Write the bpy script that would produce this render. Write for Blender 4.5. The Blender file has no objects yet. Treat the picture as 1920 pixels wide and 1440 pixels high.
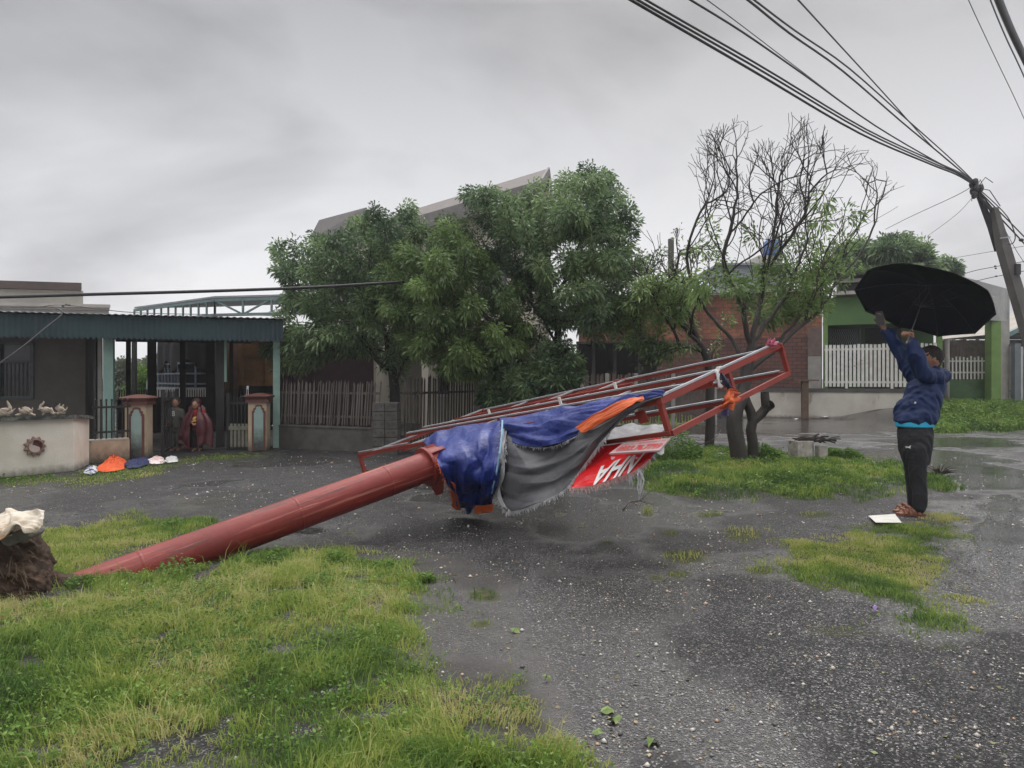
import bpy, bmesh, math, random
import numpy as np
from mathutils import Vector, Matrix, kdtree
random.seed(7); RNG = np.random.default_rng(7)
SC = bpy.context.scene; COL = SC.collection
R = math.radians
# ------------------------------------------------------------------ camera, sky, sun, exposure
FOC = 1350.0; HOR = 710.0; CAMZ = 1.4
cam_d = bpy.data.cameras.new('camera'); cam = bpy.data.objects.new('camera', cam_d); COL.objects.link(cam)
cam.location = (0, 0, CAMZ); cam.rotation_euler = (R(90), 0, 0)
cam_d.sensor_width = 36; cam_d.lens = FOC/1920*36; cam_d.shift_y = -10/1920
cam_d.clip_start = .05; cam_d.clip_end = 3000
SC.camera = cam
SC.view_settings.view_transform = 'Standard'; SC.view_settings.look = 'None'
SC.view_settings.exposure = 0.33; SC.view_settings.gamma = 1
SUN_EL, SUN_AZ = 52, 20          # azimuth from +Y towards +X: the bright part of the cloud is ahead
w = bpy.data.worlds.new('World'); SC.world = w; w.use_nodes = True
def world():
    nt = w.node_tree; N = nt.nodes; L = nt.links; N.clear()
    out = N.new('ShaderNodeOutputWorld'); bg = N.new('ShaderNodeBackground'); bg.inputs[1].default_value = .1
    sky = N.new('ShaderNodeTexSky'); sky.sky_type = 'NISHITA'; sky.sun_disc = False
    sky.sun_elevation = R(SUN_EL); sky.sun_rotation = R(SUN_AZ); sky.dust_density = 4
    tc = N.new('ShaderNodeTexCoord'); mp = N.new('ShaderNodeMapping'); mp.inputs['Scale'].default_value = (1.0, 1.0, 2.4)
    mp.inputs['Rotation'].default_value = (0, R(10), R(6))
    L.new(tc.outputs['Generated'], mp.inputs[0])
    n1 = N.new('ShaderNodeTexNoise'); n1.inputs['Scale'].default_value = 1.5; n1.inputs['Detail'].default_value = 6; n1.inputs['Roughness'].default_value = .5
    n1.inputs['Distortion'].default_value = .35
    L.new(mp.outputs[0], n1.inputs[0])
    r1 = N.new('ShaderNodeValToRGB'); e = r1.color_ramp.elements
    e[0].position = .36; e[0].color = (.58, .58, .59, 1); e[1].position = .60; e[1].color = (1.22, 1.22, 1.22, 1)
    L.new(n1.outputs[0], r1.inputs[0])
    sep = N.new('ShaderNodeSeparateXYZ'); L.new(tc.outputs['Generated'], sep.inputs[0])
    r2 = N.new('ShaderNodeValToRGB'); e = r2.color_ramp.elements   # brightness of the overcast by height
    e[0].position = 0; e[0].color = (.44, .44, .452, 1); e[1].position = 1; e[1].color = (1.6, 1.49, 1.47, 1)
    for p, c in ((.12, (.405, .405, .415, 1)), (.30, (.30, .301, .308, 1)), (.46, (.20, .201, .206, 1)), (.62, (1.1, 1.1, 1.09, 1))):
        q = e.new(p); q.color = c
    L.new(sep.outputs[2], r2.inputs[0])
    mul = N.new('ShaderNodeMix'); mul.data_type = 'RGBA'; mul.blend_type = 'MULTIPLY'; mul.inputs[0].default_value = 1
    L.new(r2.outputs[0], mul.inputs[6]); L.new(r1.outputs[0], mul.inputs[7])
    # lighter on the left half, a little cooler on the right
    mr = N.new('ShaderNodeMapRange'); mr.inputs[1].default_value = -.7; mr.inputs[2].default_value = .6; mr.inputs[3].default_value = 1.02; mr.inputs[4].default_value = 1.0
    L.new(sep.outputs[0], mr.inputs[0])
    sc = N.new('ShaderNodeVectorMath'); sc.operation = 'SCALE'
    L.new(mul.outputs[2], sc.inputs[0]); L.new(mr.outputs[0], sc.inputs[3])
    sc2 = N.new('ShaderNodeVectorMath'); sc2.operation = 'SCALE'; sc2.inputs[3].default_value = CLOUD
    L.new(sc.outputs[0], sc2.inputs[0])
    mx = N.new('ShaderNodeMix'); mx.data_type = 'RGBA'; mx.inputs[0].default_value = .94
    L.new(sky.outputs[0], mx.inputs[6]); L.new(sc2.outputs[0], mx.inputs[7])
    L.new(mx.outputs[2], bg.inputs[0]); L.new(bg.outputs[0], out.inputs[0])
CLOUD = 15.0
world()
sd = bpy.data.lights.new('sun', 'SUN'); sd.energy = 1.1; sd.angle = R(40); sd.color = (1, .985, .96)
so = bpy.data.objects.new('sun', sd); COL.objects.link(so)
_d = Vector((math.sin(R(SUN_AZ))*math.cos(R(SUN_EL)), math.cos(R(SUN_AZ))*math.cos(R(SUN_EL)), math.sin(R(SUN_EL))))
so.rotation_euler = _d.to_track_quat('Z', 'Y').to_euler(); so.location = _d*50

# ------------------------------------------------------------------ helpers
def P(px, py, D): return Vector(((px-960)/FOC*D, D, CAMZ+(HOR-py)/FOC*D))
def G(px, py, z=0.0):
    D = (CAMZ-z)*FOC/(py-HOR); return Vector(((px-960)/FOC*D, D, z))
def lerp(a, b, t): return a+(b-a)*t
_perm = np.random.default_rng(3).random((256, 256))
def vnoise(x, y):
    xi = np.floor(x).astype(int); yi = np.floor(y).astype(int); fx = x-xi; fy = y-yi
    fx = fx*fx*(3-2*fx); fy = fy*fy*(3-2*fy)
    g = lambda a, b: _perm[a & 255, b & 255]
    return (g(xi, yi)*(1-fx)+g(xi+1, yi)*fx)*(1-fy)+(g(xi, yi+1)*(1-fx)+g(xi+1, yi+1)*fx)*fy
def fbm(x, y, s=1.0, o=4, seed=0):
    x = np.asarray(x, float)*s+seed*17.3; y = np.asarray(y, float)*s+seed*9.1; t = 0; a = .5; n = 0
    for _ in range(o):
        t = t+a*vnoise(x, y); n += a; a *= .5; x = x*2.03+11.7; y = y*2.03+5.3
    return t/n
# ---- materials
MATS = {}
def mat(name, c1, c2=None, scale=6.0, rough=.7, bump=0.0, bscale=None, spec=.35, metal=0.0, ramp=(.35, .65), stretch=(1, 1, 1),
        spots=None, coat=0.0, rough2=None, detail=5, low=None):
    """c1..c2 mixed by noise; spots=(colour, scale, threshold) adds stains; low=(colour, z0, z1) grime on the object's foot"""
    if name in MATS: return MATS[name]
    m = bpy.data.materials.new(name); m.use_nodes = True; nt = m.node_tree; N = nt.nodes; L = nt.links
    b = N['Principled BSDF']; tc = N.new('ShaderNodeTexCoord'); mp = N.new('ShaderNodeMapping'); mp.inputs['Scale'].default_value = stretch
    L.new(tc.outputs['Object'], mp.inputs[0])
    nz = N.new('ShaderNodeTexNoise'); nz.inputs['Scale'].default_value = scale; nz.inputs['Detail'].default_value = detail; nz.inputs['Roughness'].default_value = .6
    L.new(mp.outputs[0], nz.inputs[0])
    rp = N.new('ShaderNodeValToRGB'); e = rp.color_ramp.elements
    c2 = c2 or tuple(x*.8 for x in c1)
    e[0].position = ramp[0]; e[0].color = (*c1, 1); e[1].position = ramp[1]; e[1].color = (*c2, 1)
    L.new(nz.outputs[0], rp.inputs[0]); cur = rp.outputs[0]
    def over(cur, col, fac):
        mx = N.new('ShaderNodeMix'); mx.data_type = 'RGBA'; L.new(fac, mx.inputs[0]); L.new(cur, mx.inputs[6]); mx.inputs[7].default_value = (*col, 1)
        return mx.outputs[2]
    for sp in (spots or []):
        n2 = N.new('ShaderNodeTexNoise'); n2.inputs['Scale'].default_value = sp[1]; n2.inputs['Detail'].default_value = 6; n2.inputs['Roughness'].default_value = .7
        mp2 = N.new('ShaderNodeMapping'); mp2.inputs['Scale'].default_value = sp[3] if len(sp) > 3 else (1, 1, 1); mp2.inputs['Location'].default_value = (3.1, 7.7, 1.3)
        L.new(tc.outputs['Object'], mp2.inputs[0]); L.new(mp2.outputs[0], n2.inputs[0])
        mr = N.new('ShaderNodeMapRange'); mr.inputs[1].default_value = sp[2]; mr.inputs[2].default_value = sp[2]+.08; mr.inputs[4].default_value = .85
        L.new(n2.outputs[0], mr.inputs[0]); cur = over(cur, sp[0], mr.outputs[0])
    if low:
        s = N.new('ShaderNodeSeparateXYZ'); L.new(tc.outputs['Object'], s.inputs[0])
        n3 = N.new('ShaderNodeTexNoise'); n3.inputs['Scale'].default_value = 14; n3.inputs['Detail'].default_value = 5; L.new(tc.outputs['Object'], n3.inputs[0])
        ad = N.new('ShaderNodeMath'); ad.operation = 'MULTIPLY_ADD'; ad.inputs[1].default_value = -.45*(low[2]-low[1])*2; L.new(n3.outputs[0], ad.inputs[0]); L.new(s.outputs[2], ad.inputs[2])
        mr = N.new('ShaderNodeMapRange'); d = .45*(low[2]-low[1]); mr.inputs[1].default_value = low[1]-d; mr.inputs[2].default_value = low[2]-d; mr.inputs[3].default_value = .92; mr.inputs[4].default_value = 0
        L.new(ad.outputs[0], mr.inputs[0]); cur = over(cur, low[0], mr.outputs[0])
    L.new(cur, b.inputs['Base Color'])
    b.inputs['Metallic'].default_value = metal; b.inputs['Specular IOR Level'].default_value = spec
    if rough2 is None: b.inputs['Roughness'].default_value = rough
    else:
        mr = N.new('ShaderNodeMapRange'); mr.inputs[1].default_value = .3; mr.inputs[2].default_value = .7; mr.inputs[3].default_value = rough; mr.inputs[4].default_value = rough2
        L.new(nz.outputs[0], mr.inputs[0]); L.new(mr.outputs[0], b.inputs['Roughness'])
    if coat: b.inputs['Coat Weight'].default_value = coat; b.inputs['Coat Roughness'].default_value = .15
    if bump:
        n4 = N.new('ShaderNodeTexNoise'); n4.inputs['Scale'].default_value = bscale or scale*4; n4.inputs['Detail'].default_value = 6; L.new(mp.outputs[0], n4.inputs[0])
        bp = N.new('ShaderNodeBump'); bp.inputs['Strength'].default_value = bump; bp.inputs['Distance'].default_value = .02
        L.new(n4.outputs[0], bp.inputs['Height']); L.new(bp.outputs[0], b.inputs['Normal'])
    MATS[name] = m; return m
def leafmat(name, cols, rough=.4, trans=.35, spec=.4):
    """cols: colours along a per-leaf random value stored in attribute 'rnd'"""
    m = bpy.data.materials.new(name); m.use_nodes = True; nt = m.node_tree; N = nt.nodes; L = nt.links
    b = N['Principled BSDF']; at = N.new('ShaderNodeAttribute'); at.attribute_name = 'rnd'
    rp = N.new('ShaderNodeValToRGB'); e = rp.color_ramp.elements
    e[0].position = 0; e[0].color = (*cols[0], 1); e[1].position = 1; e[1].color = (*cols[-1], 1)
    for i, c in enumerate(cols[1:-1]): q = e.new((i+1)/(len(cols)-1)); q.color = (*c, 1)
    L.new(at.outputs['Fac'], rp.inputs[0]); L.new(rp.outputs[0], b.inputs['Base Color'])
    b.inputs['Roughness'].default_value = rough; b.inputs['Specular IOR Level'].default_value = spec
    tr = N.new('ShaderNodeBsdfTranslucent'); L.new(rp.outputs[0], tr.inputs[0])
    ms = N.new('ShaderNodeMixShader'); ms.inputs[0].default_value = trans
    L.new(b.outputs[0], ms.inputs[1]); L.new(tr.outputs[0], ms.inputs[2]); L.new(ms.outputs[0], N['Material Output'].inputs[0])
    return m
# ---- objects
def tag(o, label=None, cat=None, group=None, kind=None):
    if label: o['label'] = label
    if cat: o['category'] = cat
    if group: o['group'] = group
    if kind: o['kind'] = kind
    return o
def wloc(o):
    v = Vector((0, 0, 0))
    while o is not None: v += Vector(o.location); o = o.parent
    return v
def thing(name, label, cat, loc, group=None):
    o = bpy.data.objects.new(name, None); COL.objects.link(o); o.location = loc; o.empty_display_size = .2
    return tag(o, label, cat, group)
def link(name, me, m, parent=None, smooth=False, loc=None):
    """me holds world coordinates; moved so that the object's origin lies at its parent's origin or at its own foot"""
    n = len(me.vertices); co = np.empty(n*3, np.float32); me.vertices.foreach_get('co', co); co = co.reshape(-1, 3)
    o = bpy.data.objects.new(name, me); COL.objects.link(o)
    if parent is not None:
        off = np.array(wloc(parent)); o.parent = parent
    else:
        off = np.array([(co[:, 0].min()+co[:, 0].max())/2, (co[:, 1].min()+co[:, 1].max())/2, co[:, 2].min()]) if loc is None else np.array(loc)
        o.location = off
    me.vertices.foreach_set('co', (co-off).astype(np.float32).ravel())
    for mm in (m if isinstance(m, (list, tuple)) else [m]): me.materials.append(mm)
    if smooth: me.polygons.foreach_set('use_smooth', np.ones(len(me.polygons), bool))
    me.update(); return o
def npmesh(V, F, k, rnd=None):
    """V (n,3); F (m,k) faces of k corners"""
    me = bpy.data.meshes.new('m'); V = np.asarray(V, np.float32); F = np.asarray(F, np.int32)
    me.vertices.add(len(V)); me.vertices.foreach_set('co', V.ravel())
    me.loops.add(F.size); me.loops.foreach_set('vertex_index', F.ravel())
    me.polygons.add(len(F)); me.polygons.foreach_set('loop_start', np.arange(0, F.size, k, dtype=np.int32))
    me.update(calc_edges=True)
    if rnd is not None:
        a = me.attributes.new('rnd', 'FLOAT', 'POINT'); a.data.foreach_set('value', np.asarray(rnd, np.float32))
    return me
class MB:
    def __init__(s): s.v = []; s.f = []; s.mi = []
    def face(s, pts, mi=0):
        n = len(s.v); s.v += [tuple(p) for p in pts]; s.f.append(list(range(n, n+len(pts)))); s.mi.append(mi); return s
    def hexa(s, c, mi=0):   # 8 corners: bottom 4 ccw, top 4 ccw
        n = len(s.v); s.v += [tuple(p) for p in c]
        for f in ((3, 2, 1, 0), (4, 5, 6, 7), (0, 1, 5, 4), (1, 2, 6, 5), (2, 3, 7, 6), (3, 0, 4, 7)): s.f.append([n+i for i in f]); s.mi.append(mi)
        return s
    def box(s, c, size, u=(1, 0, 0), mi=0):  # u: direction of the size[0] axis in plan
        u = Vector(u).normalized(); v = Vector((-u.y, u.x, 0)); c = Vector(c); a, b, h = size[0]/2, size[1]/2, size[2]/2
        q = [c+u*x+v*y+Vector((0, 0, z)) for z in (-h, h) for x, y in ((-a, -b), (a, -b), (a, b), (-a, b))]
        return s.hexa(q, mi)
    def slab(s, p0, p1, z0, z1, th, back=True, mi=0):  # upright wall from p0 to p1 (plan), thickness behind (away from the camera side)
        p0 = Vector((p0[0], p0[1], 0)); p1 = Vector((p1[0], p1[1], 0)); d = (p1-p0).normalized(); n = Vector((-d.y, d.x, 0))*(th if back else -th)
        q = [p0, p1, p1+n, p0+n]
        if not back: q = q[::-1]
        return s.hexa([a+Vector((0, 0, z0)) for a in q]+[a+Vector((0, 0, z1)) for a in q], mi)
    def bar(s, a, b, w_, h_, up=(0, 0, 1), mi=0):
        a = Vector(a); b = Vector(b); d = (b-a).normalized(); up = Vector(up)
        if abs(d.dot(up)) > .98: up = Vector((0, 1, 0))
        x = d.cross(up).normalized()*w_/2; y = x.cross(d).normalized()*h_/2
        return s.hexa([a-x-y, a+x-y, b+x-y, b-x-y, a-x+y, a+x+y, b+x+y, b-x+y], mi)
    def tube(s, pts, r, n=8, cap=True, mi=0):
        pts = [Vector(p) for p in pts]; m = len(pts); rr = r if isinstance(r, (list, tuple)) else [r]*m
        base = len(s.v); prev = None
        for i, p in enumerate(pts):
            d = (pts[min(i+1, m-1)]-pts[max(i-1, 0)])
            d = d.normalized() if d.length > 1e-9 else Vector((0, 0, 1))
            if prev is None: x = d.orthogonal().normalized()
            else:
                x = prev-d*prev.dot(d); x = x.normalized() if x.length > 1e-6 else d.orthogonal().normalized()
            prev = x; y = d.cross(x)
            for k in range(n):
                t = 2*math.pi*k/n; s.v.append(tuple(p+(x*math.cos(t)+y*math.sin(t))*rr[i]))
        for i in range(m-1):
            for k in range(n):
                a = base+i*n+k; b = base+i*n+(k+1) % n; s.f.append([a, b, b+n, a+n]); s.mi.append(mi)
        if cap:
            s.f.append([base+k for k in range(n)][::-1]); s.f.append([base+(m-1)*n+k for k in range(n)]); s.mi += [mi, mi]
        return s
    def lathe(s, c, prof, n=16, mi=0, ax=(0, 0, 1)):
        c = Vector(c); z = Vector(ax).normalized(); x = z.orthogonal().normalized(); y = z.cross(x); base = len(s.v)
        for r_, h in prof:
            for k in range(n):
                t = 2*math.pi*k/n; s.v.append(tuple(c+z*h+(x*math.cos(t)+y*math.sin(t))*r_))
        for i in range(len(prof)-1):
            for k in range(n):
                a = base+i*n+k; b = base+i*n+(k+1) % n; s.f.append([a, b, b+n, a+n]); s.mi.append(mi)
        return s
    def ball(s, c, r, n=10, mi=0, sc=(1, 1, 1), rot=None):
        c = Vector(c); base = len(s.v); m = max(4, n//2+1)
        for i in range(1, m):
            a = math.pi*i/m
            for k in range(n):
                t = 2*math.pi*k/n; v = Vector((math.sin(a)*math.cos(t)*sc[0], math.sin(a)*math.sin(t)*sc[1], -math.cos(a)*sc[2]))*r
                if rot is not None: v = rot @ v
                s.v.append(tuple(c+v))
        top = Vector((0, 0, sc[2]*r)); top = rot @ top if rot is not None else top
        s.v.append(tuple(c-top)); s.v.append(tuple(c+top)); b0 = base+(m-1)*n; b1 = b0+1
        for i in range(m-2):
            for k in range(n):
                a = base+i*n+k; b = base+i*n+(k+1) % n; s.f.append([a, b, b+n, a+n]); s.mi.append(mi)
        for k in range(n):
            s.f.append([base+(k+1) % n, base+k, b0]); s.f.append([base+(m-2)*n+k, base+(m-2)*n+(k+1) % n, b1]); s.mi += [mi, mi]
        return s
    def prism(s, poly, axis, mi=0):  # closed polygon of 3d points, extruded by axis
        n = len(poly); base = len(s.v); axis = Vector(axis); s.v += [tuple(p) for p in poly]+[tuple(Vector(p)+axis) for p in poly]
        s.f.append([base+i for i in range(n)][::-1]); s.f.append([base+n+i for i in range(n)]); s.mi += [mi, mi]
        for i in range(n):
            j = (i+1) % n; s.f.append([base+i, base+j, base+n+j, base+n+i]); s.mi.append(mi)
        return s
    def mesh(s):
        me = bpy.data.meshes.new('m'); me.from_pydata(s.v, [], s.f); me.polygons.foreach_set('material_index', s.mi)
        bm = bmesh.new(); bm.from_mesh(me); bmesh.ops.recalc_face_normals(bm, faces=bm.faces); bm.to_mesh(me); bm.free(); return me
    def build(s, name, m, parent=None, smooth=False, bevel=0, auto=None):
        me = s.mesh(); o = link(name, me, m, parent, smooth or auto is not None)
        if auto is not None: me.set_sharp_from_angle(angle=R(auto))
        if bevel:
            b = o.modifiers.new('bevel', 'BEVEL'); b.width = bevel; b.segments = 2; b.limit_method = 'ANGLE'
        return o
def remesh(mb, vox, smooth=4, disp=None):
    me = mb.mesh(); o = bpy.data.objects.new('tmp', me); COL.objects.link(o)
    r = o.modifiers.new('r', 'REMESH'); r.mode = 'VOXEL'; r.voxel_size = vox
    sm = o.modifiers.new('s', 'SMOOTH'); sm.iterations = smooth; sm.factor = .5
    dg = bpy.context.evaluated_depsgraph_get(); dg.update(); me2 = bpy.data.meshes.new_from_object(o.evaluated_get(dg))
    bpy.data.objects.remove(o)
    if disp:
        n = len(me2.vertices); co = np.empty(n*3, np.float32); no = np.empty(n*3, np.float32)
        me2.vertices.foreach_get('co', co); me2.vertices.foreach_get('normal', no); co = co.reshape(-1, 3); no = no.reshape(-1, 3)
        co = co+no*disp(co)[:, None]; me2.vertices.foreach_set('co', co.astype(np.float32).ravel())
    me2.materials.clear(); return me2
def catmull(c, t):  # c: list of arrays, t in 0..1
    n = len(c)-1; x = min(max(t, 0), 1)*n; i = min(int(x), n-1); f = x-i
    p0 = c[max(i-1, 0)]; p1 = c[i]; p2 = c[i+1]; p3 = c[min(i+2, n)]
    return .5*((2*p1)+(-p0+p2)*f+(2*p0-5*p1+4*p2-p3)*f*f+(-p0+3*p1-3*p2+p3)*f**3)
def net(cols):  # cols[u][v] -> function S(u,v)
    C = [[np.array(p, float) for p in c] for c in cols]
    return lambda u, v: catmull([catmull(c, v) for c in C], u)
def sheet(S, nu, nv, disp=None, th=.004):
    """thin cloth with real thickness; disp(u,v)->metres along the normal"""
    V = np.array([[S(i/nu, j/nv) for j in range(nv+1)] for i in range(nu+1)])
    du = np.gradient(V, axis=0); dv = np.gradient(V, axis=1); nrm = np.cross(du, dv); nrm /= (np.linalg.norm(nrm, axis=2, keepdims=True)+1e-9)
    if disp is not None:
        uu, vv = np.meshgrid(np.linspace(0, 1, nu+1), np.linspace(0, 1, nv+1), indexing='ij'); V = V+nrm*disp(uu, vv)[..., None]
    a = V.reshape(-1, 3); b = (V+nrm*th).reshape(-1, 3); n = len(a); F = []
    idx = lambda i, j: i*(nv+1)+j
    for i in range(nu):
        for j in range(nv):
            q = [idx(i, j), idx(i+1, j), idx(i+1, j+1), idx(i, j+1)]; F.append(q); F.append([x+n for x in q[::-1]])
    for i in range(nu):
        F.append([idx(i, 0), idx(i, 0)+n, idx(i+1, 0)+n, idx(i+1, 0)]); F.append([idx(i+1, nv), idx(i+1, nv)+n, idx(i, nv)+n, idx(i, nv)])
    for j in range(nv):
        F.append([idx(0, j+1), idx(0, j+1)+n, idx(0, j)+n, idx(0, j)]); F.append([idx(nu, j), idx(nu, j)+n, idx(nu, j+1)+n, idx(nu, j+1)])
    return npmesh(np.vstack([a, b]), F, 4), V
def textmesh(txt, bold=False, shear=0.0):
    """letters as flat 2-D vertices/faces, normalised to 0..1 in both axes"""
    c = bpy.data.curves.new('t', 'FONT'); c.body = txt; c.size = 1; c.shear = shear; c.resolution_u = 3
    if bold: c.offset = .025
    o = bpy.data.objects.new('tmp', c); COL.objects.link(o); dg = bpy.context.evaluated_depsgraph_get(); dg.update()
    me = bpy.data.meshes.new_from_object(o.evaluated_get(dg)); bpy.data.objects.remove(o)
    bm = bmesh.new(); bm.from_mesh(me); bmesh.ops.triangulate(bm, faces=bm.faces); bmesh.ops.subdivide_edges(bm, edges=[e for e in bm.edges if e.calc_length() > .12], cuts=2, use_grid_fill=False)
    bmesh.ops.triangulate(bm, faces=bm.faces); bm.verts.index_update()
    V = np.array([v.co[:] for v in bm.verts]); F = [[v.index for v in f.verts] for f in bm.faces]; bm.free()
    mn = V[:, :2].min(0); mx = V[:, :2].max(0); return (V[:, :2]-mn)/(mx-mn), F, (mx-mn)
# ------------------------------------------------------------------ ground
LAWN = [(-900, 1093), (40, 1093), (115, 1090), (330, 1062), (480, 1026), (640, 1034), (760, 1072), (835, 1135), (775, 1165), (800, 1190), (835, 1215), (855, 1265), (990, 1268), (1020, 1310),
        (1040, 1370), (1130, 1400), (1190, 1445), (1300, 1900), (-900, 1900)]
LAWN2 = [(-500, 975), (60, 985), (215, 985), (420, 968), (395, 990), (260, 1035), (110, 1080), (-500, 1093)]
ISLAND = [(1205, 880), (1235, 850), (1330, 838), (1400, 842), (1500, 856), (1620, 862), (1700, 876), (1790, 900), (1800, 918), (1740, 932), (1600, 938), (1400, 940), (1300, 936), (1215, 922), (1190, 905)]
RIGHT = [(1440, 1035), (1475, 1005), (1560, 988), (1690, 968), (1790, 962), (1800, 1000), (1775, 1050), (1790, 1085), (1850, 1110), (1835, 1150), (1810, 1200), (1730, 1190), (1650, 1155), (1590, 1115), (1480, 1090), (1450, 1062)]
WALLFOOT = [(-400, 885), (140, 882), (250, 862), (330, 853), (520, 846), (530, 853), (330, 880), (260, 905), (120, 915), (-400, 935)]
MOSS = [(330, 930), (430, 915), (480, 930), (460, 960), (340, 972), (280, 955)]
VERGE = [(1752, 812), (1920, 808), (2600, 806), (2600, 738), (1920, 738), (1740, 770)]
MID = [(1090, 772), (1290, 778), (1330, 792), (1250, 800), (1100, 796)]
RSPARSE = [(1505, 1170), (1600, 1165), (1660, 1190), (1600, 1200), (1510, 1190)]
MUD = [(440, 1010), (560, 1000), (700, 1030), (880, 1050), (960, 1090), (1005, 1170), (1040, 1270), (1120, 1380), (1200, 1460), (1000, 1500), (600, 1100)]
TUFTS = [(1280, 1045, 48, 16), (1270, 1078, 26, 9), (1425, 1070, 36, 10), (1395, 1002, 34, 14), (910, 1118, 34, 14), (900, 1172, 36, 10), (1140, 1020, 14, 5), (1255, 1000, 18, 7), (1215, 960, 12, 12), (1090, 990, 8, 3),
         (1330, 965, 30, 5), (1530, 965, 40, 5), (1230, 1085, 20, 5), (655, 1000, 12, 4), (1050, 965, 10, 3), (525, 1040, 40, 14), (720, 1062, 24, 12), (335, 1062, 50, 22), (245, 975, 50, 18), (1775, 912, 30, 14)]
def topx(x, y):
    return 960+FOC*x/np.maximum(y, .3), HOR+FOC*CAMZ/np.maximum(y, .3)
def sdf(poly, px, py):
    d = np.full(np.shape(px), 1e9); ins = np.zeros(np.shape(px), bool); n = len(poly)
    for i in range(n):
        ax, ay = poly[i]; bx, by = poly[(i+1) % n]
        ex, ey = bx-ax, by-ay; t = np.clip(((px-ax)*ex+(py-ay)*ey)/(ex*ex+ey*ey), 0, 1)
        # vertical pixels count more: the ground is seen at a slant
        d = np.minimum(d, np.hypot(px-ax-ex*t, (py-ay-ey*t)*2.2)); c = ((ay > py) != (by > py)) & (px < ex*(py-ay)/(ey+1e-12)+ax); ins ^= c
    return np.where(ins, d, -d)
def smooth(x, a, b):
    t = np.clip((x-a)/(b-a), 0, 1); return t*t*(3-2*t)
def masks(x, y):
    px, py = topx(x, y); n = fbm(x, y, 2.2, 4, 1)-.5; n2 = fbm(x, y, 9, 3, 2)-.5; e = n*90+n2*60
    m = {}
    m['lawn'] = smooth(sdf(LAWN, px, py)+e*2.6+8, -30, 90)*np.clip(.45+1.9*(fbm(x, y, 1.4, 4, 5)-.28), 0, 1)
    bare = smooth(sdf([(780, 1165), (860, 1160), (960, 1230), (930, 1265), (850, 1255), (800, 1210)], px, py)+e*.5, -5, 25)
    m['lawn'] *= (1-bare)*smooth(fbm(x, y, 6, 3, 33), .26, .42)
    m['lawn2'] = smooth(sdf(LAWN2, px, py)+e*.8, -8, 22)
    m['island'] = smooth(sdf(ISLAND, px, py)+e*.7, -6, 22)*np.clip(.3+1.8*(fbm(x, y, 1.3, 3, 15)-.25), 0, 1)
    m['right'] = smooth(sdf(RIGHT, px, py)+e*2.2+4, -12, 95)
    m['foot'] = smooth(sdf(WALLFOOT, px, py)+e*.6, 0, 30)*.8
    m['moss'] = smooth(sdf(MOSS, px, py)+e*.8, 0, 50)*.45
    m['verge'] = smooth(sdf(VERGE, px, py)+e*.15, -3, 5)
    m['mid'] = smooth(sdf(MID, px, py)+e*.3, -3, 12)*.7
    m['sparse'] = smooth(sdf(RSPARSE, px, py)+e*.7, -5, 30)*.4
    t = np.zeros(np.shape(x))
    for cx, cy, rx, ry in TUFTS:
        q = np.hypot((px-cx)/rx, (py-cy)/ry)+n2*.8; t = np.maximum(t, smooth(1.15-q, 0, .7))
    m['tuft'] = t
    return m
def height(x, y):
    px, py = topx(x, y)
    z = (fbm(x, y, .8, 3, 8)-.5)*.03*smooth(y, 2, 5)
    z = z+smooth(y, 19.4, 23)*smooth(x, 10.6, 13)*.42
    z = z+smooth(sdf(ISLAND, px, py), 0, 60)*.07
    z = z+smooth(sdf(LAWN, px, py), 0, 160)*.035
    return z
def hgt(x, y): return float(height(np.array([float(x)]), np.array([float(y)]))[0])
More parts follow.
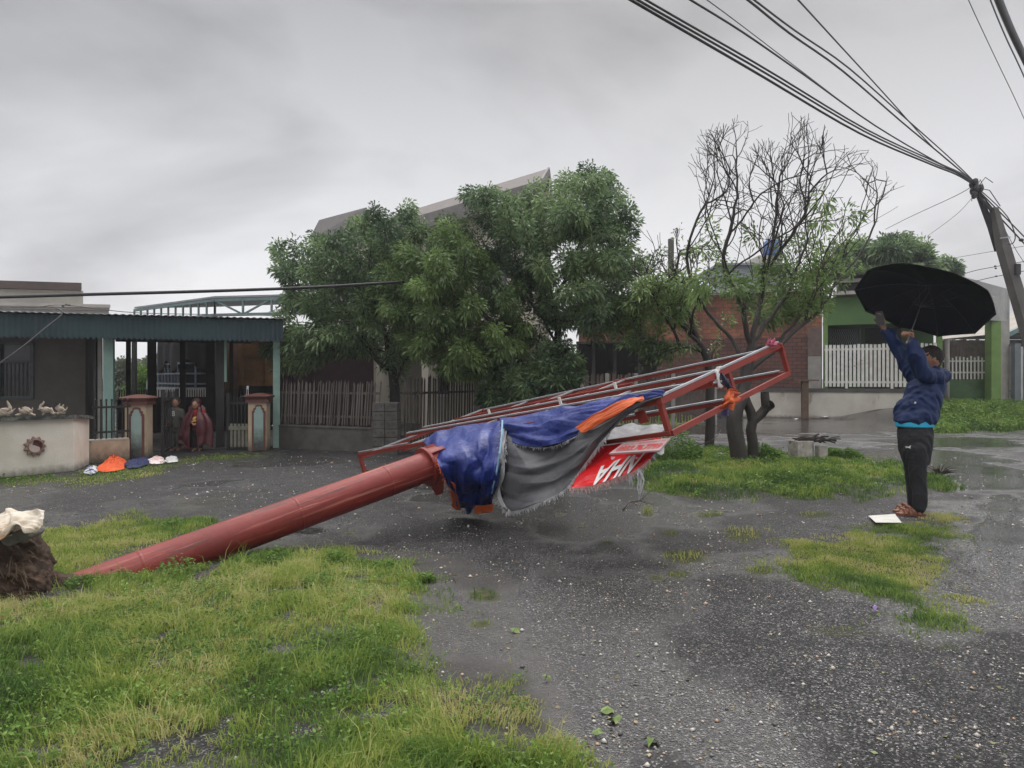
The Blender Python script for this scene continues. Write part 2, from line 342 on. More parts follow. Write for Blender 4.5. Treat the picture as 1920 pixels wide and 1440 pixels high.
def ground():
    rows = np.concatenate([np.linspace(-3, 1.6, 14)[:-1], 1.6*np.exp(np.linspace(0, math.log(40/1.6), 330))[:-1], 40*np.exp(np.linspace(0, math.log(2500/40), 30))])
    tt = np.linspace(-1, 1, 361); X = []; Y = []
    for r in rows:
        hw = max(3.0, abs(r)*1.05+1); X.append(tt*hw); Y.append(np.full_like(tt, r))
    X = np.array(X); Y = np.array(Y); m = masks(X, Y); Z = np.where(Y > .5, height(X, Y), 0)
    Z = Z*(Y < 60)
    gm = np.clip(np.max([m[k] for k in m], axis=0), 0, 1)*(Y > 1)
    px, py = topx(X, Y)
    mud = smooth(sdf(MUD, px, py)+(fbm(X, Y, 3, 3, 4)-.5)*60, -12, 18)*(Y > 1)
    # worn line along the old edge of the road
    wet = smooth(fbm(X, Y, .9, 4, 12), .47, .62)*.6
    pud = [(1560, 800, 260, 16), (1390, 805, 200, 10), (1700, 860, 150, 22), (1880, 1000, 60, 120), (560, 995, 50, 6), (1800, 830, 150, 10), (1180, 800, 120, 12), (1850, 900, 80, 30)]
    for cx, cy, rx, ry in pud:
        q = np.hypot((px-cx)/rx, (py-cy)/ry); wet = np.maximum(wet, smooth(1.3-q+(fbm(X, Y, 1.6, 4, 21)-.5)*1.4, 0, .6))
    wet = wet*(1-gm)
    pale = smooth(fbm(X, Y, .6, 4, 31), .42, .62)*smooth(px, 1250, 1750)*.9
    pale = np.maximum(pale, smooth(1-np.hypot((px-650)/400, (py-890)/60), 0, 1)*.5)
    line = np.exp(-(np.abs(sdf(MUD, px, py)+(fbm(X, Y, 4, 3, 40)-.5)*10)/5)**2)*(px > 430)*(px < 1130)*(Y > 1)
    pale = np.clip(pale+line*.8*smooth(fbm(X, Y, 2, 3, 41), .35, .6), 0, 1)
    nr, nc = X.shape; V = np.stack([X, Y, Z], -1).reshape(-1, 3)
    i, j = np.meshgrid(np.arange(nr-1), np.arange(nc-1), indexing='ij'); a = (i*nc+j).ravel(); F = np.stack([a, a+1, a+nc+1, a+nc], 1)
    me = npmesh(V, F, 4)
    for nm, arr in (('grass', gm), ('wet', wet), ('mud', mud), ('pale', pale), ('dirt', smooth(fbm(X, Y, 5, 4, 51), .4, .7))):
        at = me.attributes.new(nm, 'FLOAT', 'POINT'); at.data.foreach_set('value', arr.astype(np.float32).ravel())
    mt = bpy.data.materials.new('wet_gravel'); mt.use_nodes = True; nt = mt.node_tree; N = nt.nodes; L = nt.links; b = N['Principled BSDF']
    A = {}
    for nm in ('grass', 'wet', 'mud', 'pale', 'dirt'):
        q = N.new('ShaderNodeAttribute'); q.attribute_name = nm; A[nm] = q.outputs['Fac']
    tc = N.new('ShaderNodeTexCoord')
    def vor(scale, feat='F1'):
        v = N.new('ShaderNodeTexVoronoi'); v.voronoi_dimensions = '2D'; v.inputs['Scale'].default_value = scale; L.new(tc.outputs['Object'], v.inputs['Vector']); return v
    def noi(scale, det=6, ro=.65):
        v = N.new('ShaderNodeTexNoise'); v.inputs['Scale'].default_value = scale; v.inputs['Detail'].default_value = det; v.inputs['Roughness'].default_value = ro; L.new(tc.outputs['Object'], v.inputs['Vector']); return v
    def ramp(src, stops):
        r = N.new('ShaderNodeValToRGB'); e = r.color_ramp.elements; e[0].position, e[0].color = stops[0][0], (*stops[0][1], 1); e[1].position, e[1].color = stops[-1][0], (*stops[-1][1], 1)
        for p, c in stops[1:-1]: q = e.new(p); q.color = (*c, 1)
        L.new(src, r.inputs[0]); return r.outputs[0]
    def mix(f, a, b_, mode='MIX'):
        m = N.new('ShaderNodeMix'); m.data_type = 'RGBA'; m.blend_type = mode
        (L.new(f, m.inputs[0]) if not isinstance(f, float) else setattr(m.inputs[0], 'default_value', f))
        for k, s in ((6, a), (7, b_)):
            if isinstance(s, tuple): m.inputs[k].default_value = (*s, 1)
            else: L.new(s, m.inputs[k])
        return m.outputs[2]
    def mth(op, a, b_=None, c=None):
        m = N.new('ShaderNodeMath'); m.operation = op
        for k, s in enumerate((a, b_, c)):
            if s is None: continue
            if isinstance(s, (int, float)): m.inputs[k].default_value = s
            else: L.new(s, m.inputs[k])
        return m.outputs[0]
    v1 = vor(130); v2 = vor(45); n1 = noi(3.5); n2 = noi(60, 4)
    sepc = N.new('ShaderNodeSeparateColor'); L.new(v1.outputs['Color'], sepc.inputs[0])
    stone = ramp(sepc.outputs[0], [(0, (.004, .004, .005)), (.4, (.012, .012, .013)), (.7, (.03, .03, .031)), (.9, (.07, .069, .067)), (.985, (.175, .172, .165))])
    patch = ramp(n1.outputs[0], [(.3, (.72, .72, .74)), (.55, (1, 1, 1)), (.75, (1.35, 1.33, 1.3))])
    base = mix(1.0, stone, patch, 'MULTIPLY')
    base = mix(mth('MULTIPLY', A['pale'], .8), base, mix(1.0, base, (2.1, 2.08, 2.1), 'MULTIPLY'))
    mudc = ramp(noi(8).outputs[0], [(.3, (.03, .029, .028)), (.6, (.052, .049, .045)), (.8, (.09, .082, .073))])
    base = mix(mth('MULTIPLY', A['mud'], .75), base, mudc)
    soil = ramp(noi(14).outputs[0], [(.3, (.025, .028, .014)), (.55, (.055, .062, .024)), (.75, (.10, .095, .045))])
    gf = mth('MULTIPLY', A['grass'], mth('ADD', .65, mth('MULTIPLY', n2.outputs[0], .6)))
    gfc = N.new('ShaderNodeClamp'); L.new(gf, gfc.inputs[0])
    base = mix(gfc.outputs[0], base, soil)
    L.new(base, b.inputs['Base Color'])
    ro = mth('ADD', .62, mth('MULTIPLY', A['wet'], -.5)); ro = mth('ADD', ro, mth('MULTIPLY', n1.outputs[0], -.16)); ro = mth('MAXIMUM', ro, .13)
    ro = mth('ADD', ro, mth('MULTIPLY', A['grass'], .4)); ro = mth('MINIMUM', ro, .95)
    L.new(ro, b.inputs['Roughness']); L.new(mth('ADD', .22, mth('MULTIPLY', A['wet'], .4)), b.inputs['Specular IOR Level'])
    hgt_ = mth('ADD', mth('MULTIPLY', v1.outputs['Distance'], -1.0), mth('MULTIPLY', v2.outputs['Distance'], -.7)); hgt_ = mth('ADD', hgt_, mth('MULTIPLY', n2.outputs[0], .8))
    st = mth('ADD', .55, mth('MULTIPLY', A['wet'], -.5))
    bp = N.new('ShaderNodeBump'); bp.inputs['Distance'].default_value = .012; L.new(st, bp.inputs['Strength']); L.new(hgt_, bp.inputs['Height']); L.new(bp.outputs[0], b.inputs['Normal'])
    o = link('ground', me, mt, None, True, loc=(0, 0, 0)); tag(o, kind='structure')
ground()
# ------------------------------------------------------------------ grass
def scatter(n, x0, x1, y0, y1, key, fn=None, power=1.0):
    """random points inside one mask, more where the mask is strong"""
    x = RNG.uniform(x0, x1, n); y = RNG.uniform(y0, y1, n); m = masks(x, y)
    d = np.max([m[k] for k in key], axis=0) if isinstance(key, (list, tuple)) else m[key]
    keep = RNG.random(n) < np.clip(d, 0, 1)**power
    return x[keep], y[keep], d[keep]
def blades(x, y, h, wd, lean, rnd, name, material, label=None):
    n = len(x); z = height(x, y); a = RNG.uniform(0, 2*np.pi, n); b = fbm(x, y, 2.5, 2, 90)*12+RNG.normal(0, 1.1, n)
    dx, dy = np.cos(b)*lean, np.sin(b)*lean; wx, wy = np.cos(a)*wd/2, np.sin(a)*wd/2
    P0 = np.stack([x-wx, y-wy, z-.01], 1); P1 = np.stack([x+wx, y+wy, z-.01], 1)
    mx, my, mz = x+dx*h*.35, y+dy*h*.35, z+h*.6
    P2 = np.stack([mx+wx*.8, my+wy*.8, mz], 1); P3 = np.stack([mx-wx*.8, my-wy*.8, mz], 1)
    P4 = np.stack([x+dx*h, y+dy*h, z+h*np.sqrt(np.clip(1-lean**2*.6, .15, 1))], 1)
    V = np.stack([P0, P1, P2, P3, P4], 1).reshape(-1, 3); i = np.arange(n)*5
    F = np.concatenate([np.stack([i, i+1, i+2], 1), np.stack([i, i+2, i+3], 1), np.stack([i+3, i+2, i+4], 1)])
    me = npmesh(V, F, 3, np.repeat(rnd, 5)); o = link(name, me, material, None, False, loc=(0, 0, 0)); return o
GRASS = leafmat('grass_green', [(.06, .12, .03), (.12, .21, .042), (.22, .31, .062), (.34, .38, .10), (.44, .42, .19)], rough=.6, trans=.45, spec=.25)
def turf(name, label, n, box, key, h0, h1, tone, power=1.0, wd=.0035, lean=(.35, 1.15)):
    x, y, d = scatter(n, *box, key, power=power); c = fbm(x, y, 3.3, 3, 60); h = (h0+(h1-h0)*smooth(c, .3, .7))*RNG.uniform(.45, 1.25, len(x))*(.45+.55*d)
    r = np.clip(tone+(fbm(x, y, 1.6, 4, 61)-.5)*1.7+(fbm(x, y, 7, 2, 62)-.5)*.6+RNG.normal(0, .14, len(x)), 0, 1)
    o = blades(x, y, h, np.full(len(x), wd)*RNG.uniform(.6, 1.5, len(x)), RNG.uniform(lean[0], lean[1], len(x)), r, name, GRASS)
    tag(o, label, 'grass', kind='stuff')
turf('grass', 'yellow green rough lawn filling the near left corner', 240000, (-3.9, .9, 2.15, 5.9), ('lawn',), .035, .085, .5, wd=.0042)
turf('grass', 'long stray blades and stalks standing out of the near lawn', 9000, (-3.9, .9, 2.15, 5.9), ('lawn',), .10, .19, .62, wd=.004, lean=(.3, 1.1))
turf('grass', 'short pale grass behind the buried end of the fallen pole', 42000, (-5.2, -2.0, 4.9, 7.3), ('lawn2',), .03, .06, .62, wd=.006)
turf('grass', 'deep green grass on the island around the bare tree', 110000, (1.3, 7.2, 8.0, 15.0), ('island',), .045, .125, .28, wd=.009)
turf('grass', 'trampled light green grass patch in front of the man', 110000, (1.2, 4.6, 3.6, 7.6), ('right',), .02, .05, .52, wd=.005)
turf('grass', 'small yellowish grass tufts scattered over the gravel', 60000, (-4.2, 6.8, 3.8, 10.0), ('tuft', 'sparse'), .03, .08, .6, wd=.005)
turf('grass', 'dark weedy grass along the foot of the cream walls', 60000, (-11, -3.4, 9.0, 15.0), ('foot', 'moss'), .02, .05, .35, wd=.008)
turf('grass', 'tall green verge in front of the green gate', 90000, (10.3, 22, 18.0, 27.0), ('verge',), .10, .28, .25, wd=.02)
turf('grass', 'weedy strip beside the road below the picket fence', 25000, (1.5, 9, 20, 31), ('mid',), .06, .15, .35, wd=.02)
# broad-leaved weeds in the lawn
WEED = leafmat('weed_green', [(.05, .11, .026), (.10, .19, .04), (.17, .29, .06), (.26, .40, .10)], rough=.5, trans=.4, spec=.3)
def leafcloud(P0, dirs, size, aspect=.38, droop=.25, rnd=None):
    """diamond leaves folded on the midrib; P0 (n,3), dirs (n,3), size (n,)"""
    n = len(P0); d = dirs/(np.linalg.norm(dirs, axis=1, keepdims=True)+1e-9); u = RNG.normal(size=(n, 3)); s = np.cross(d, u); s /= (np.linalg.norm(s, axis=1, keepdims=True)+1e-9)
    nn = np.cross(s, d); L_ = size[:, None]; w_ = L_*aspect/2
    m = P0+d*L_*.45; tip = P0+d*L_+np.array([0, 0, -1.])*L_*droop
    a = m+s*w_+nn*w_*.35; b = m-s*w_+nn*w_*.35
    V = np.stack([P0, a, tip, b], 1).reshape(-1, 3); i = np.arange(n)*4
    F = np.concatenate([np.stack([i, i+1, i+2], 1), np.stack([i, i+2, i+3], 1)])
    return V, F, (np.repeat(rnd, 4) if rnd is not None else None)
def weeds(name, label, n, box, key, k, size, hh, power=1.0):
    x, y, d = scatter(n, *box, key, power=power); x = np.repeat(x, k); y = np.repeat(y, k); m = len(x)
    x = x+RNG.normal(0, size*.7, m); y = y+RNG.normal(0, size*.7, m); z = height(x, y)+RNG.random(m)*hh
    dirs = np.stack([RNG.normal(size=m), RNG.normal(size=m), RNG.uniform(-.1, .8, m)], 1)
    r = np.clip(fbm(x, y, 2, 3, 70)+RNG.normal(0, .15, m), 0, 1)
    V, F, rr = leafcloud(np.stack([x, y, z], 1), dirs, RNG.uniform(.5, 1.3, m)*size, .5, .1, r)
    tag(link(name, npmesh(V, F, 3, rr), WEED, None, False, loc=(0, 0, 0)), label, 'weeds', kind='stuff')
weeds('ground_cover', 'small broad leaved weeds mixed into the near lawn', 9000, (-3.9, .9, 2.15, 5.9), ('lawn',), 9, .022, .05, 1.5)
weeds('ground_cover', 'leafy weeds growing through the grass at the bare tree', 1500, (1.3, 7.2, 8.5, 14.5), ('island',), 7, .045, .09)
weeds('ground_cover', 'creeping weeds over the verge at the green gate', 2500, (10.3, 20, 18.5, 27), ('verge',), 8, .09, .3)
weeds('ground_cover', 'creeping weeds at the foot of the cream walls', 900, (-11, -3.4, 9.5, 14.5), ('foot',), 6, .04, .05)
# ------------------------------------------------------------------ loose stones
def stones():
    pts = []; 
    n = 20000; D = 2.5*np.exp(RNG.random(n)**1.0*math.log(13/2.5)); px = RNG.uniform(-60, 1980, n); x = (px-960)/FOC*D; y = D
    m = masks(x, y); g = np.max([m[k] for k in m], axis=0); qx, qy = topx(x, y)
    dens = np.clip(.12+smooth(fbm(x, y, 1.7, 4, 80), .4, .65)*.9, 0, 1)*(1-.93*np.clip(g*1.5, 0, 1))*(qx > 420-(qy < 1000)*500)
    dens = np.maximum(dens, np.exp(-((qx-1375)/45)**2-((qy-872)/12)**2)*2)
    keep = RNG.random(n) < dens; x, y = x[keep], y[keep]; n = len(x); s = (.0013+.0042*RNG.random(n)**5)*(1+y*.16)*RNG.choice([1, 1, 1, 1.7], n)
    base = np.array([(1, 0, 0), (0, 1, 0), (-1, 0, 0), (0, -1, 0), (0, 0, .75), (0, 0, -.5), ], float)
    V = base[None]*s[:, None, None]*RNG.uniform(.6, 1.5, (n, 6, 1)); a = RNG.uniform(0, 6.28, n); c, q = np.cos(a)[:, None], np.sin(a)[:, None]
    V = np.stack([V[..., 0]*c-V[..., 1]*q, V[..., 0]*q+V[..., 1]*c, V[..., 2]], -1); V[..., 0] += x[:, None]; V[..., 1] += y[:, None]; V[..., 2] += (height(x, y)+s*.25)[:, None]
    i = np.arange(n)*6; F = []
    for k in range(4):
        l = (k+1) % 4; F += [np.stack([i+k, i+l, i+4], 1), np.stack([i+l, i+k, i+5], 1)]
    me = npmesh(V.reshape(-1, 3), np.concatenate(F), 3, np.repeat(RNG.random(n)**1.0*.97, 6))
    sm = leafmat('stone_chips', [(.08, .08, .08), (.16, .16, .155), (.26, .255, .245), (.38, .37, .35), (.48, .46, .43), (.5, .47, .42), (.40, .34, .27), (.42, .25, .15)], rough=.55, trans=0, spec=.25)
    tag(link('gravel', me, sm, None, False, loc=(0, 0, 0)), 'pale and orange stone chips strewn over the wet asphalt', 'gravel', kind='stuff')
stones()
def litter():
    n = 420; D = 2.5*np.exp(RNG.random(n)*math.log(9/2.5)); px = RNG.uniform(700, 1900, n); x = (px-960)/FOC*D; y = D
    V, F, r = leafcloud(np.stack([x, y, height(x, y)+.006], 1), np.stack([RNG.normal(size=n), RNG.normal(size=n), np.zeros(n)], 1), RNG.uniform(.012, .03, n), .6, 0, RNG.random(n))
    V[:, 2] = np.clip(V[:, 2], height(V[:, 0], V[:, 1])+.002, None)
    lm = leafmat('dead_leaf', [(.3, .22, .12), (.3, .24, .13), (.2, .2, .08), (.16, .22, .08), (.4, .3, .2)], rough=.6, trans=.1)
    tag(link('leaf_litter', npmesh(V, F, 3, r), lm, None, False, loc=(0, 0, 0)), 'small yellow and brown fallen leaves on the gravel', 'leaves', kind='stuff')
litter()
LEAFG = mat('torn_green_leaf', (.10, .18, .05), (.22, .27, .10), 40, .45)
for px, py, s, a, lb in ((1140, 1337, .040, .2, 'large torn green leaf, biggest of the fallen leaves near the lawn edge'), (1153, 1355, .03, 1.2, 'green leaf lying just below the largest fallen leaf'),
                     (1222, 1395, .036, 2.2, 'bright green leaf lying alone low down on the gravel'), (967, 1186, .032, .6, 'pale green leaf beside the wet gutter'), (1120, 1380, .026, 2.8, 'crumpled dull green leaf at the edge of the lawn'),
                     (1026, 1277, .02, 1.0, 'small light green leaf on the gutter line')):
    c = G(px, py, .0); c.z = hgt(c.x, c.y)+.012; b = MB(); k = 9; ring = []
    for i in range(k):
        t = a+2*math.pi*i/k; r = s*(1 if i % 2 else .66)*(1.3 if i == 3 else 1); ring.append(c+Vector((math.cos(t)*r, math.sin(t)*r*.75, random.uniform(-.012, .022))))
    for i in range(k): b.face([c+Vector((0, 0, .012)), ring[i], ring[(i+1) % k]])
    tag(b.build('fallen_leaf', LEAFG), lb, 'leaf', 'green leaves blown onto the gravel')
# ------------------------------------------------------------------ buildings and fences
CREAM = mat('cream_plaster', (.66, .63, .56), (.55, .51, .43), 2.2, .8, .25, 40, spots=[((.17, .15, .12), 5, .66), ((.06, .06, .045), 38, .73)], low=((.08, .085, .065), -.02, .13))
CREAM2 = mat('ochre_plaster', (.45, .36, .26), (.34, .27, .19), 3, .8, .25, 40, spots=[((.14, .12, .09), 6, .64)], low=((.05, .055, .045), 0, .25))
GREYW = mat('grey_render', (.13, .118, .105), (.09, .082, .075), 2, .85, .2, 30)
MINT = mat('mint_paint', (.22, .33, .29), (.17, .27, .24), 4, .6, .15, 30, spots=[((.1, .12, .1), 7, .66)])
MINTP = mat('mint_panel', (.25, .34, .31), (.2, .29, .27), 4, .7, .15, 30, low=((.035, .035, .03), .12, .5))
MAROON = mat('maroon_trim', (.13, .045, .035), (.09, .04, .035), 6, .6, .2, 40)
FASCIA = mat('blue_green_sheet', (.028, .056, .062), (.018, .034, .042), 1.2, .5, .15, 12, spots=[((.03, .04, .04), 3, .62, (1, 1, .3))], metal=.1, ramp=(.3, .7))
TEALS = mat('teal_steel', (.16, .23, .22), (.11, .17, .17), 3, .5)
DARKM = mat('dark_steel', (.018, .018, .02), (.03, .028, .028), 8, .5)
DARKW = mat('dark_post', (.035, .032, .034), (.022, .02, .022), 4, .7)
ROOFM = mat('zinc_sheet', (.3, .31, .33), (.2, .21, .23), 2, .4, metal=.5)
PALEG = mat('pale_concrete', (.42, .40, .36), (.34, .32, .29), 2, .85, .2, 30, spots=[((.2, .18, .16), 3, .62, (1, 1, .25))])
BROWNC = mat('brown_cap', (.11, .085, .08), (.08, .065, .06), 3, .8)
CONC = mat('raw_concrete', (.105, .10, .092), (.06, .058, .054), 3, .85, .35, 30, spots=[((.05, .055, .05), 4, .6)])
CONCL = mat('light_concrete', (.3, .29, .27), (.22, .215, .2), 3, .8, .3, 30, spots=[((.12, .11, .1), 5, .64, (1, 1, .3))])
WOODG = mat('weathered_picket', (.13, .115, .105), (.06, .053, .048), 5, .8, .3, 40, stretch=(1, 1, .2))
WOODD = mat('dark_picket', (.07, .058, .052), (.045, .038, .034), 5, .8, .2, 30)
WHITEP = mat('white_paint', (.72, .72, .69), (.58, .57, .52), 5, .45, spots=[((.3, .24, .18), 9, .62), ((.22, .2, .17), 3, .66, (1, 1, .3))])
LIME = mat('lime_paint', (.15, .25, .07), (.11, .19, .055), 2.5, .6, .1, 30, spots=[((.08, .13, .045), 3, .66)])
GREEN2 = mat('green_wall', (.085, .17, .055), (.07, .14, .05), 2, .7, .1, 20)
GLASS = mat('window_glass', (.015, .017, .02), (.025, .027, .03), 3, .15, spec=.6)
def line_at(p0, p1, px):  # point of the plan line p0-p1 seen in pixel column px
    k = (px-960)/FOC; dx, dy = p1[0]-p0[0], p1[1]-p0[1]; t = (k*p0[1]-p0[0])/(dx-k*dy); return Vector((p0[0]+dx*t, p0[1]+dy*t, 0))
def on(p0, p1, px, py):  # same, with the height seen at py
    v = line_at(p0, p1, px); v.z = CAMZ+(HOR-py)/FOC*v.y; return v
def back(v, d, p0, p1):
    u = Vector((p1[0]-p0[0], p1[1]-p0[1], 0)).normalized(); return Vector(v)+Vector((-u.y, u.x, 0))*d
# ---- house on the left
CL = (Vector((-9.1, 12.8, 0)), Vector((-4.65, 14.3, 0))); cu = (CL[1]-CL[0]).normalized(); cn = Vector((-cu.y, cu.x, 0))
def left_house():
    h = thing('house', 'grey single storey house behind the cream wall, under the long blue green corrugated awning', 'house', (-7.5, 14.5, 0))
    a0 = CL[0]-cu*5.2; a1 = CL[1]+cu*.1; L_ = (a1-a0).length; b = MB(); n = int(L_/.045)
    # corrugated fascia with a zigzag lower edge
    for i in range(n):
        s0, s1 = L_*i/n, L_*(i+1)/n; o0 = .012*(i % 2); o1 = .012*((i+1) % 2); z0 = 2.17-(.0 if i % 2 else .055); z1 = 2.17-(.0 if (i+1) % 2 else .055)
        p, q = a0+cu*s0+cn*o0, a0+cu*s1+cn*o1
        b.hexa([p+Vector((0, 0, z0)), q+Vector((0, 0, z1)), q+cn*.006+Vector((0, 0, z1)), p+cn*.006+Vector((0, 0, z0)), p+Vector((0, 0, 2.56)), q+Vector((0, 0, 2.56)), q+cn*.006+Vector((0, 0, 2.56)), p+cn*.006+Vector((0, 0, 2.56))])
    b.build('awning_fascia', FASCIA, h)
    b = MB(); n = int(L_/.06); D_ = 5.6
    for i in range(n):
        s0, s1 = L_*i/n, L_*(i+1)/n; z0 = 2.575+.02*(i % 2); z1 = 2.575+.02*((i+1) % 2); f = -cn*.09
        p, q = a0+cu*s0, a0+cu*s1; zb = .16
        b.hexa([p+f+Vector((0, 0, z0)), q+f+Vector((0, 0, z1)), q+cn*D_+Vector((0, 0, z1+zb)), p+cn*D_+Vector((0, 0, z0+zb)), p+f+Vector((0, 0, z0+.01)), q+f+Vector((0, 0, z1+.01)), q+cn*D_+Vector((0, 0, z1+zb+.01)), p+cn*D_+Vector((0, 0, z0+zb+.01))])
    b.build('awning_roof', ROOFM, h)
    b = MB()
    for k in (.35, 2.3, 4.0, 5.3): b.bar(a0+cn*k+Vector((0, 0, 2.49+.03*k)), a1+cn*k+Vector((0, 0, 2.49+.03*k)), .07, .09)
    for s in (2.3, 4.2, 5.6, L_-.15): b.bar(a0+cu*s+cn*.05+Vector((0, 0, 2.42)), a0+cu*s+cn*5.4+Vector((0, 0, 2.5)), .06, .1)
    b.build('awning_frame', DARKM, h)
    W0, W1 = CL[0]+cn*1.3, CL[1]+cn*1.3
    e = line_at(W0, W1, 160); s = W0-cu*6
    wn = [line_at(W0, W1, -70), line_at(W0, W1, 64)]; z_ = lambda v, y: CAMZ+(HOR-y)/FOC*v.y
    b = MB(); zs, zt = z_(wn[1], 748), z_(wn[1], 640)
    b.slab(s, wn[0], 0, 2.6, .2).slab(wn[1], e, 0, 2.6, .2).slab(wn[0], wn[1], 0, zs, .2).slab(wn[0], wn[1], zt, 2.6, .2)
    rb = P(182, 700, 18.6); b.slab(e+cn*.2-cu*.01, rb, 0, 2.6, .2, True)
    b.slab(s+cn*3.9, Vector((rb.x-.2, rb.y, 0)), 0, 2.6, .2, True); b.build('wall', GREYW, h)
    f = MB(); zc = z_(wn[1], 678); m_ = (wn[0]+wn[1])/2
    for z in (zs+.03, zc, zt-.03): f.bar(wn[0]+Vector((0, 0, z)), wn[1]+Vector((0, 0, z)), .06, .06)
    for t in (0.02, .5, .98): v = wn[0].lerp(wn[1], t); f.bar(v+Vector((0, 0, zs)), v+Vector((0, 0, zt)), .06, .06)
    wi = f.build('window', mat('grey_frame', (.09, .1, .1), (.06, .07, .07), 5, .6), h)
    g = MB(); g.slab(wn[0]+cn*.09, wn[1]+cn*.09, zs, zt, .01).build('pane', GLASS, wi)
    g = MB()
    for i in range(17): v = wn[0].lerp(wn[1], (i+.5)/17)-cn*.015; g.bar(v+Vector((0, 0, zs)), v+Vector((0, 0, zc)), .012, .012)
    for z in (.25, .6): g.bar(wn[0]-cn*.015+Vector((0, 0, lerp(zs, zc, z))), wn[1]-cn*.015+Vector((0, 0, lerp(zs, zc, z))), .014, .014)
    g.build('window_grille', DARKM, wi)
    b = MB(); r0 = s+cn*.1; b.slab(r0-cn*.25, e-cn*.0+cu*.1, 2.602, 2.68, 4.2); b.build('flat_roof', CONC, h)
    # upper block with brown cap, cornice of the lower block
    U0, U1 = P(-420, 560, 16.6), P(156, 560, 18.2); sk = Vector((-.62, .78, 0))
    def skew(b, p, q, z0, z1, d): c = [Vector((v.x, v.y, 0)) for v in (p, q, q+sk*d, p+sk*d)]; return b.hexa([v+Vector((0, 0, z0)) for v in c]+[v+Vector((0, 0, z1)) for v in c])
    b = MB(); skew(b, U0, U1, 3.1, 3.62, 3.5); skew(b, U0+Vector((.01, .01, 0)), U1-Vector((.3, -.01, 0)), 0, 3.09, 3.4); b.build('upper_wall', PALEG, h)
    b = MB(); d = (U1-U0).normalized(); skew(b, U0-Vector((.05, .1, 0)), U1+Vector((.02, -.1, 0)), 3.622, 3.81, 3.6).build('parapet_cap', BROWNC, h)
    K0, K1 = P(-420, 600, 16.0), P(212, 600, 17.5); b = MB(); skew(b, K0, K1-Vector((.1, 0, 0)), 2.75, 3.05, .5); skew(b, K0-Vector((.03, .06, 0)), K1+Vector((-.05, -.06, 0)), 3.052, 3.11, .5); skew(b, K0-Vector((.05, .12, 0)), K1+Vector((.0, -.12, 0)), 3.112, 3.19, .5); b.build('cornice', PALEG, h)
    # columns on the front line
    for px0, px1, dd, mm in ((193, 212, .28, MINT), (183, 191, .55, CONCL), (405, 425, .5, None), (512, 525, .25, MINT)):
        p, q = line_at(CL[0]+cn*dd, CL[1]+cn*dd, px0), line_at(CL[0]+cn*dd, CL[1]+cn*dd, px1); b = MB(); z0 = .0
        if mm: b.slab(p, q, z0, 2.42, (q-p).length).build('column', mm, h)
        else:
            b.slab(p, p.lerp(q, .75), 0, 2.42, .2).build('column', DARKW, h); z = z_(q, 716); b = MB(); b.slab(p.lerp(q, .76), q, z, 2.42, .2).build('column', MINT, h)
    B0, B1 = CL[0]+cn*5.2, CL[1]+cn*5.2
    for px0, px1 in ((236, 245), (276, 293), (337, 348), (386, 402), (430, 437)):
        p, q = line_at(B0, B1, px0-3 if px0 < 230 else px0), line_at(B0, B1, px1-3 if px0 < 230 else px1); b = MB(); b.slab(p, q, 0, 2.62, .05).build('column', DARKW, h)
    p, q = line_at(B0, B1, 160), line_at(B0, B1, 184); b = MB(); b.slab(p, q, 0, 2.62, .2).build('wall', DARKW, h)
    # rear: low wall and its railing, with a beam above the openings
    p, q = line_at(B0, B1, 216), line_at(B0, B1, 470); b = MB(); b.slab(p+cn*.3, q+cn*.3, 0, .92, .12).build('low_wall', DARKW, h)
    b = MB(); b.slab(p+cn*.02, q+cn*.02, 2.33, 2.5, .1).build('beam', DARKW, h)
    b = MB(); n = 56
    for i in range(n): v = p.lerp(q, (i+.5)/n)+cn*.36; b.bar(v+Vector((0, 0, .92)), v+Vector((0, 0, 1.12)), .02, .02)
    b.build('railing', DARKM, h)
    f0, f1 = CL[0]+cn*.35, CL[1]+cn*.35; b = MB(); n0, n1 = line_at(f0, f1, 214), line_at(f0, f1, 244)
    return h
left_house()
# porch paving, ground behind
b = MB(); c = [CL[0]-cu*5+cn*.4, CL[1]+cn*.4, CL[1]+cn*5.4, CL[0]-cu*5+cn*5.4]; b.hexa([v+Vector((0, 0, -.05)) for v in c]+[v+Vector((0, 0, .02)) for v in c]); tag(b.build('porch_floor', CONC), kind='structure')
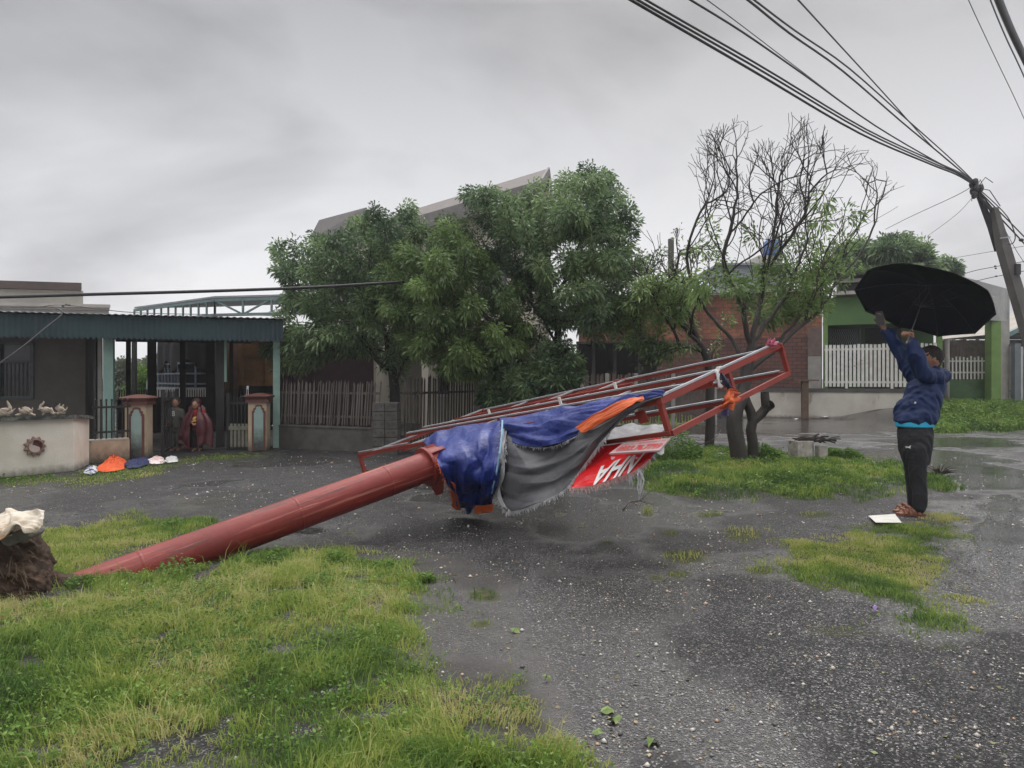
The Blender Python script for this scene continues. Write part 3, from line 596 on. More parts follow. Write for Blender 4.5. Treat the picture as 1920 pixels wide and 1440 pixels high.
# ---- cream corner wall with ornaments
WA, WB, WC = Vector((-7.22, 10.16, 0)), Vector((-6.64, 10.9, 0)), Vector((-6.90, 11.75, 0)); WA2 = WA-(WB-WA).normalized()*4.5
def corner_wall():
    t = thing('garden_wall', 'cream plastered corner wall at the far left with mould stained grey coping', 'wall', WB)
    inn = Vector((-.55, .35, 0)); b = MB(); H0, H1 = .8, .74
    b.hexa([WA2, WB, WC, WA2+Vector((-1.2, 1.4, 0)), WA2+Vector((0, 0, H0)), WB+Vector((0, 0, H0)), WC+Vector((0, 0, H1)), WA2+Vector((-1.2, 1.4, H0))]); b.build('wall', CREAM, t)
    b = MB(); o = Vector((.05, -.05, 0)); q = [WA2+Vector((.04, -.05, 0)), WB+o, WC+Vector((.06, .03, 0)), WA2+Vector((-1.24, 1.43, 0))]; hs = (H0+.002, H0+.002, H1+.002, H0+.002)
    b.hexa([v+Vector((0, 0, z)) for v, z in zip(q, hs)]+[v+Vector((0, 0, z+.055)) for v, z in zip(q, hs)]); b.build('coping', mat('mouldy_coping', (.16, .165, .15), (.03, .035, .035), 9, .8, .3, 40, ramp=(.35, .55)), t)
    # sun shaped relief with a swirl
    c = on(WA, WB, 65, 837); d = (WB-WA).normalized(); n = Vector((d.y, -d.x, 0)); up = Vector((0, 0, 1)); b = MB(); ring = []; nn = 44
    f = lambda r, a, o: c+d*(math.cos(a)*r)+up*(math.sin(a)*r)+n*o
    for rr, oo in ((lambda a: .135+.018*math.cos(11*a), .0), (lambda a: .125+.018*math.cos(11*a), .035), (lambda a: .095, .045), (lambda a: .088, .012)):
        ring.append([f(rr(2*math.pi*i/nn), 2*math.pi*i/nn, oo) for i in range(nn)])
    for k in range(3):
        for i in range(nn): j = (i+1) % nn; b.face([ring[k][i], ring[k][j], ring[k+1][j], ring[k+1][i]])
    so_ = b.build('sun_relief', mat('terracotta', (.25, .16, .13), (.2, .13, .11), 9, .8, .2, 60), t)
    b = MB(); b.face([f(.089, 2*math.pi*i/nn, .014) for i in range(nn)]).build('disc', mat('dark_red_glaze', (.10, .025, .025), (.08, .02, .02), 9, .5), so_)
    pts = [f(.085, a, .02) for a in np.linspace(math.radians(100), math.radians(285), 14)]+[c+d*(.022+.042*math.sin(x)*1.0)*1+up*(-.04+.04*(-math.cos(x)))*1+n*.02 for x in np.linspace(.2, 2.4, 5)]+[c+d*(-.012)+up*.02+n*.02, c+d*(-.04)+up*.03+n*.02]
    b = MB(); b.prism(pts, n*.006).build('swirl', mat('pale_glaze', (.5, .42, .38), (.42, .35, .32), 9, .6), so_)
corner_wall()
CER = mat('weathered_ceramic', (.36, .31, .25), (.27, .22, .17), 14, .7, .4, 60)
def ornament(px, pts, label, D_):
    """small moulded scroll figure: blobs and curled horns"""
    c = on(WA, WB, px, 773); c.z = .857; c = c+Vector((-.16, .12, 0)); d = (WB-WA).normalized(); b = MB()
    d = Vector((1, .15, 0)).normalized()
    for kind, *a in pts:
        if kind == 'b': x, z, r, sx, sz = a; b.ball(c+d*x+Vector((0, 0, z)), r, 10, sc=(sx, .6, sz))
        else:
            p, r0, r1 = a; m = len(p); Q = [c+d*x+Vector((0, 0, z))+Vector((0, random.uniform(-.01, .01), 0)) for x, z in p]; Q = [Vector(catmull([np.array(v) for v in Q], i/10)) for i in range(11)]
            b.tube(Q, [lerp(r0, r1, i/10) for i in range(11)], 7)
    me = remesh(b, .006, 2, lambda co: (fbm(co[:, 0]+co[:, 2], co[:, 1]*1.3+co[:, 2], 40, 2, 3)-.5)*.012); return tag(link('wall_ornament', me, CER, None, True), label, 'ornament', 'ceramic ornaments on the corner wall')
ornament(17, [('b', -.02, .05, .07, 1.3, .8), ('t', [(-.12, -.0), (-.07, .05), (0, .09), (.05, .08)], .03, .04), ('t', [(.04, .08), (.085, .12), (.05, .19), (.045, .23)], .035, .008), ('t', [(.03, .03), (.09, .05), (.13, .09), (.16, .115)], .03, .007), ('t', [(.0, .03), (.05, .02), (.06, 0)], .025, .02)], 'leftmost scroll ornament on the cream wall, with a tall curled horn', 10.5)
ornament(59, [('b', 0, .065, .075, 1.1, .75), ('t', [(-.06, .04), (-.08, .09), (-.10, .11)], .022, .006), ('t', [(.06, .04), (.08, .09), (.085, .12)], .022, .006), ('t', [(-.14, 0), (-.08, .02), (0, .03), (.08, .02), (.13, 0)], .02, .02), ('t', [(-.05, .1), (-.02, .12), (.03, .115), (.05, .1)], .015, .015)], 'squat flower shaped ornament second from the left on the cream wall', 10.7)
ornament(97, [('b', 0, .075, .06, 1.3, .8), ('t', [(-.06, .08), (-.075, .13), (-.04, .17), (-.035, .21)], .03, .008), ('t', [(-.02, .05), (-.08, .08), (-.12, .09)], .022, .006), ('t', [(.05, .1), (.075, .06), (.08, .03), (.13, .02)], .025, .02), ('t', [(-.02, .03), (-.05, 0)], .02, .015)], 'ornament with a long upright neck, third along the cream wall', 10.9)
ornament(124, [('b', 0, .08, .05, 1.2, .8), ('t', [(-.04, .07), (-.07, .1), (-.03, .13)], .02, .008), ('t', [(-.02, .1), (-.01, .15), (-.005, .165)], .018, .005), ('t', [(.02, .1), (.04, .14), (.045, .155)], .018, .005), ('t', [(.04, .05), (.08, .07), (.1, .12)], .022, .006), ('t', [(-.05, .01), (0, .03), (.06, .02)], .025, .022)], 'spiky ornament nearest the corner of the cream wall', 11)
# ---- low wall with railing between the corner wall and the gate
GP1, GP2 = Vector((-6.57, 12.55, 0)), Vector((-4.9, 13.85, 0))
LW0, LW1 = Vector((-6.95, 11.9, 0)), line_at(Vector((-6.95, 11.9, 0)), Vector((-6.45, 12.55, 0)), 243)
def low_wall():
    t = thing('low_wall', 'low ochre wall with dark iron railing between the corner wall and the left gate pillar', 'wall', LW0)
    b = MB(); b.slab(LW0, LW1, 0, .36, .14).build('wall', CREAM2, t); b = MB(); b.slab(LW0-Vector((.02, .02, 0)), LW1-Vector((0, .02, 0)), .362, .385, .18).build('coping', PALEG, t)
    d = (LW1-LW0); b = MB()
    for z in (.5, .92): b.bar(LW0+Vector((-.03, .08, z)), LW1+Vector((-.03, .08, z)), .03, .035)
    for i in range(7): v = LW0+d*((i+.5)/7)+Vector((-.03, .08, 0)); b.bar(v+Vector((0, 0, .385)), v+Vector((0, 0, 1.02)), .018, .018); b.ball(v+Vector((0, 0, 1.04)), .022, 6)
    b.build('railing', DARKM, t)
low_wall()
def pillar(name_pt, px0, px1, top, foot, lab, side):
    """square gate pillar with a framed mint panel"""
    c = name_pt; fd = Vector((1, .12, 0)).normalized(); fn = Vector((fd.y, -fd.x, 0)); W = .34; H = .94
    t = thing('gate_pillar', lab, 'pillar', c, 'pillars of the house gate')
    b = MB(); b.box(c+fn*(-W/2)+Vector((0, 0, H/2)), (W, W, H), fd).build('shaft', CREAM2, t)
    b = MB(); cc = c-fn*W/2; b.box(cc+Vector((0, 0, H+.03)), (W+.08, W+.08, .06), fd); 
    z = H+.061; q = [cc+fd*a+fn*b_ for a, b_ in ((-1, 1), (1, 1), (1, -1), (-1, -1))]; u = lambda s, z: [cc+(fd*a+fn*b_)*s+Vector((0, 0, z)) for a, b_ in ((-1, 1), (1, 1), (1, -1), (-1, -1))]
    b.hexa(u(W/2+.03, z)+u(W/2+.08, z+.06)).hexa(u(W/2+.08, z+.062)+u(W/2+.06, z+.08)).hexa(u(W/2+.055, z+.082)+u(.05, z+.12)); b.build('capital', MAROON, t)
    def outline(w_, z0, z1, s):  # panel with a shouldered, stepped top
        return [(-w_, z0), (w_, z0), (w_, z1-.12), (w_*.82, z1-.115), (w_*.78, z1-.07), (w_*.55, z1-.055), (w_*.5, z1-.015), (w_*.25, z1), (-w_*.25, z1), (-w_*.5, z1-.015), (-w_*.55, z1-.055), (-w_*.78, z1-.07), (-w_*.82, z1-.115), (-w_, z1-.12)]
    o = fn*.002; c2 = c+fd*.03
    fr = MB().prism([c2+o+fd*x+Vector((0, 0, z)) for x, z in outline(.125, .02, H-.04, 1)], fn*.02).build('panel_frame', MAROON, t)
    MB().prism([c2+fn*.024+fd*x+Vector((0, 0, z)) for x, z in outline(.088, .03, H-.075, 1)], fn*.004).build('panel', MINTP, fr)
pillar(GP1, 243, 290, 0, 0, 'gate pillar on the left of the two, next to the orange tarpaulin heap', 0)
pillar(GP2, 468, 510, 0, 0, 'gate pillar on the right, with the open pale gate leaf beside it', 0)
def gate_leaf(name, p0, p1, n, lab, pale, tall):
    t = thing('gate_leaf', lab, 'gate', p0, 'leaves of the iron gate'); d = (p1-p0); dn = d.normalized(); b = MB()
    for z in (.08, .5, tall-.2): b.bar(p0+Vector((0, 0, z)), p1+Vector((0, 0, z)), .03, .04)
    b.bar(p0, p0+Vector((0, 0, tall)), .05, .05).bar(p1, p1+Vector((0, 0, tall)), .05, .05); b.build('frame', DARKM, t)
    b = MB()
    for i in range(n): v = p0+d*((i+.5)/n); b.bar(v+Vector((0, 0, .05)), v+Vector((0, 0, tall-.08)), .018, .018); b.lathe(v+Vector((0, 0, tall-.08)), [(.016, 0), (.0, .07)], 4)
    b.build('bars', DARKM, t)
    b = MB(); nrm = Vector((dn.y, -dn.x, 0))*.03; w_ = d.length/(n*1.0)
    if pale:
        for i in range(n-1):
            v = p0+d*((i+1)/n)+nrm; b.slab(v-dn*.024, v+dn*.024, .07, .52, .012, True)
        b.slab(p0+dn*.03+nrm*1.5, p1-dn*.02+nrm*1.5, .40, .47, .008); b.build('slats', mat('pale_gate_slats', (.2, .2, .16), (.13, .13, .10), 9, .8), t)
g2l = P(428, 700, 14.1); g2l.z = 0
gate_leaf('gate_leaf', g2l, Vector((-5.02, 14.05, 0)), 7, 'right leaf of the iron gate, with pale slats on its lower half', True, 1.12)
q0 = Vector((-6.28, 12.95, 0)); q1 = P(332, 700, 14.6); q1.z = 0
gate_leaf('gate_leaf', q0, q1, 8, 'left leaf of the iron gate, dark bars swung inwards by the left pillar', False, 1.2)
# ---- concrete wall and picket fences in the middle
F0, F1 = line_at(Vector((-4.62, 14.5, 0)), Vector((-2.52, 13.5, 0)), 523), Vector((-2.52, 13.55, 0))
def picket_fence(name, lab, p0, p1, z0, z1, n, m_, rails, jit=.03, wall=None, posts=None, w_=.035, tip=True, postm=None, skip=(), lean=.0):
    t = thing(name, lab, 'fence', p0, 'picket fences'); d = p1-p0; dn = d.normalized(); b = MB()
    if wall: MB().slab(p0, p1, 0, wall, .16).build('base_wall', CONC, t); MB().slab(p0-Vector((0, .02, 0)), p1-Vector((0, .02, 0)), wall+.002, wall+.03, .2).build('coping', CONC, t)
    off = Vector((0, .08, 0)) if wall else Vector((0, 0, 0))
    for i in range(n):
        if i in skip: continue
        v = p0+d*((i+.5)/n)+off+dn*random.uniform(-jit, jit)*.5; h = z1+random.uniform(-jit, jit)*1.3; le = dn*(random.uniform(-jit, jit)+lean)*1.0; w2 = w_*random.uniform(.8, 1.2)
        b.bar(v+Vector((0, 0, z0+random.uniform(-.03, .03))), v+le+Vector((0, 0, h)), w2, .018, up=(0, 1, 0))
        if tip: a = v+le+Vector((0, 0, h)); b.prism([a-dn*w2/2, a+dn*w2/2, a+Vector((0, 0, .05))], Vector((0, .018, 0)))
    b.build('pickets', m_, t); b = MB()
    for z in rails: b.bar(p0+off+Vector((0, .03, z)), p1+off+Vector((0, .03, z)), .03, .045)
    b.build('rails', m_, t)
    for px in posts or []:
        v = line_at(p0, p1, px)+off; h = z1+.06; w3 = .1; MB().box(v+Vector((0, -.02, h/2)), (w3, w3, h)).build('post', postm or CONCL, t)
    return t
picket_fence('picket_fence', 'grey wooden picket fence on the dark concrete wall left of the block pillar', F0, F1, .5, 1.3, 38, WOODG, (.66, 1.12), wall=.44, w_=.028, lean=.05)
def block_pillar():
    c = Vector((-2.33, 13.4, 0)); t = thing('block_pillar', 'stub pillar of bare grey concrete blocks in the middle of the picket fence', 'pillar', c)
    b = MB(); z = 0
    for k in range(6):
        for i in (-1, 1): b.box(c+Vector((i*.115, random.uniform(-.004, .004), z+.078)), (.222, .44, .153))
        z += .16
    b.build('blocks', mat('grey_blocks', (.10, .095, .088), (.055, .052, .048), 6, .9, .4, 40), t, bevel=.006)
    b = MB(); z = 0
    for k in range(6):
        for i in (-1, 1):
            for j in (-.05, .05): b.box(c+Vector((i*.115+j, -.2215, z+.09)), (.022, .003, .03))
        z += .16
    b.build('holes', DARKM, t)
block_pillar()
H0_, H1_ = Vector((-2.08, 13.7, 0)), P(897, 700, 15.9); H1_.z = 0
picket_fence('picket_fence', 'dark weathered picket fence right of the block pillar, half hidden in leaves', H0_, H1_, .08, 1.42, 26, mat('dark_weathered', (.075, .065, .058), (.04, .034, .03), 6, .85), (.3, 1.12), posts=[893], w_=.035, lean=.03)
J0, J1 = P(1088, 700, 21), P(1262, 700, 21.5); J0.z = J1.z = 0
J1 = P(1345, 700, 21.8); J1.z = 0
picket_fence('picket_fence', 'brown picket fence with pale concrete posts in front of the dark shed', J0, J1, .1, 1.5, 46, mat('brown_picket', (.12, .085, .075), (.07, .05, .045), 6, .8), (.4, 1.3), posts=[1091, 1138, 1192, 1262, 1340], w_=.055)
b = MB(); v = P(907, 700, 15.0); v.z = 0; b.tube([v, v+Vector((0, 0, 2.45))], .028, 8); tag(b.build('pole', WHITEP, smooth=True), 'thin white pole standing beside the leafy tree behind the fence', 'pole')
# ---- tall cream house behind the trees
def big_house():
    a, e = Vector((.93, 18.2, 0)), Vector((-4.7, 24.4, 0)); d = (e-a).normalized(); n = Vector((d.y, -d.x, 0))
    if n.y < 0: n = -n
    t = thing('house', 'tall cream house with long grey eave behind the leafy trees', 'house', a)
    WALLC = mat('pale_yellow_wall', (.50, .47, .40), (.42, .39, .33), 1.5, .85, .15, 20, spots=[((.28, .26, .22), 1.5, .62, (1, 1, .3))]); H = 6.15
    D2 = 4.0; ns = Vector((.065, 1, 0)).normalized(); b = MB(); c = [a, a+ns*D2, e+ns*D2, e]; b.hexa([v for v in c]+[v+Vector((0, 0, H)) for v in c]); b.build('wall', WALLC, t)
    b = MB(); o = d*-.45; c = [a-d*.2-n*.55, a-d*.2+ns*(D2+.5), e+d*.5+ns*(D2+.5), e+d*.5-n*.55]; mid0 = (c[0]+c[1])/2+Vector((0, 0, 1.1)); mid1 = (c[2]+c[3])/2+Vector((0, 0, 1.1))
    z = Vector((0, 0, H-.12)); th = Vector((0, 0, .14))
    b.hexa([c[0]+z, mid0+z, mid1+z, c[3]+z, c[0]+z+th, mid0+z+th, mid1+z+th, c[3]+z+th]).hexa([mid0+z+Vector((.0, .0, -.002)), c[1]+z, c[2]+z, mid1+z, mid0+z+th, c[1]+z+th, c[2]+z+th, mid1+z+th]); b.build('roof', mat('grey_tiles', (.16, .145, .14), (.12, .11, .105), 6, .7, .4, 20), t)
    b = MB(); b.bar(c[0]+z+Vector((0, 0, .0))-n*.03, c[3]+z-n*.03, .05, .42).bar(c[0]+z-d*.03, mid0+z-d*.03, .05, .34).bar(c[1]+z-d*.03, mid0+z-d*.03, .05, .34); b.build('fascia', mat('taupe_fascia', (.19, .175, .175), (.15, .14, .14), 4, .7), t)
    b = MB(); b.face([a-d*.003+Vector((0, 0, H)), a+ns*D2-d*.003+Vector((0, 0, H)), (a+a+ns*D2)/2-d*.003+Vector((0, 0, H+1.0))]); b.build('gable', WALLC, t)
    for k, (s, z0) in enumerate(((1.6, .9), (4.2, .9), (1.6, 3.7), (4.2, 3.7), (6.6, 3.7))):
        p = a+d*s-n*.012; f = MB(); f.slab(p, p+d*1.2, z0, z0+1.3, .01, False).build('window', GLASS, t)
        
        for zz in (z0, z0+1.3): MB().bar(p+Vector((0, 0, zz))-n*.01, p+d*1.2+Vector((0, 0, zz))-n*.01, .05, .08).build('sill' if zz == z0 else 'lintel', WHITEP, t)
    # porch posts seen below the crowns
    for s in (2.9, 6.0):
        p = a+d*s-n*1.6; MB().box(p+Vector((0, 0, 1.3)), (.3, .3, 2.6), d).build('porch_post', WALLC, t)
    MB().slab(a+d*.5-n*1.7, a+d*7.5-n*1.7, 2.6, 2.8, 1.68, False).build('porch_slab', WALLC, t)
    return t
big_house()
def far_gable():
    a, q = P(597, 432, 30), P(640, 438, 27); t = thing('house', 'small pale gable with grey sheet roof peeping over the leftmost tree', 'house', (-7.6, 29, 0))
    b = MB(); l, p_, r = P(592, 445, 30), P(601, 419, 30), P(614, 447, 30); l.z = r.z = min(l.z, r.z)
    dz = Vector((2.4, -2.2, 0)); W_ = mat('cream_gable', (.48, .45, .38), (.42, .39, .33), 2, .85)
    b.hexa([Vector((l.x, l.y, 0)), Vector((r.x, r.y, 0)), Vector((r.x, r.y, 0))+dz, Vector((l.x, l.y, 0))+dz, l, r, r+dz, l+dz]); b.prism([l+Vector((0, -.01, .002)), r+Vector((0, -.01, .002)), p_+Vector((0, -.01, 0))], dz); b.build('wall', W_, t)
    b = MB(); e = Vector((0, 0, .07)); up = Vector((0, -.2, .03))
    b.hexa([p_+up, r+Vector((.25, -.2, -.2)), r+dz+Vector((.25, 0, -.2)), p_+dz+up, p_+up+e, r+Vector((.25, -.2, -.13)), r+dz+Vector((.25, 0, -.13)), p_+dz+up+e])
    b.hexa([l+Vector((-.25, -.2, -.2)), p_+up-Vector((.01, 0, 0)), p_+dz+up-Vector((.01, 0, 0)), l+dz+Vector((-.25, 0, -.2)), l+Vector((-.25, -.2, -.13)), p_+up+e-Vector((.01, 0, 0)), p_+dz+up+e-Vector((.01, 0, 0)), l+dz+Vector((-.25, 0, -.13))])
    b.build('roof', mat('grey_tiles2', (.2, .19, .19), (.14, .13, .13), 14, .7, .3, 20, stretch=(6, .3, .3)), t)
far_gable()
# ---- open metal shed with trusses behind the awning
def truss_shed():
    S1, S0, S2 = P(403, 563, 20.4), P(252, 585, 23.4), P(620, 557, 19.6); t = thing('metal_shed', 'pale green steel truss shed roof rising behind the awning', 'shed', (S1.x, S1.y, 0)); zt = S1.z; zb = zt-.42
    v = lambda p, z: Vector((p.x, p.y, z)); b = MB()
    for z in (zt, zb): b.bar(v(S0, z-.0), v(S1, z), .06, .08)
    n = 11
    for i in range(n+1): p = S0.lerp(S1, i/n); b.bar(v(p, zb), v(p, zt), .04, .06)
    b.build('side_truss', TEALS, t); b = MB()
    for z in (zt, zb): b.bar(v(S1, z), v(S2, z), .06, .08)
    n = 4
    for i in range(n+1): p = S1.lerp(S2, i/n); b.bar(v(p, zb), v(p, zt), .05, .06)
    for i in range(n):
        p, q = S1.lerp(S2, i/n), S1.lerp(S2, (i+1)/n)
        (b.bar(v(p, zt), v(q, zb), .04, .05) if i % 2 == 0 else b.bar(v(p, zb), v(q, zt), .04, .05))
    b.build('front_truss', TEALS, t)
    B2 = S2+Vector((-1.6, 4.5, 0)); B0 = S0+Vector((1.5, 2.0, 0)); b = MB(); up = Vector((0, 0, .12))
    c = [v(S0, zt+.06), v(S1, zt+.07), v(S2, zt+.06), v(B2, zt+.3), v(B0, zt+.3)]; b.prism(c, (0, 0, .05)); b.build('roof', ROOFM, t)
    for p in (S0, S1, S2, B2): MB().box(v(p, zb/2), (.12, .12, zb-.04)).build('post', DARKW, t)
truss_shed()
# ---- brick building, white plinth wall, green house along the street line
S_0, S_1 = Vector((3.63, 28.8, 0)), Vector((11.0, 25.4, 0)); su = (S_1-S_0).normalized(); sn = Vector((-su.y, su.x, 0))
def brickmat(name, c1, c2, mortar, fade):
    m = bpy.data.materials.new(name); m.use_nodes = True; nt = m.node_tree; N = nt.nodes; L = nt.links; b = N['Principled BSDF']; tc = N.new('ShaderNodeTexCoord')
    sp = N.new('ShaderNodeSeparateXYZ'); L.new(tc.outputs['Object'], sp.inputs[0]); cb = N.new('ShaderNodeCombineXYZ'); ml = N.new('ShaderNodeMath'); ml.operation = 'MULTIPLY'; ml.inputs[1].default_value = 1/su.x
    L.new(sp.outputs[0], ml.inputs[0]); L.new(ml.outputs[0], cb.inputs[0]); L.new(sp.outputs[2], cb.inputs[1])
    br = N.new('ShaderNodeTexBrick'); br.inputs['Scale'].default_value = 1; br.inputs['Brick Width'].default_value = .30; br.inputs['Row Height'].default_value = .135; br.inputs['Mortar Size'].default_value = .012; br.inputs['Bias'].default_value = .1
    br.inputs['Color1'].default_value = (*c1, 1); br.inputs['Color2'].default_value = (*c2, 1); br.inputs['Mortar'].default_value = (*mortar, 1); L.new(cb.outputs[0], br.inputs[0])
    nz = N.new('ShaderNodeTexNoise'); nz.inputs['Scale'].default_value = .7; nz.inputs['Detail'].default_value = 6; nz.inputs['Roughness'].default_value = .7; L.new(cb.outputs[0], nz.inputs[0])
    rp = N.new('ShaderNodeValToRGB'); rp.color_ramp.elements[0].position = .42; rp.color_ramp.elements[1].position = .58; L.new(nz.outputs[0], rp.inputs[0])
    mx = N.new('ShaderNodeMix'); mx.data_type = 'RGBA'; L.new(rp.outputs[0], mx.inputs[0]); L.new(br.outputs[0], mx.inputs[6])
    m2 = N.new('ShaderNodeMix'); m2.data_type = 'RGBA'; m2.blend_type = 'MULTIPLY'; m2.inputs[0].default_value = 1; L.new(br.outputs[0], m2.inputs[6]); m2.inputs[7].default_value = (*fade, 1); L.new(m2.outputs[2], mx.inputs[7])
    L.new(mx.outputs[2], b.inputs['Base Color']); b.inputs['Roughness'].default_value = .85
    bp = N.new('ShaderNodeBump'); bp.inputs['Strength'].default_value = .6; bp.inputs['Distance'].default_value = .02; L.new(br.outputs['Fac'], bp.inputs['Height']); bp.invert = True; L.new(bp.outputs[0], b.inputs['Normal']); return m
BR1 = brickmat('orange_brick', (.34, .12, .065), (.24, .085, .05), (.12, .09, .075), (.42, .5, .55)); BR2 = brickmat('brown_brick', (.15, .065, .05), (.11, .05, .04), (.045, .03, .027), (.7, .72, .75))
def sat(px): return line_at(S_0, S_1, px)
def brick_house():
    t = thing('brick_building', 'unplastered orange and brown brick building behind the bare tree', 'building', sat(1380)); a, e = sat(1228), sat(1541)
    hz = lambda px, y: CAMZ+(HOR-y)/FOC*sat(px).y
    MB().slab(a, e, .9, 2.9, .2).build('lower_wall', BR2, t); MB().slab(a-su*1.9, e, 2.902, 4.55, .2).build('upper_wall', BR1, t)
    MB().slab(a, a-sn*.001+su*.001, 0, .01, .01) ; MB().slab(sat(1235)+sn*.01, e+sn*.01, 0, .9, .18).build('plinth', CONC, t)
    MB().slab(sat(1515)-sn*.03, sat(1540)-sn*.03, .9, hz(1528, 668), .05).build('patch', CONCL, t)
    MB().slab(sat(1515)-sn*.03, sat(1540)-sn*.03, hz(1528, 667), 3.2, .05).build('pier', mat('brown_plaster', (.15, .11, .095), (.11, .08, .07), 5, .8), t)
    b = MB(); n = 60; p0 = a-su*2.6-sn*.3; p1 = e-sn*.3; 
    for i in range(n):
        q0, q1 = p0.lerp(p1, i/n), p0.lerp(p1, (i+1)/n); z0 = 4.56+.03*(i % 2); z1 = 4.56+.03*((i+1) % 2); up = Vector((0, 0, .55))
        b.hexa([q0+Vector((0, 0, z0)), q1+Vector((0, 0, z1)), q1+sn*5+up+Vector((0, 0, z1)), q0+sn*5+up+Vector((0, 0, z0)), q0+Vector((0, 0, z0+.02)), q1+Vector((0, 0, z1+.02)), q1+sn*5+up+Vector((0, 0, z1+.02)), q0+sn*5+up+Vector((0, 0, z0+.02))])
    b.build('roof', mat('rusty_zinc', (.2, .19, .19), (.13, .11, .1), 3, .6), t)
    # dark open bay on the left
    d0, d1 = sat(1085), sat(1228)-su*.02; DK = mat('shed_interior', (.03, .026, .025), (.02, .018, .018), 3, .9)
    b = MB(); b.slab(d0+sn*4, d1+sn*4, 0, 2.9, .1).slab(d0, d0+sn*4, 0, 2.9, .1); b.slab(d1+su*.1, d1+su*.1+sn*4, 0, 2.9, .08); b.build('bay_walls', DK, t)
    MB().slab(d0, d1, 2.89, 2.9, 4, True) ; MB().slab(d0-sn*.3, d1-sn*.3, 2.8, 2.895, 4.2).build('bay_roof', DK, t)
    MB().slab(d0, d1+su*.1-su*.12, 2.902, 4.5, .15).build('bay_front', BR1, t)
    for px in (1110, 1150, 1196): v = sat(px)+sn*.2; MB().box(v+Vector((0, 0, 1.4)), (.12, .12, 2.8)).build('bay_post', DARKW, t)
    return t
brick_house()
def street_wall():
    t = thing('street_wall', 'white plastered street wall with brown stains and grey coping below the white fence', 'wall', sat(1560)-sn*.2)
    WS = mat('stained_white', (.56, .54, .49), (.45, .42, .37), 1.6, .85, .2, 30, spots=[((.22, .15, .11), 1.3, .56, (1, 1, .35)), ((.1, .09, .08), 30, .74)], low=((.14, .11, .09), 0, .12))
    a, e = sat(1395)-sn*.25, sat(1757)-sn*.25
    MB().slab(a, e, 0, .93, .22).build('wall', WS, t); MB().slab(a-sn*.03, e-sn*.03, .932, 1.06, .28).build('coping', CONC, t)
street_wall()
def white_fence():
    a, e = sat(1546)-sn*.12, sat(1757)-sn*.12; n = 27; t = thing('metal_fence', 'white painted picket fence on the stained street wall', 'fence', a+Vector((0, 0, 1.06))); d = e-a; b = MB()
    for i in range(n): v = a+d*((i+.5)/n); b.bar(v+Vector((0, 0, 1.12 if i % 11 != 5 else 1.061)), v+Vector((0, 0, 2.58+random.uniform(-.015, .015))), .085, .03, up=(0, 1, 0))
    b.build('pickets', WHITEP, t); b = MB()
    for z in (1.28, 2.42): b.bar(a+sn*.035+Vector((0, 0, z)), e+sn*.035+Vector((0, 0, z)), .04, .07)
    b.build('rails', WHITEP, t)
white_fence()
def green_house():
    t = thing('house', 'lime green street house with recessed porch and wavy window grille', 'house', sat(1550)); hz = lambda v, y: CAMZ+(HOR-y)/FOC*v.y
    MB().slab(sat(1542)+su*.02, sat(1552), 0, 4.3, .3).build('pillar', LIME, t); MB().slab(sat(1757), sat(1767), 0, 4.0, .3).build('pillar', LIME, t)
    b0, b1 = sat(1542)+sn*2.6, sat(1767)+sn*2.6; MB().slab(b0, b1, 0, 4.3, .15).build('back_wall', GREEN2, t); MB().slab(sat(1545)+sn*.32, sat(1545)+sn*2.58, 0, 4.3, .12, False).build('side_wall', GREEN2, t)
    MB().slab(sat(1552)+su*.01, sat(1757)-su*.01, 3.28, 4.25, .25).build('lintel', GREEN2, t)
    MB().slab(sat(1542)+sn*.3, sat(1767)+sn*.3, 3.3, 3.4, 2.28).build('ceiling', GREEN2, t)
    MB().slab(sat(1562)-sn*.35, sat(1760)-sn*.35, 4.3, 4.42, 3.4).build('roof_slab', PALEG, t); MB().slab(sat(1575)-sn*.15, sat(1760)-sn*.15, 4.422, 4.72, .12).build('parapet', DARKW, t)
    MB().slab(sat(1566)-sn*.3, sat(1760)-sn*.3, 4.722, 4.84, 1.2).build('roof_slab', PALEG, t); MB().slab(sat(1540)-sn*.5, sat(1640)-sn*.5, 4.93, 4.98, 1.4).build('roof_sheet', DARKM, t)
    MB().slab(sat(1568)-sn*.25, sat(1572)-sn*.25, 4.423, 4.72, .1).build('bracket', PALEG, t)
    w0, w1 = line_at(b0-sn*.03, b1-sn*.03, 1553), line_at(b0-sn*.03, b1-sn*.03, 1612); z1, z0 = hz(w0, 606), 1.6
    wi = MB().slab(w0, w1, z0, z1, .02).build('window', GLASS, t); b = MB(); n = 17
    for i in range(n):
        v = w0.lerp(w1, (i+.5)/n)-sn*.05; b.tube([v+su*.045*math.sin(k*1.35)+Vector((0, 0, lerp(z0, z1, k/18))) for k in range(19)], .009, 4)
    b.bar(w0-sn*.05+Vector((0, 0, z1)), w1-sn*.05+Vector((0, 0, z1)), .05, .05).bar(w1-sn*.05+Vector((0, 0, z0)), w1-sn*.05+Vector((0, 0, z1)), .05, .05); b.build('grille', mat('grey_grille', (.22, .25, .26), (.16, .18, .19), 5, .5), wi)
    w2, w3 = line_at(b0-sn*.03, b1-sn*.03, 1622), line_at(b0-sn*.03, b1-sn*.03, 1690); MB().slab(w2, w3, 0, z1, .02).build('door', DARKW, t)
green_house()
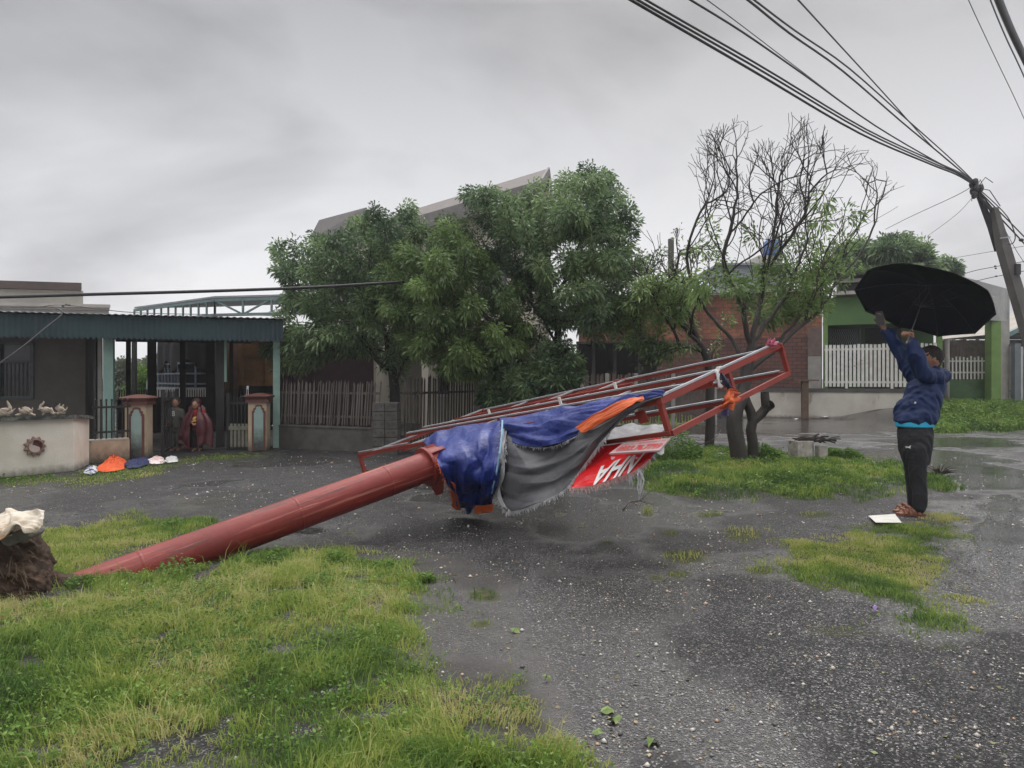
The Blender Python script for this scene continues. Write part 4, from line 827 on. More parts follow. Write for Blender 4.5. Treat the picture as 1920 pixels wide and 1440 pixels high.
def green_gate():
    a, e = sat(1768)+sn*1.0, sat(1858)+sn*1.0; a = P(1768, 700, 25.6); e = P(1858, 700, 25.2); a.z = e.z = 0; d = (e-a).normalized(); t = thing('metal_gate', 'green sheet metal gate with white pickets along its top', 'gate', a)
    MB().slab(a, e, .1, 1.36, .04).build('panel', mat('green_sheet', (.075, .15, .06), (.05, .10, .04), 3, .5, spots=[((.10, .07, .045), 6, .62)]), t); b = MB(); n = 13
    for i in range(n): v = a.lerp(e, (i+.5)/n)+Vector((0, -.03, 0)); b.bar(v+Vector((0, 0, 1.38)), v+Vector((0, 0, 2.15+random.uniform(-.03, .05))), .05, .02, up=(0, 1, 0))
    for z in (1.62, 2.02): b.bar(a+Vector((0, 0, z)), e+Vector((0, 0, z)), .03, .05)
    b.build('pickets', WHITEP, t); b = MB(); n = 15
    for i in range(n): v = a.lerp(e, (i+.5)/n)+Vector((0, .12, 0)); b.bar(v+Vector((0, 0, .2)), v+Vector((0, 0, 2.78+random.uniform(-.03, .03))), .12, .02, up=(0, 1, 0))
    b.build('rear_boards', mat('grey_brown_boards', (.14, .115, .10), (.09, .075, .065), 5, .8), t)
    MB().slab(a+Vector((0, .5, 0)), e+Vector((0, .5, 0)), .0, 2.7, .1).build('backing', mat('dark_brick', (.1, .06, .05), (.07, .045, .04), 8, .9), t)
    v = P(1776, 700, 24.6); v.z = 0; tag(MB().tube([v, v+Vector((0, 0, 2.75))], .07, 10).build('pole', CONCL, smooth=True), 'short grey post in front of the green metal gate', 'pole')
green_gate()
def sign_frame_right():
    t = thing('gateway', 'weathered grey gateway board on a green and bare brick pillar, right of the umbrella', 'gateway', P(1867, 780, 24.5)*1.0); t.location.z = 0
    a, e = P(1752, 503, 22.6), P(1893, 540, 25.0); d = Vector((e.x-a.x, e.y-a.y, 0)).normalized(); n = Vector((-d.y, d.x, 0)); BM = mat('weathered_board', (.33, .33, .33), (.23, .23, .225), 1.4, .8, .3, 20, spots=[((.14, .14, .14), 1.6, .55, (1, 1, .25)), ((.5, .5, .49), 2.4, .62, (.6, .6, 2))])
    zt, zb = 4.62, 3.38; b = MB(); aa, ee = Vector((a.x, a.y, 0)), Vector((e.x, e.y, 0)); b.hexa([aa+Vector((0, 0, zb)), ee+Vector((0, 0, zb)), ee+n*.3+Vector((0, 0, zb)), aa+n*.3+Vector((0, 0, zb)), aa+Vector((0, 0, 4.85)), ee+Vector((0, 0, 4.5)), ee+n*.3+Vector((0, 0, 4.5)), aa+n*.3+Vector((0, 0, 4.85))]); b.build('board', BM, t)
    b = MB(); rr = random.Random(5)
    for i in range(26): v = ee-d*(.35+i*.035)-n*.004; z = 4.2-rr.random()*.1; b.bar(v+Vector((0, 0, z)), v+Vector((0, 0, z-.25-rr.random()*.35)), .012+rr.random()*.01, .003, up=(0, 1, 0))
    b.build('streaks', mat('pale_streak', (.42, .42, .41), (.36, .36, .35), 8, .8), t)
    p, q, r = P(1859, 700, 24.6), P(1877, 700, 24.6), P(1893, 700, 24.8)
    for v in (p, q, r): v.z = 0
    MB().slab(p, q, 0, 3.378, .35).build('pillar', LIME, t); MB().slab(q+Vector((.004, .02, 0)), r, .0, 3.378, .3).build('pillar', CONCL, t)
    return t
sign_frame_right()
def right_wall():
    t = thing('boundary_wall', 'grey and white boundary wall with blue grey pillar at the right edge', 'wall', (16.5, 24.6, 0)); f = lambda px, D=24.7: Vector(((px-960)/FOC*D, D, 0))
    MB().slab(f(1894), f(1903), 1.0, 2.5, .1).slab(f(1894), f(1903), 0, .95, .12).build('panel', CONCL, t); MB().slab(f(1903, 24.5), f(1914, 24.5), 0, 2.6, .3).build('pillar', mat('blue_grey', (.16, .18, .2), (.12, .14, .155), 3, .7), t)
    b = MB(); a, e = f(1914.5), f(2100)
    for i in range(30): v, q = a.lerp(e, i/30), a.lerp(e, (i+.6)/30); b.slab(v, q, .3, 2.5, .03)
    b.build('corrugated_sheet', mat('white_sheet', (.5, .5, .5), (.4, .4, .4), 4, .6), t); MB().slab(f(1894, 24.9), f(2100, 24.9), 0, 2.3, .08).build('backing', CONC, t)
right_wall()
def right_shed():
    D = 30; t = thing('shed', 'pale gabled shed roof behind the leaning poles', 'shed', P(1990, 700, D)*1.0); t.location.z = 0; v = lambda px, py: P(px, py, D)
    b = MB(); b.prism([v(1893, 624), v(2090, 624), v(1985, 575)], (0, 5, 0)); b.build('gable', PALEG, t); b = MB()
    b.bar(v(1885, 628)+Vector((0, -.1, 0)), v(1987, 578)+Vector((0, -.1, 0)), .25, .18).bar(v(1987, 578)+Vector((0, -.1, 0)), v(2095, 628)+Vector((0, -.1, 0)), .25, .18); b.build('barge_board', TEALS, t)
    MB().slab(v(1893, 600), v(2090, 600), 3.05, 3.3, .3).build('beam', DARKW, t); MB().slab(v(1893, 600)+Vector((0, .3, 0)), v(2090, 600)+Vector((0, .3, 0)), 0, 3.04, 4).build('wall', CONC, t)
right_shed()
def grey_block():
    D = 38; t = thing('building', 'distant grey building with a blue water tank behind the bare tree', 'building', P(1410, 700, D)*1.0); t.location.z = 0; w_ = mat('grey_blue_wall', (.3, .33, .36), (.24, .27, .3), 2, .8); v = lambda px, py: P(px, py, D)
    MB().slab(v(1352, 700), v(1475, 700), 0, v(0, 498).z, 5).build('wall', w_, t); MB().slab(v(1430, 700)+Vector((0, .6, 0)), v(1475, 700)+Vector((0, .6, 0)), v(0, 497.5).z, v(0, 475).z, 3).build('stair_tower', PALEG, t)
    MB().slab(v(1345, 700)-Vector((0, .2, 0)), v(1482, 700)-Vector((0, .2, 0)), v(0, 498).z+.002, v(0, 494).z, 5.3).build('parapet', w_, t)
    c = v(1462, 475)+Vector((0, 1, .0)); MB().lathe(c, [(0, .0), (.5, .0), (.52, .1), (.5, .75), (.3, .95), (0, 1.0)], 16).build('water_tank', mat('blue_tank', (.06, .12, .3), (.05, .1, .25), 4, .4), t, smooth=True)
    t2 = thing('shed', 'low house with pale blue sheet roof, left of the bare tree above the bricks', 'shed', P(1260, 700, 31)*1.0); t2.location.z = 0
    a, e = P(1195, 548, 30.5), P(1345, 543, 30.5); b = MB(); n = 40; up = P(1235, 512, 33.5)-P(1195, 548, 30.5)
    for i in range(n):
        p, q = a.lerp(e, i/n), a.lerp(e, (i+1)/n); z = Vector((0, 0, .03*(i % 2))); z2 = Vector((0, 0, .03*((i+1) % 2))); o = Vector((0, 0, .02)); p2 = p+Vector((.3, 3.6, .92)); q2 = q+Vector((.3, 3.6, .92))
        b.hexa([p+z, q+z2, q2+z2, p2+z, p+z+o, q+z2+o, q2+z2+o, p2+z+o])
    b.build('roof', mat('blue_zinc', (.22, .27, .38), (.3, .33, .4), 3, .45, metal=.3), t2); MB().slab(a+Vector((.2, .3, 0)), e+Vector((-.2, .3, 0)), 0, a.z-.05, 3).build('wall', CONC, t2)
    v = P(1258, 700, 29); v.z = 0; tag(MB().box(v+Vector((0, 0, 3.5)), (.2, .2, 7.05)).build('concrete_post', CONC), 'grey concrete post rising behind the bare branches', 'post')
grey_block()
# T shaped wooden stand in front of the white wall
v = sat(1511)-sn*.75; v.z = 0; t = thing('wooden_stand', 'brown wooden T shaped stand in front of the white wall', 'stand', v); WB_ = mat('brown_wood', (.14, .095, .065), (.09, .06, .045), 6, .8, .2, 30)
MB().box(v+Vector((0, 0, .66)), (.22, .12, 1.32)).build('post', WB_, t); MB().box(v+Vector((0, 0, 1.345)), (.88, .3, .045)).build('board', WB_, t)
# maroon sheet fence behind the pickets, vegetation belt behind the gate
a, e = P(520, 700, 18), P(700, 700, 18.5); a.z = e.z = 0; b = MB()
for i in range(50): p, q = a.lerp(e, i/50), a.lerp(e, (i+.55)/50); b.slab(p, q, 0, 2.3, .03)
b.slab(a+Vector((0, .05, 0)), e+Vector((0, .05, 0)), 0, 2.28, .02); tag(b.build('sheet_fence', mat('maroon_sheet', (.07, .035, .04), (.05, .028, .03), 3, .7)), 'dark maroon corrugated sheet fence behind the grey pickets', 'fence')
# red roofed house far behind the gate
t = thing('house', 'far red roofed house seen through the gate porch', 'house', P(305, 700, 60)*1.0); t.location.z = 0
a, e = P(292, 700, 60), P(345, 700, 60); MB().slab(a, e, 0, P(0, 688, 60).z, 5).build('wall', PALEG, t); q = [P(288, 688, 60), P(350, 688, 60), P(346, 665, 63), P(296, 665, 63)]
b = MB(); b.hexa([*q, *[v+Vector((0, 0, .15)) for v in q]]); b.build('roof', mat('red_roof', (.4, .10, .09), (.33, .09, .08), 3, .6), t)
# ------------------------------------------------------------------ fallen billboard
REDP = mat('red_oxide_tube', (.215, .026, .020), (.15, .020, .016), 1.3, .40, .2, 22, spec=.4, detail=7, spots=[((.08, .025, .02), 6, .60), ((.36, .13, .10), 26, .68), ((.06, .022, .018), 8, .55, (.12, 1.8, 1.8)), ((.38, .13, .10), 11, .585, (.07, 2.4, 2.4)), ((.07, .05, .035), 18, .66, (1, 1, 1))], rough2=.55)
REDF = mat('red_oxide_frame', (.24, .035, .025), (.18, .03, .022), 6, .5, .1, 40, spec=.3, spots=[((.10, .03, .025), 20, .64), ((.5, .38, .33), 60, .72)])
GALV = mat('galvanised', (.42, .44, .46), (.3, .31, .33), 8, .4, .05, 60, metal=.35, spots=[((.2, .12, .1), 14, .68)])
PA = Vector((-3.13, 4.95, -.125)); PD = (Vector((-.74, 6.9, .585))-PA).normalized(); PR = .143
Nr, Nl, Fr = P(1237, 752, 5.46), P(674, 853, 8.9), P(1463, 647, 6.93); WV = Fr-Nr; LV = Nr-Nl; Fl = Nl+WV; DN = -(LV.cross(WV)).normalized()*.27
if DN.z > 0: DN = -DN
UPV = -DN.normalized()
bb = thing('billboard', 'toppled red steel billboard: thick red pole and lattice frame lying across the yard', 'billboard', (-.6, 6.9, 0))
def pole():
    Ltot = 4.78; F_ = 3.06; n = 40; b = MB(); a0 = PA-PD*.25; pts = [a0+PD*(Ltot+.25)*i/24 for i in range(25)]
    b.tube(pts, PR, n)
    for k in (.55, 1.75, 2.62): b.lathe(PA+PD*k, [(PR, -.012), (PR+.003, -.005), (PR+.0035, 0), (PR+.003, .005), (PR, .012)], n, ax=PD)
    po = b.build('pole', REDP, bb, auto=40)
    xa = PD.normalized(); za = (Vector((0, 0, 1))-xa*xa.z).normalized(); ya = za.cross(xa); M3 = Matrix((xa, ya, za)).transposed(); po.data.transform(M3.inverted().to_4x4()); po.rotation_euler = M3.to_euler()
    po_ = po; po = bb
    f = PA+PD*F_; b = MB(); b.lathe(f, [(PR+.001, -.01), (PR+.045, -.01), (PR+.047, .0), (PR+.047, .018), (PR+.04, .022), (PR+.02, .028), (PR+.018, .15), (PR+.001, .16)], n, ax=PD); b.build('flange', REDP, po, auto=30)
    x = PD.cross(Vector((0, 0, 1))).normalized(); z = x.cross(PD).normalized()
    for k, a in enumerate((-95, -20, 50, 120, 190)):
        r = (x*math.cos(R(a))+z*math.sin(R(a))).normalized(); s = PD.cross(r).normalized()*.012; b = MB(); o = f+PD*.02
        L_ = .17 if a == -95 else .05; b.prism([o+r*(PR+.015)-s/2, o+r*(PR+.045)-s/2, o+r*(PR+L_)+PD*.05-s/2, o+r*(PR+L_)+PD*.13-s/2, o+r*(PR+.05)+PD*.16-s/2, o+r*(PR+.015)+PD*.2-s/2], s); b.build('gusset', REDF, po)
    b = MB(); e = PA+PD*Ltot; b.lathe(e, [(PR+.03, -.03), (PR+.03, .02), (0, .021)], n, ax=PD); b.build('end_plate', REDF, po, auto=30)
pole()
def frame():
    fr = MB()
    for i, s in enumerate((.02,)): fr.bar(Nl+DN*.5, Nr+DN*.5, .001, .001)
    top = lambda l, w_: Nl+LV*l+WV*w_; bot = lambda l, w_: top(l, w_)+DN; lf = LV.normalized(); wf = WV.normalized()
    fo = MB().bar(top(0, 0), top(1, 0), .036, .042, UPV).build('frame', REDF, bb)
    def rail(a, b_, nm='rail', galv=True, w_=.03):
        w_ *= .8; k_ = (a-b_).length*.004; a = a+Vector(RNG.normal(0, k_, 3)); b_ = b_+Vector(RNG.normal(0, k_, 3))
        o = MB().bar(a, b_, w_, w_+.01, UPV).build(nm, REDF, fo)
        if galv: MB().bar(a+UPV*(w_/2+.016)+(b_-a)*.01, b_+UPV*(w_/2+.016)-(b_-a)*.01, .034, .016, UPV).build('galvanised_channel', GALV, fo)
    MB().bar(top(.0, 0)+UPV*.038, top(.24, 0)+UPV*.038, .02, .01, UPV).build('galvanised_channel', GALV, fo)
    for w_ in (.36, .5, 1.0): rail(top(0, w_), top(1, w_))
    rail(top(.0, .75), top(.72, .66), galv=False)
    for l, w0, w1 in ((.0, 0, 1), (.21, 0, 1), (.40, 0, 1), (.58, 0, 1), (.77, 0, .5)): rail(top(l, w0)-UPV*.035, top(l, w1)-UPV*.035, 'crossbar', True, .03)
    rail(top(1, -.02), top(1, 1.0), 'crossbar', True, .05)
    rail(top(.40, .36), top(.58, 1), 'brace', False, .025); rail(top(.21, .36), top(.40, 1), 'brace', False, .025); pass
    for w_ in (0, .45, 1.0): rail(bot(.0, w_), bot(1, w_), 'rail', w_ > 0)
    rail(bot(1, 0), bot(1, 1.0), 'crossbar', False, .042); rail(bot(.0, 0), bot(.0, 1.0), 'crossbar', False, .04); rail(bot(.55, 0), bot(.55, 1.0), 'crossbar', False, .04)
    for l, w_ in ((1, 0), (1, .5), (1, 1), (0, 0), (0, 1), (.55, 1), (.55, 0)): MB().bar(top(l, w_)-DN*.05, bot(l, w_)+DN*.02, .04, .04, LV).build('upright', REDF, fo)
    q = top(.965, .0); MB().prism([q+DN*.15, q+DN*.55+wf*.02, q+DN*.55-lf*.07, q+DN*.2-lf*.1], -wf*.012).build('gusset', REDF, fo)
    # mounting clamps on the long channels
    b = MB()
    for l, w_ in ((.62, .36), (.73, .5), (.3, .5)): b.bar(top(l, w_)+UPV*.03, top(l, w_)+UPV*.1, .014, .03, LV)
    b.build('clip', WHITEP, fo)
frame()
EX = lambda x: 1/(.1124+(x-673)/564*(.1832-.1124))      # distance of the near long edge seen at pixel column x
def PX(px, py, o=0.0): return P(px, py, EX(px)+o)
def crumple(amp, fold, seed, nf=7):
    def f(u, v):
        w1 = fbm(u*2.0, v*2.0, 1, 2, seed+3)-.5; w2 = fbm(u*2.0+9, v*2.0, 1, 2, seed+4)-.5; r_ = np.random.default_rng(seed); t = 0; n = 7
        for k in range(n):   # crumpled-sheet creases: folded ramps in many directions
            th = r_.uniform(0, 3.14); fq = r_.uniform(1.1, 2.2)*(1.17**k); q = (u*math.cos(th)+v*math.sin(th)*1.1)*fq+r_.uniform(0, 9)+(w1*math.sin(th*5)+w2*math.cos(th*3))*2.6
            gate = smooth(fbm(u*2.5+k, v*2.5, 1, 2, seed+k), .35, .65); t = t+(np.abs((q % 1)-.5)-.25)*(.9/(1.2**k))*gate
        return t*amp*1.5+np.sin(u*nf*6.28+5*w1+v*1.2)*fold*v
    return f
BLUE = mat('blue_tarp', (.014, .032, .20), (.009, .021, .13), 3, .36, .9, 14, spec=.4, spots=[((.05, .08, .26), 20, .68)], rough2=.5)
GREYT = mat('grey_tarp', (.105, .107, .116), (.075, .077, .085), 3, .45, .45, 14, spec=.4, spots=[((.2, .2, .21), 16, .7)])
ORAN = mat('orange_tarp', (.60, .12, .03), (.48, .09, .025), 5, .5, .2, 40)
FRAY = mat('frayed_white', (.52, .52, .53), (.36, .36, .38), 12, .8)
FRAYR = mat('frayed_pink', (.6, .4, .38), (.5, .28, .26), 12, .8)
def fray(name, m_, parent, S, path, n, ln, down=(0, 0, -1), wd=.004, spread=.5):
    """loose threads along a cloth edge; path(t)->(u,v)"""
    b = MB(); down = Vector(down)
    for i in range(n):
        t = (i+RNG.random())/n; p = Vector(S(*path(t))); l = ln*RNG.uniform(.25, 1.0)**1.3; d = (down+Vector(RNG.normal(0, spread, 3))).normalized(); w_ = Vector((1, .3, 0)).normalized()*wd*RNG.uniform(.5, 1.6)
        m = p+d*l*.5+Vector(RNG.normal(0, .1, 3))*l; e = p+d*l+Vector((0, 0, -.1*l)); k = Vector((0, -.002, 0)); b.face([p-w_, p+w_, m+w_*.6, m-w_*.6]); b.face([m-w_*.6, m+w_*.6, e]); b.face([p-w_+k, m-w_*.6+k, m+w_*.6+k, p+w_+k])
    return b.build(name, m_, parent)
# blue tarp, left part
Q = lambda px, py, D: P(px, py, D)
SA = net([[Q(793, 826, 7.7), Q(812, 845, 6.95), Q(822, 872, 6.62), Q(838, 905, 6.75), Q(848, 930, 7.0), Q(850, 950, 7.3)],
          [Q(850, 802, 7.6), Q(850, 830, 6.9), Q(858, 860, 6.6), Q(868, 900, 6.7), Q(873, 935, 7.0), Q(878, 957, 7.25)],
          [Q(900, 791, 7.3), Q(900, 822, 6.8), Q(903, 860, 6.6), Q(900, 900, 6.6), Q(905, 930, 6.9), Q(908, 956, 7.2)],
          [Q(946, 786, 7.1), Q(944, 810, 6.72), Q(940, 850, 6.55), Q(934, 895, 6.5), Q(928, 925, 6.7), Q(924, 950, 7.0)]])
tb = thing('tarpaulin', 'crumpled blue tarpaulin draped over the pole end and frame, orange hem', 'tarpaulin', (-.2, 6.8, 0))
me, _ = sheet(SA, 120, 120, crumple(.13, .02, 4, 4)); link('left_cloth', me, BLUE, tb, True)
fray('frayed_edge', ORAN, tb, SA, lambda t: (0, .25+.6*t), 120, .05, (-.6, 0, -.3)); fray('frayed_edge', FRAY, tb, SA, lambda t: (.05+.9*t, 1), 110, .045)
hm = net([[Q(843, 903, 6.72), Q(848, 952, 7.25)], [Q(850, 906, 6.70), Q(860, 955, 7.2)], [Q(853, 915, 6.70), Q(864, 957, 7.15)]]); me, _ = sheet(hm, 8, 24, crumple(.02, 0, 3)); link('orange_hem', me, ORAN, tb, True)
hm = net([[Q(890, 950, 7.0), Q(889, 962, 7.05)], [Q(908, 948, 6.95), Q(908, 962, 7.0)], [Q(925, 945, 6.8), Q(925, 959, 6.85)]]); me, _ = sheet(hm, 24, 6, crumple(.02, 0, 9)); link('orange_hem', me, ORAN, tb, True)
SB = net([[PX(938, 787, .25), PX(940, 800, -.14), PX(944, 826, -.24)], [PX(975, 779, .3), PX(978, 801, -.16), PX(985, 836, -.3)], [PX(1015, 770, .3), PX(1020, 793, -.16), PX(1030, 838, -.3)], [PX(1060, 759, .3), PX(1062, 779, -.16), PX(1072, 822, -.26)],
          [PX(1110, 751, .3), PX(1110, 768, -.12), PX(1112, 800, -.18)], [PX(1160, 744, .3), PX(1160, 753, -.06), PX(1162, 772, -.12)], [PX(1205, 739, .25), PX(1203, 745, .05), PX(1198, 755, -.06)], [PX(1248, 735, .1), PX(1246, 739, .03), PX(1242, 745, -.04)]])
me, _ = sheet(SB, 170, 60, crumple(.085, .004, 14, 6)); link('right_cloth', me, BLUE, tb, True)
fray('frayed_edge', FRAY, tb, SB, lambda t: (.02+.5*t, 1), 150, .04)
SC_ = net([[PX(1078, 801, -.30), PX(1092, 812, -.34)], [PX(1110, 780, -.26), PX(1122, 795, -.3)], [PX(1148, 759, -.2), PX(1158, 775, -.24)], [PX(1180, 747, -.1), PX(1186, 758, -.16)], [PX(1206, 742, -.02), PX(1208, 748, -.08)]])
me, _ = sheet(SC_, 90, 22, crumple(.02, .0, 23)); link('orange_band', me, ORAN, tb, True)
# grey tarp
gy = thing('tarpaulin', 'torn grey tarpaulin with white frayed edges hanging from the near side of the frame', 'tarpaulin', (.6, 6.3, 0))
SG = net([[PX(941, 797, -0.12), PX(941, 818, -0.28), PX(937, 850, -0.32), PX(932, 885, -0.25), PX(926, 925, -0.18), PX(950, 960, -0.25)],
          [PX(962, 806, -0.04), PX(965, 828, -0.22), PX(966, 860, -0.34), PX(962, 895, -0.34), PX(962, 930, -0.30), PX(975, 956, -0.42)],
          [PX(1000, 812, -0.05), PX(1003, 838, -0.20), PX(1004, 870, -0.34), PX(1004, 895, -0.36), PX(1006, 920, -0.36), PX(1012, 942, -0.50)],
          [PX(1045, 808, -0.08), PX(1048, 832, -0.18), PX(1050, 855, -0.26), PX(1052, 878, -0.28), PX(1055, 900, -0.30), PX(1058, 918, -0.38)],
          [PX(1090, 798, -0.20), PX(1095, 816, -0.26), PX(1098, 832, -0.28), PX(1099, 846, -0.28), PX(1097, 860, -0.28), PX(1095, 872, -0.24)],
          [PX(1140, 777, -0.18), PX(1141, 786, -0.20), PX(1140, 795, -0.22), PX(1138, 803, -0.22), PX(1136, 812, -0.22), PX(1133, 822, -0.22)],
          [PX(1192, 754, -0.10), PX(1190, 759, -0.11), PX(1188, 763, -0.12), PX(1186, 767, -0.12), PX(1182, 771, -0.12), PX(1177, 776, -0.12)],
          [PX(1243, 740, -0.04), PX(1242, 741, -0.04), PX(1241, 742, -0.04), PX(1240, 743, -0.04), PX(1239, 745, -0.04), PX(1238, 747, -0.04)]])
fn = crumple(.06, .01, 33, 3)
me, VG = sheet(SG, 190, 90, lambda u, v: fn(u, v)*smooth(v, 0, .2)); link('cloth', me, GREYT, gy, True)
# thin whitish border of the grey cloth, and threads
SBd = net([[SG(0, v)+np.array([0, -.02, 0]) for v in np.linspace(.06, .93, 6)], [SG(.03+.012*math.sin(v*19), v)+np.array([0, -.035, 0]) for v in np.linspace(.06, .93, 6)], [SG(.06+.02*math.sin(v*25), v)+np.array([0, -.035, 0]) for v in np.linspace(.06, .93, 6)]])
me, _ = sheet(SBd, 14, 90, crumple(.03, .0, 40)); link('pale_border', me, FRAY, gy, True)
fray('frayed_edge', FRAY, gy, SG, lambda t: (0, .1+.9*t), 260, .06, (-.5, -.2, -.4)); fray('frayed_edge', FRAY, gy, SG, lambda t: (.06, .2+.8*t), 160, .08, (-.4, -.5, -.5), .003)
fray('frayed_edge', FRAY, gy, SG, lambda t: (.72*t, 1), 420, .055, (0, 0, -1), .004, .35)
MB().tube([PX(942, 788, -.24), PX(941, 815, -.36), PX(937, 850, -.46), PX(931, 885, -.45), PX(922, 925, -.3)], .009, 6).build('blue_cord', mat('pale_blue_cord', (.3, .5, .65), (.25, .42, .55), 9, .6), gy)
# red printed face of the sign, hanging torn from the lower bar
FRED = mat('red_vinyl', (.72, .010, .016), (.55, .008, .012), 4, .3, .15, 30, spec=.5, spots=[((.62, .2, .18), 7, .62)])
EB = lambda px, py, o=0.0: P(px, py, EX(px)+.02+o)
SF = net([[EB(1120, 838), EB(1100, 862, -.14), EB(1082, 890, -.3), EB(1068, 914, -.45)], [EB(1150, 834), EB(1135, 860, -.14), EB(1122, 885, -.3), EB(1112, 910, -.43)],
          [EB(1185, 828), EB(1175, 848, -.12), EB(1165, 870, -.26), EB(1157, 895, -.38)], [EB(1215, 824), EB(1210, 842, -.10), EB(1202, 862, -.22), EB(1190, 883, -.32)], [EB(1242, 820), EB(1240, 828, -.06), EB(1234, 840, -.14), EB(1222, 858, -.22)]])
me, _ = sheet(SF, 70, 44, crumple(.022, .006, 55, 3), .002); sf = link('sign_face', me, FRED, bb, True)
fray('frayed_edge', FRAYR, sf, SF, lambda t: (t*.96, 1), 300, .06, (0, 0, -1), .005, .35); fray('frayed_edge', FRAY, sf, SF, lambda t: (1, .2+.8*t), 60, .045, (.5, 0, -.4), .006, .35)
fray('frayed_edge', FRAY, sf, SF, lambda t: (0, .5+.5*t), 60, .06, (-.6, 0, -.4), .006, .35)
fray('frayed_edge', FRAY, sf, SF, lambda t: (.8+.02*t, 1), 14, .24, (0.02, 0, -1), .007, .05); fray('frayed_edge', FRAY, sf, SF, lambda t: (.66+.03*t, 1), 14, .13, (0.02, 0, -1), .007, .08)
def put_text(txt, quad, name, m_, parent, shear=0, bold=True, S=None, out=.012):
    V, F, _ = textmesh(txt, bold, shear); pts = []
    for x, y in V:
        u = lerp(lerp(quad[0][0], quad[1][0], x), lerp(quad[3][0], quad[2][0], x), y); v = lerp(lerp(quad[0][1], quad[1][1], x), lerp(quad[3][1], quad[2][1], x), y)
        p = Vector(S(u, v)); p.y -= out; pts.append(p)
    me = bpy.data.meshes.new('m'); me.from_pydata(pts, [], F); return link(name, me, m_, parent)
VW = mat('white_vinyl', (.72, .72, .71), (.6, .6, .6), 6, .35)
# the letters stand on their heads: text x runs leftwards, its top points down
put_text('NHA', [(.76, .42), (.24, .50), (.17, .96), (.64, .95)], 'lettering', VW, sf, 0, True, SF, .03)
c = Vector(SF(.34, .36)); c.y -= .035; MB().box(c, (.03, .004, .022)).build('lettering', VW, sf)
# phone plate fixed under the corner
pq = [P(1142, 850, 5.36), P(1236, 844, 5.14), P(1257, 821, 5.38), P(1168, 831, 5.58)]
PLT = mat('plate_pink_white', (.36, .25, .25), (.30, .21, .22), 9, .5); nn = (pq[1]-pq[0]).cross(pq[3]-pq[0]).normalized()*.012
if nn.y > 0: nn = -nn
pl = MB().prism(pq, -nn).build('phone_plate', PLT, bb)
SP_ = lambda u, v: tuple(pq[0].lerp(pq[1], u).lerp(pq[3].lerp(pq[2], u), v)+nn*.25)
TXR = mat('red_lettering', (.5, .05, .05), (.42, .04, .04), 9, .5)
put_text('0933.76.7799', [(.07, .14), (.96, .12), (.96, .60), (.07, .62)], 'lettering', TXR, pl, 0, True, SP_, 0)
b = MB(); rr = random.Random(3); u = .07
while u < .94:   # row of small worn characters, no longer readable
    w_ = .018+rr.random()*.008
    b.face([SP_(u, .74), SP_(u+w_*.4, .74), SP_(u+w_*.4, .87), SP_(u, .87)])
    if rr.random() < .6: b.face([SP_(u+w_*.4, .78 if rr.random() < .5 else .84), SP_(u+w_, .78), SP_(u+w_, .81), SP_(u+w_*.4, .81)])
    u += w_+.012+(.03 if rr.random() < .2 else 0)
b.build('worn_characters', TXR, pl)
MB().prism([P(1230, 846, 5.3), P(1246, 832, 5.42), P(1245, 850, 5.35), P(1240, 853, 5.33), P(1234, 851, 5.31)], (0, .01, 0)).build('white_tab', VW, bb)
# wet canvas still lying on the lower rails near the corner
SW = net([[P(1135, 832, 6.25), P(1150, 800, 7.0)], [P(1190, 826, 5.95), P(1195, 797, 6.7)], [P(1250, 810, 5.75), P(1248, 799, 6.3)]]); me, _ = sheet(SW, 40, 20, crumple(.03, 0, 77)); link('inner_canvas', me, mat('wet_white_canvas', (.3, .31, .32), (.2, .2, .21), 14, .4, .3, 40, stretch=(1, 3, 3)), bb, True)
# rags tied to the frame
def rag(label, rows, m_, seed, parts=()):
    t = thing('rag', label, 'rag', rows[0][0].copy(), 'rags knotted to the frame')
    me, _ = sheet(net(rows), 24, 30, crumple(.05, .02, seed, 3)); link('cloth', me, m_, t, True)
    for nm, rw, mm in parts: me, _ = sheet(net(rw), 16, 20, crumple(.03, .01, seed+3, 2)); link(nm, me, mm, t, True)
RD = lambda px, py, o=0: P(px, py, 6.12+o)
rag('twisted orange and navy rag with white strips tied round the right end of the frame', [[RD(1364, 728, -.1), RD(1356, 750, -.15), RD(1348, 772, -.1)], [RD(1372, 729, -.15), RD(1372, 748, -.2), RD(1366, 764, -.15)], [RD(1381, 733, -.1), RD(1384, 745, -.1), RD(1378, 756, -.1)]], ORAN, 91,
    [('white_strip', [[RD(1343, 688, -.1), RD(1340, 702, -.1), RD(1350, 726, -.1)], [RD(1353, 686, -.12), RD(1346, 702, -.14), RD(1352, 728, -.12)]], VW),
     ('dark_strip', [[RD(1347, 700, -.05), RD(1353, 714, -.1), RD(1362, 728, -.1)], [RD(1355, 699, -.1), RD(1363, 712, -.15), RD(1375, 728, -.15)]], mat('navy_cloth', (.03, .035, .07), (.02, .024, .05), 9, .7)),
     ('lilac_strip', [[RD(1350, 764, -.05), RD(1352, 780, 0)], [RD(1366, 758, -.1), RD(1366, 780, -.05)]], mat('lilac_cloth', (.18, .17, .4), (.14, .12, .3), 9, .7))])
RE = lambda px, py, o=0: P(px, py, 6.85+o)
rag('small red and lilac scrap caught on the topmost corner of the frame', [[RE(1436, 648, -.05), RE(1438, 641, -.1), RE(1442, 640)], [RE(1446, 650, -.1), RE(1447, 643, -.12), RE(1449, 642)], [RE(1458, 648, -.05), RE(1455, 644, -.08), RE(1453, 642)]], mat('red_cloth', (.45, .07, .06), (.3, .1, .2), 30, .7), 95)
b = MB()
for k in range(5): b.tube([RD(1357+k*2, 770, -.05), RD(1354-k*3, 785, -.05), RD(1349+k*4, 798+k, 0)], .002, 4)
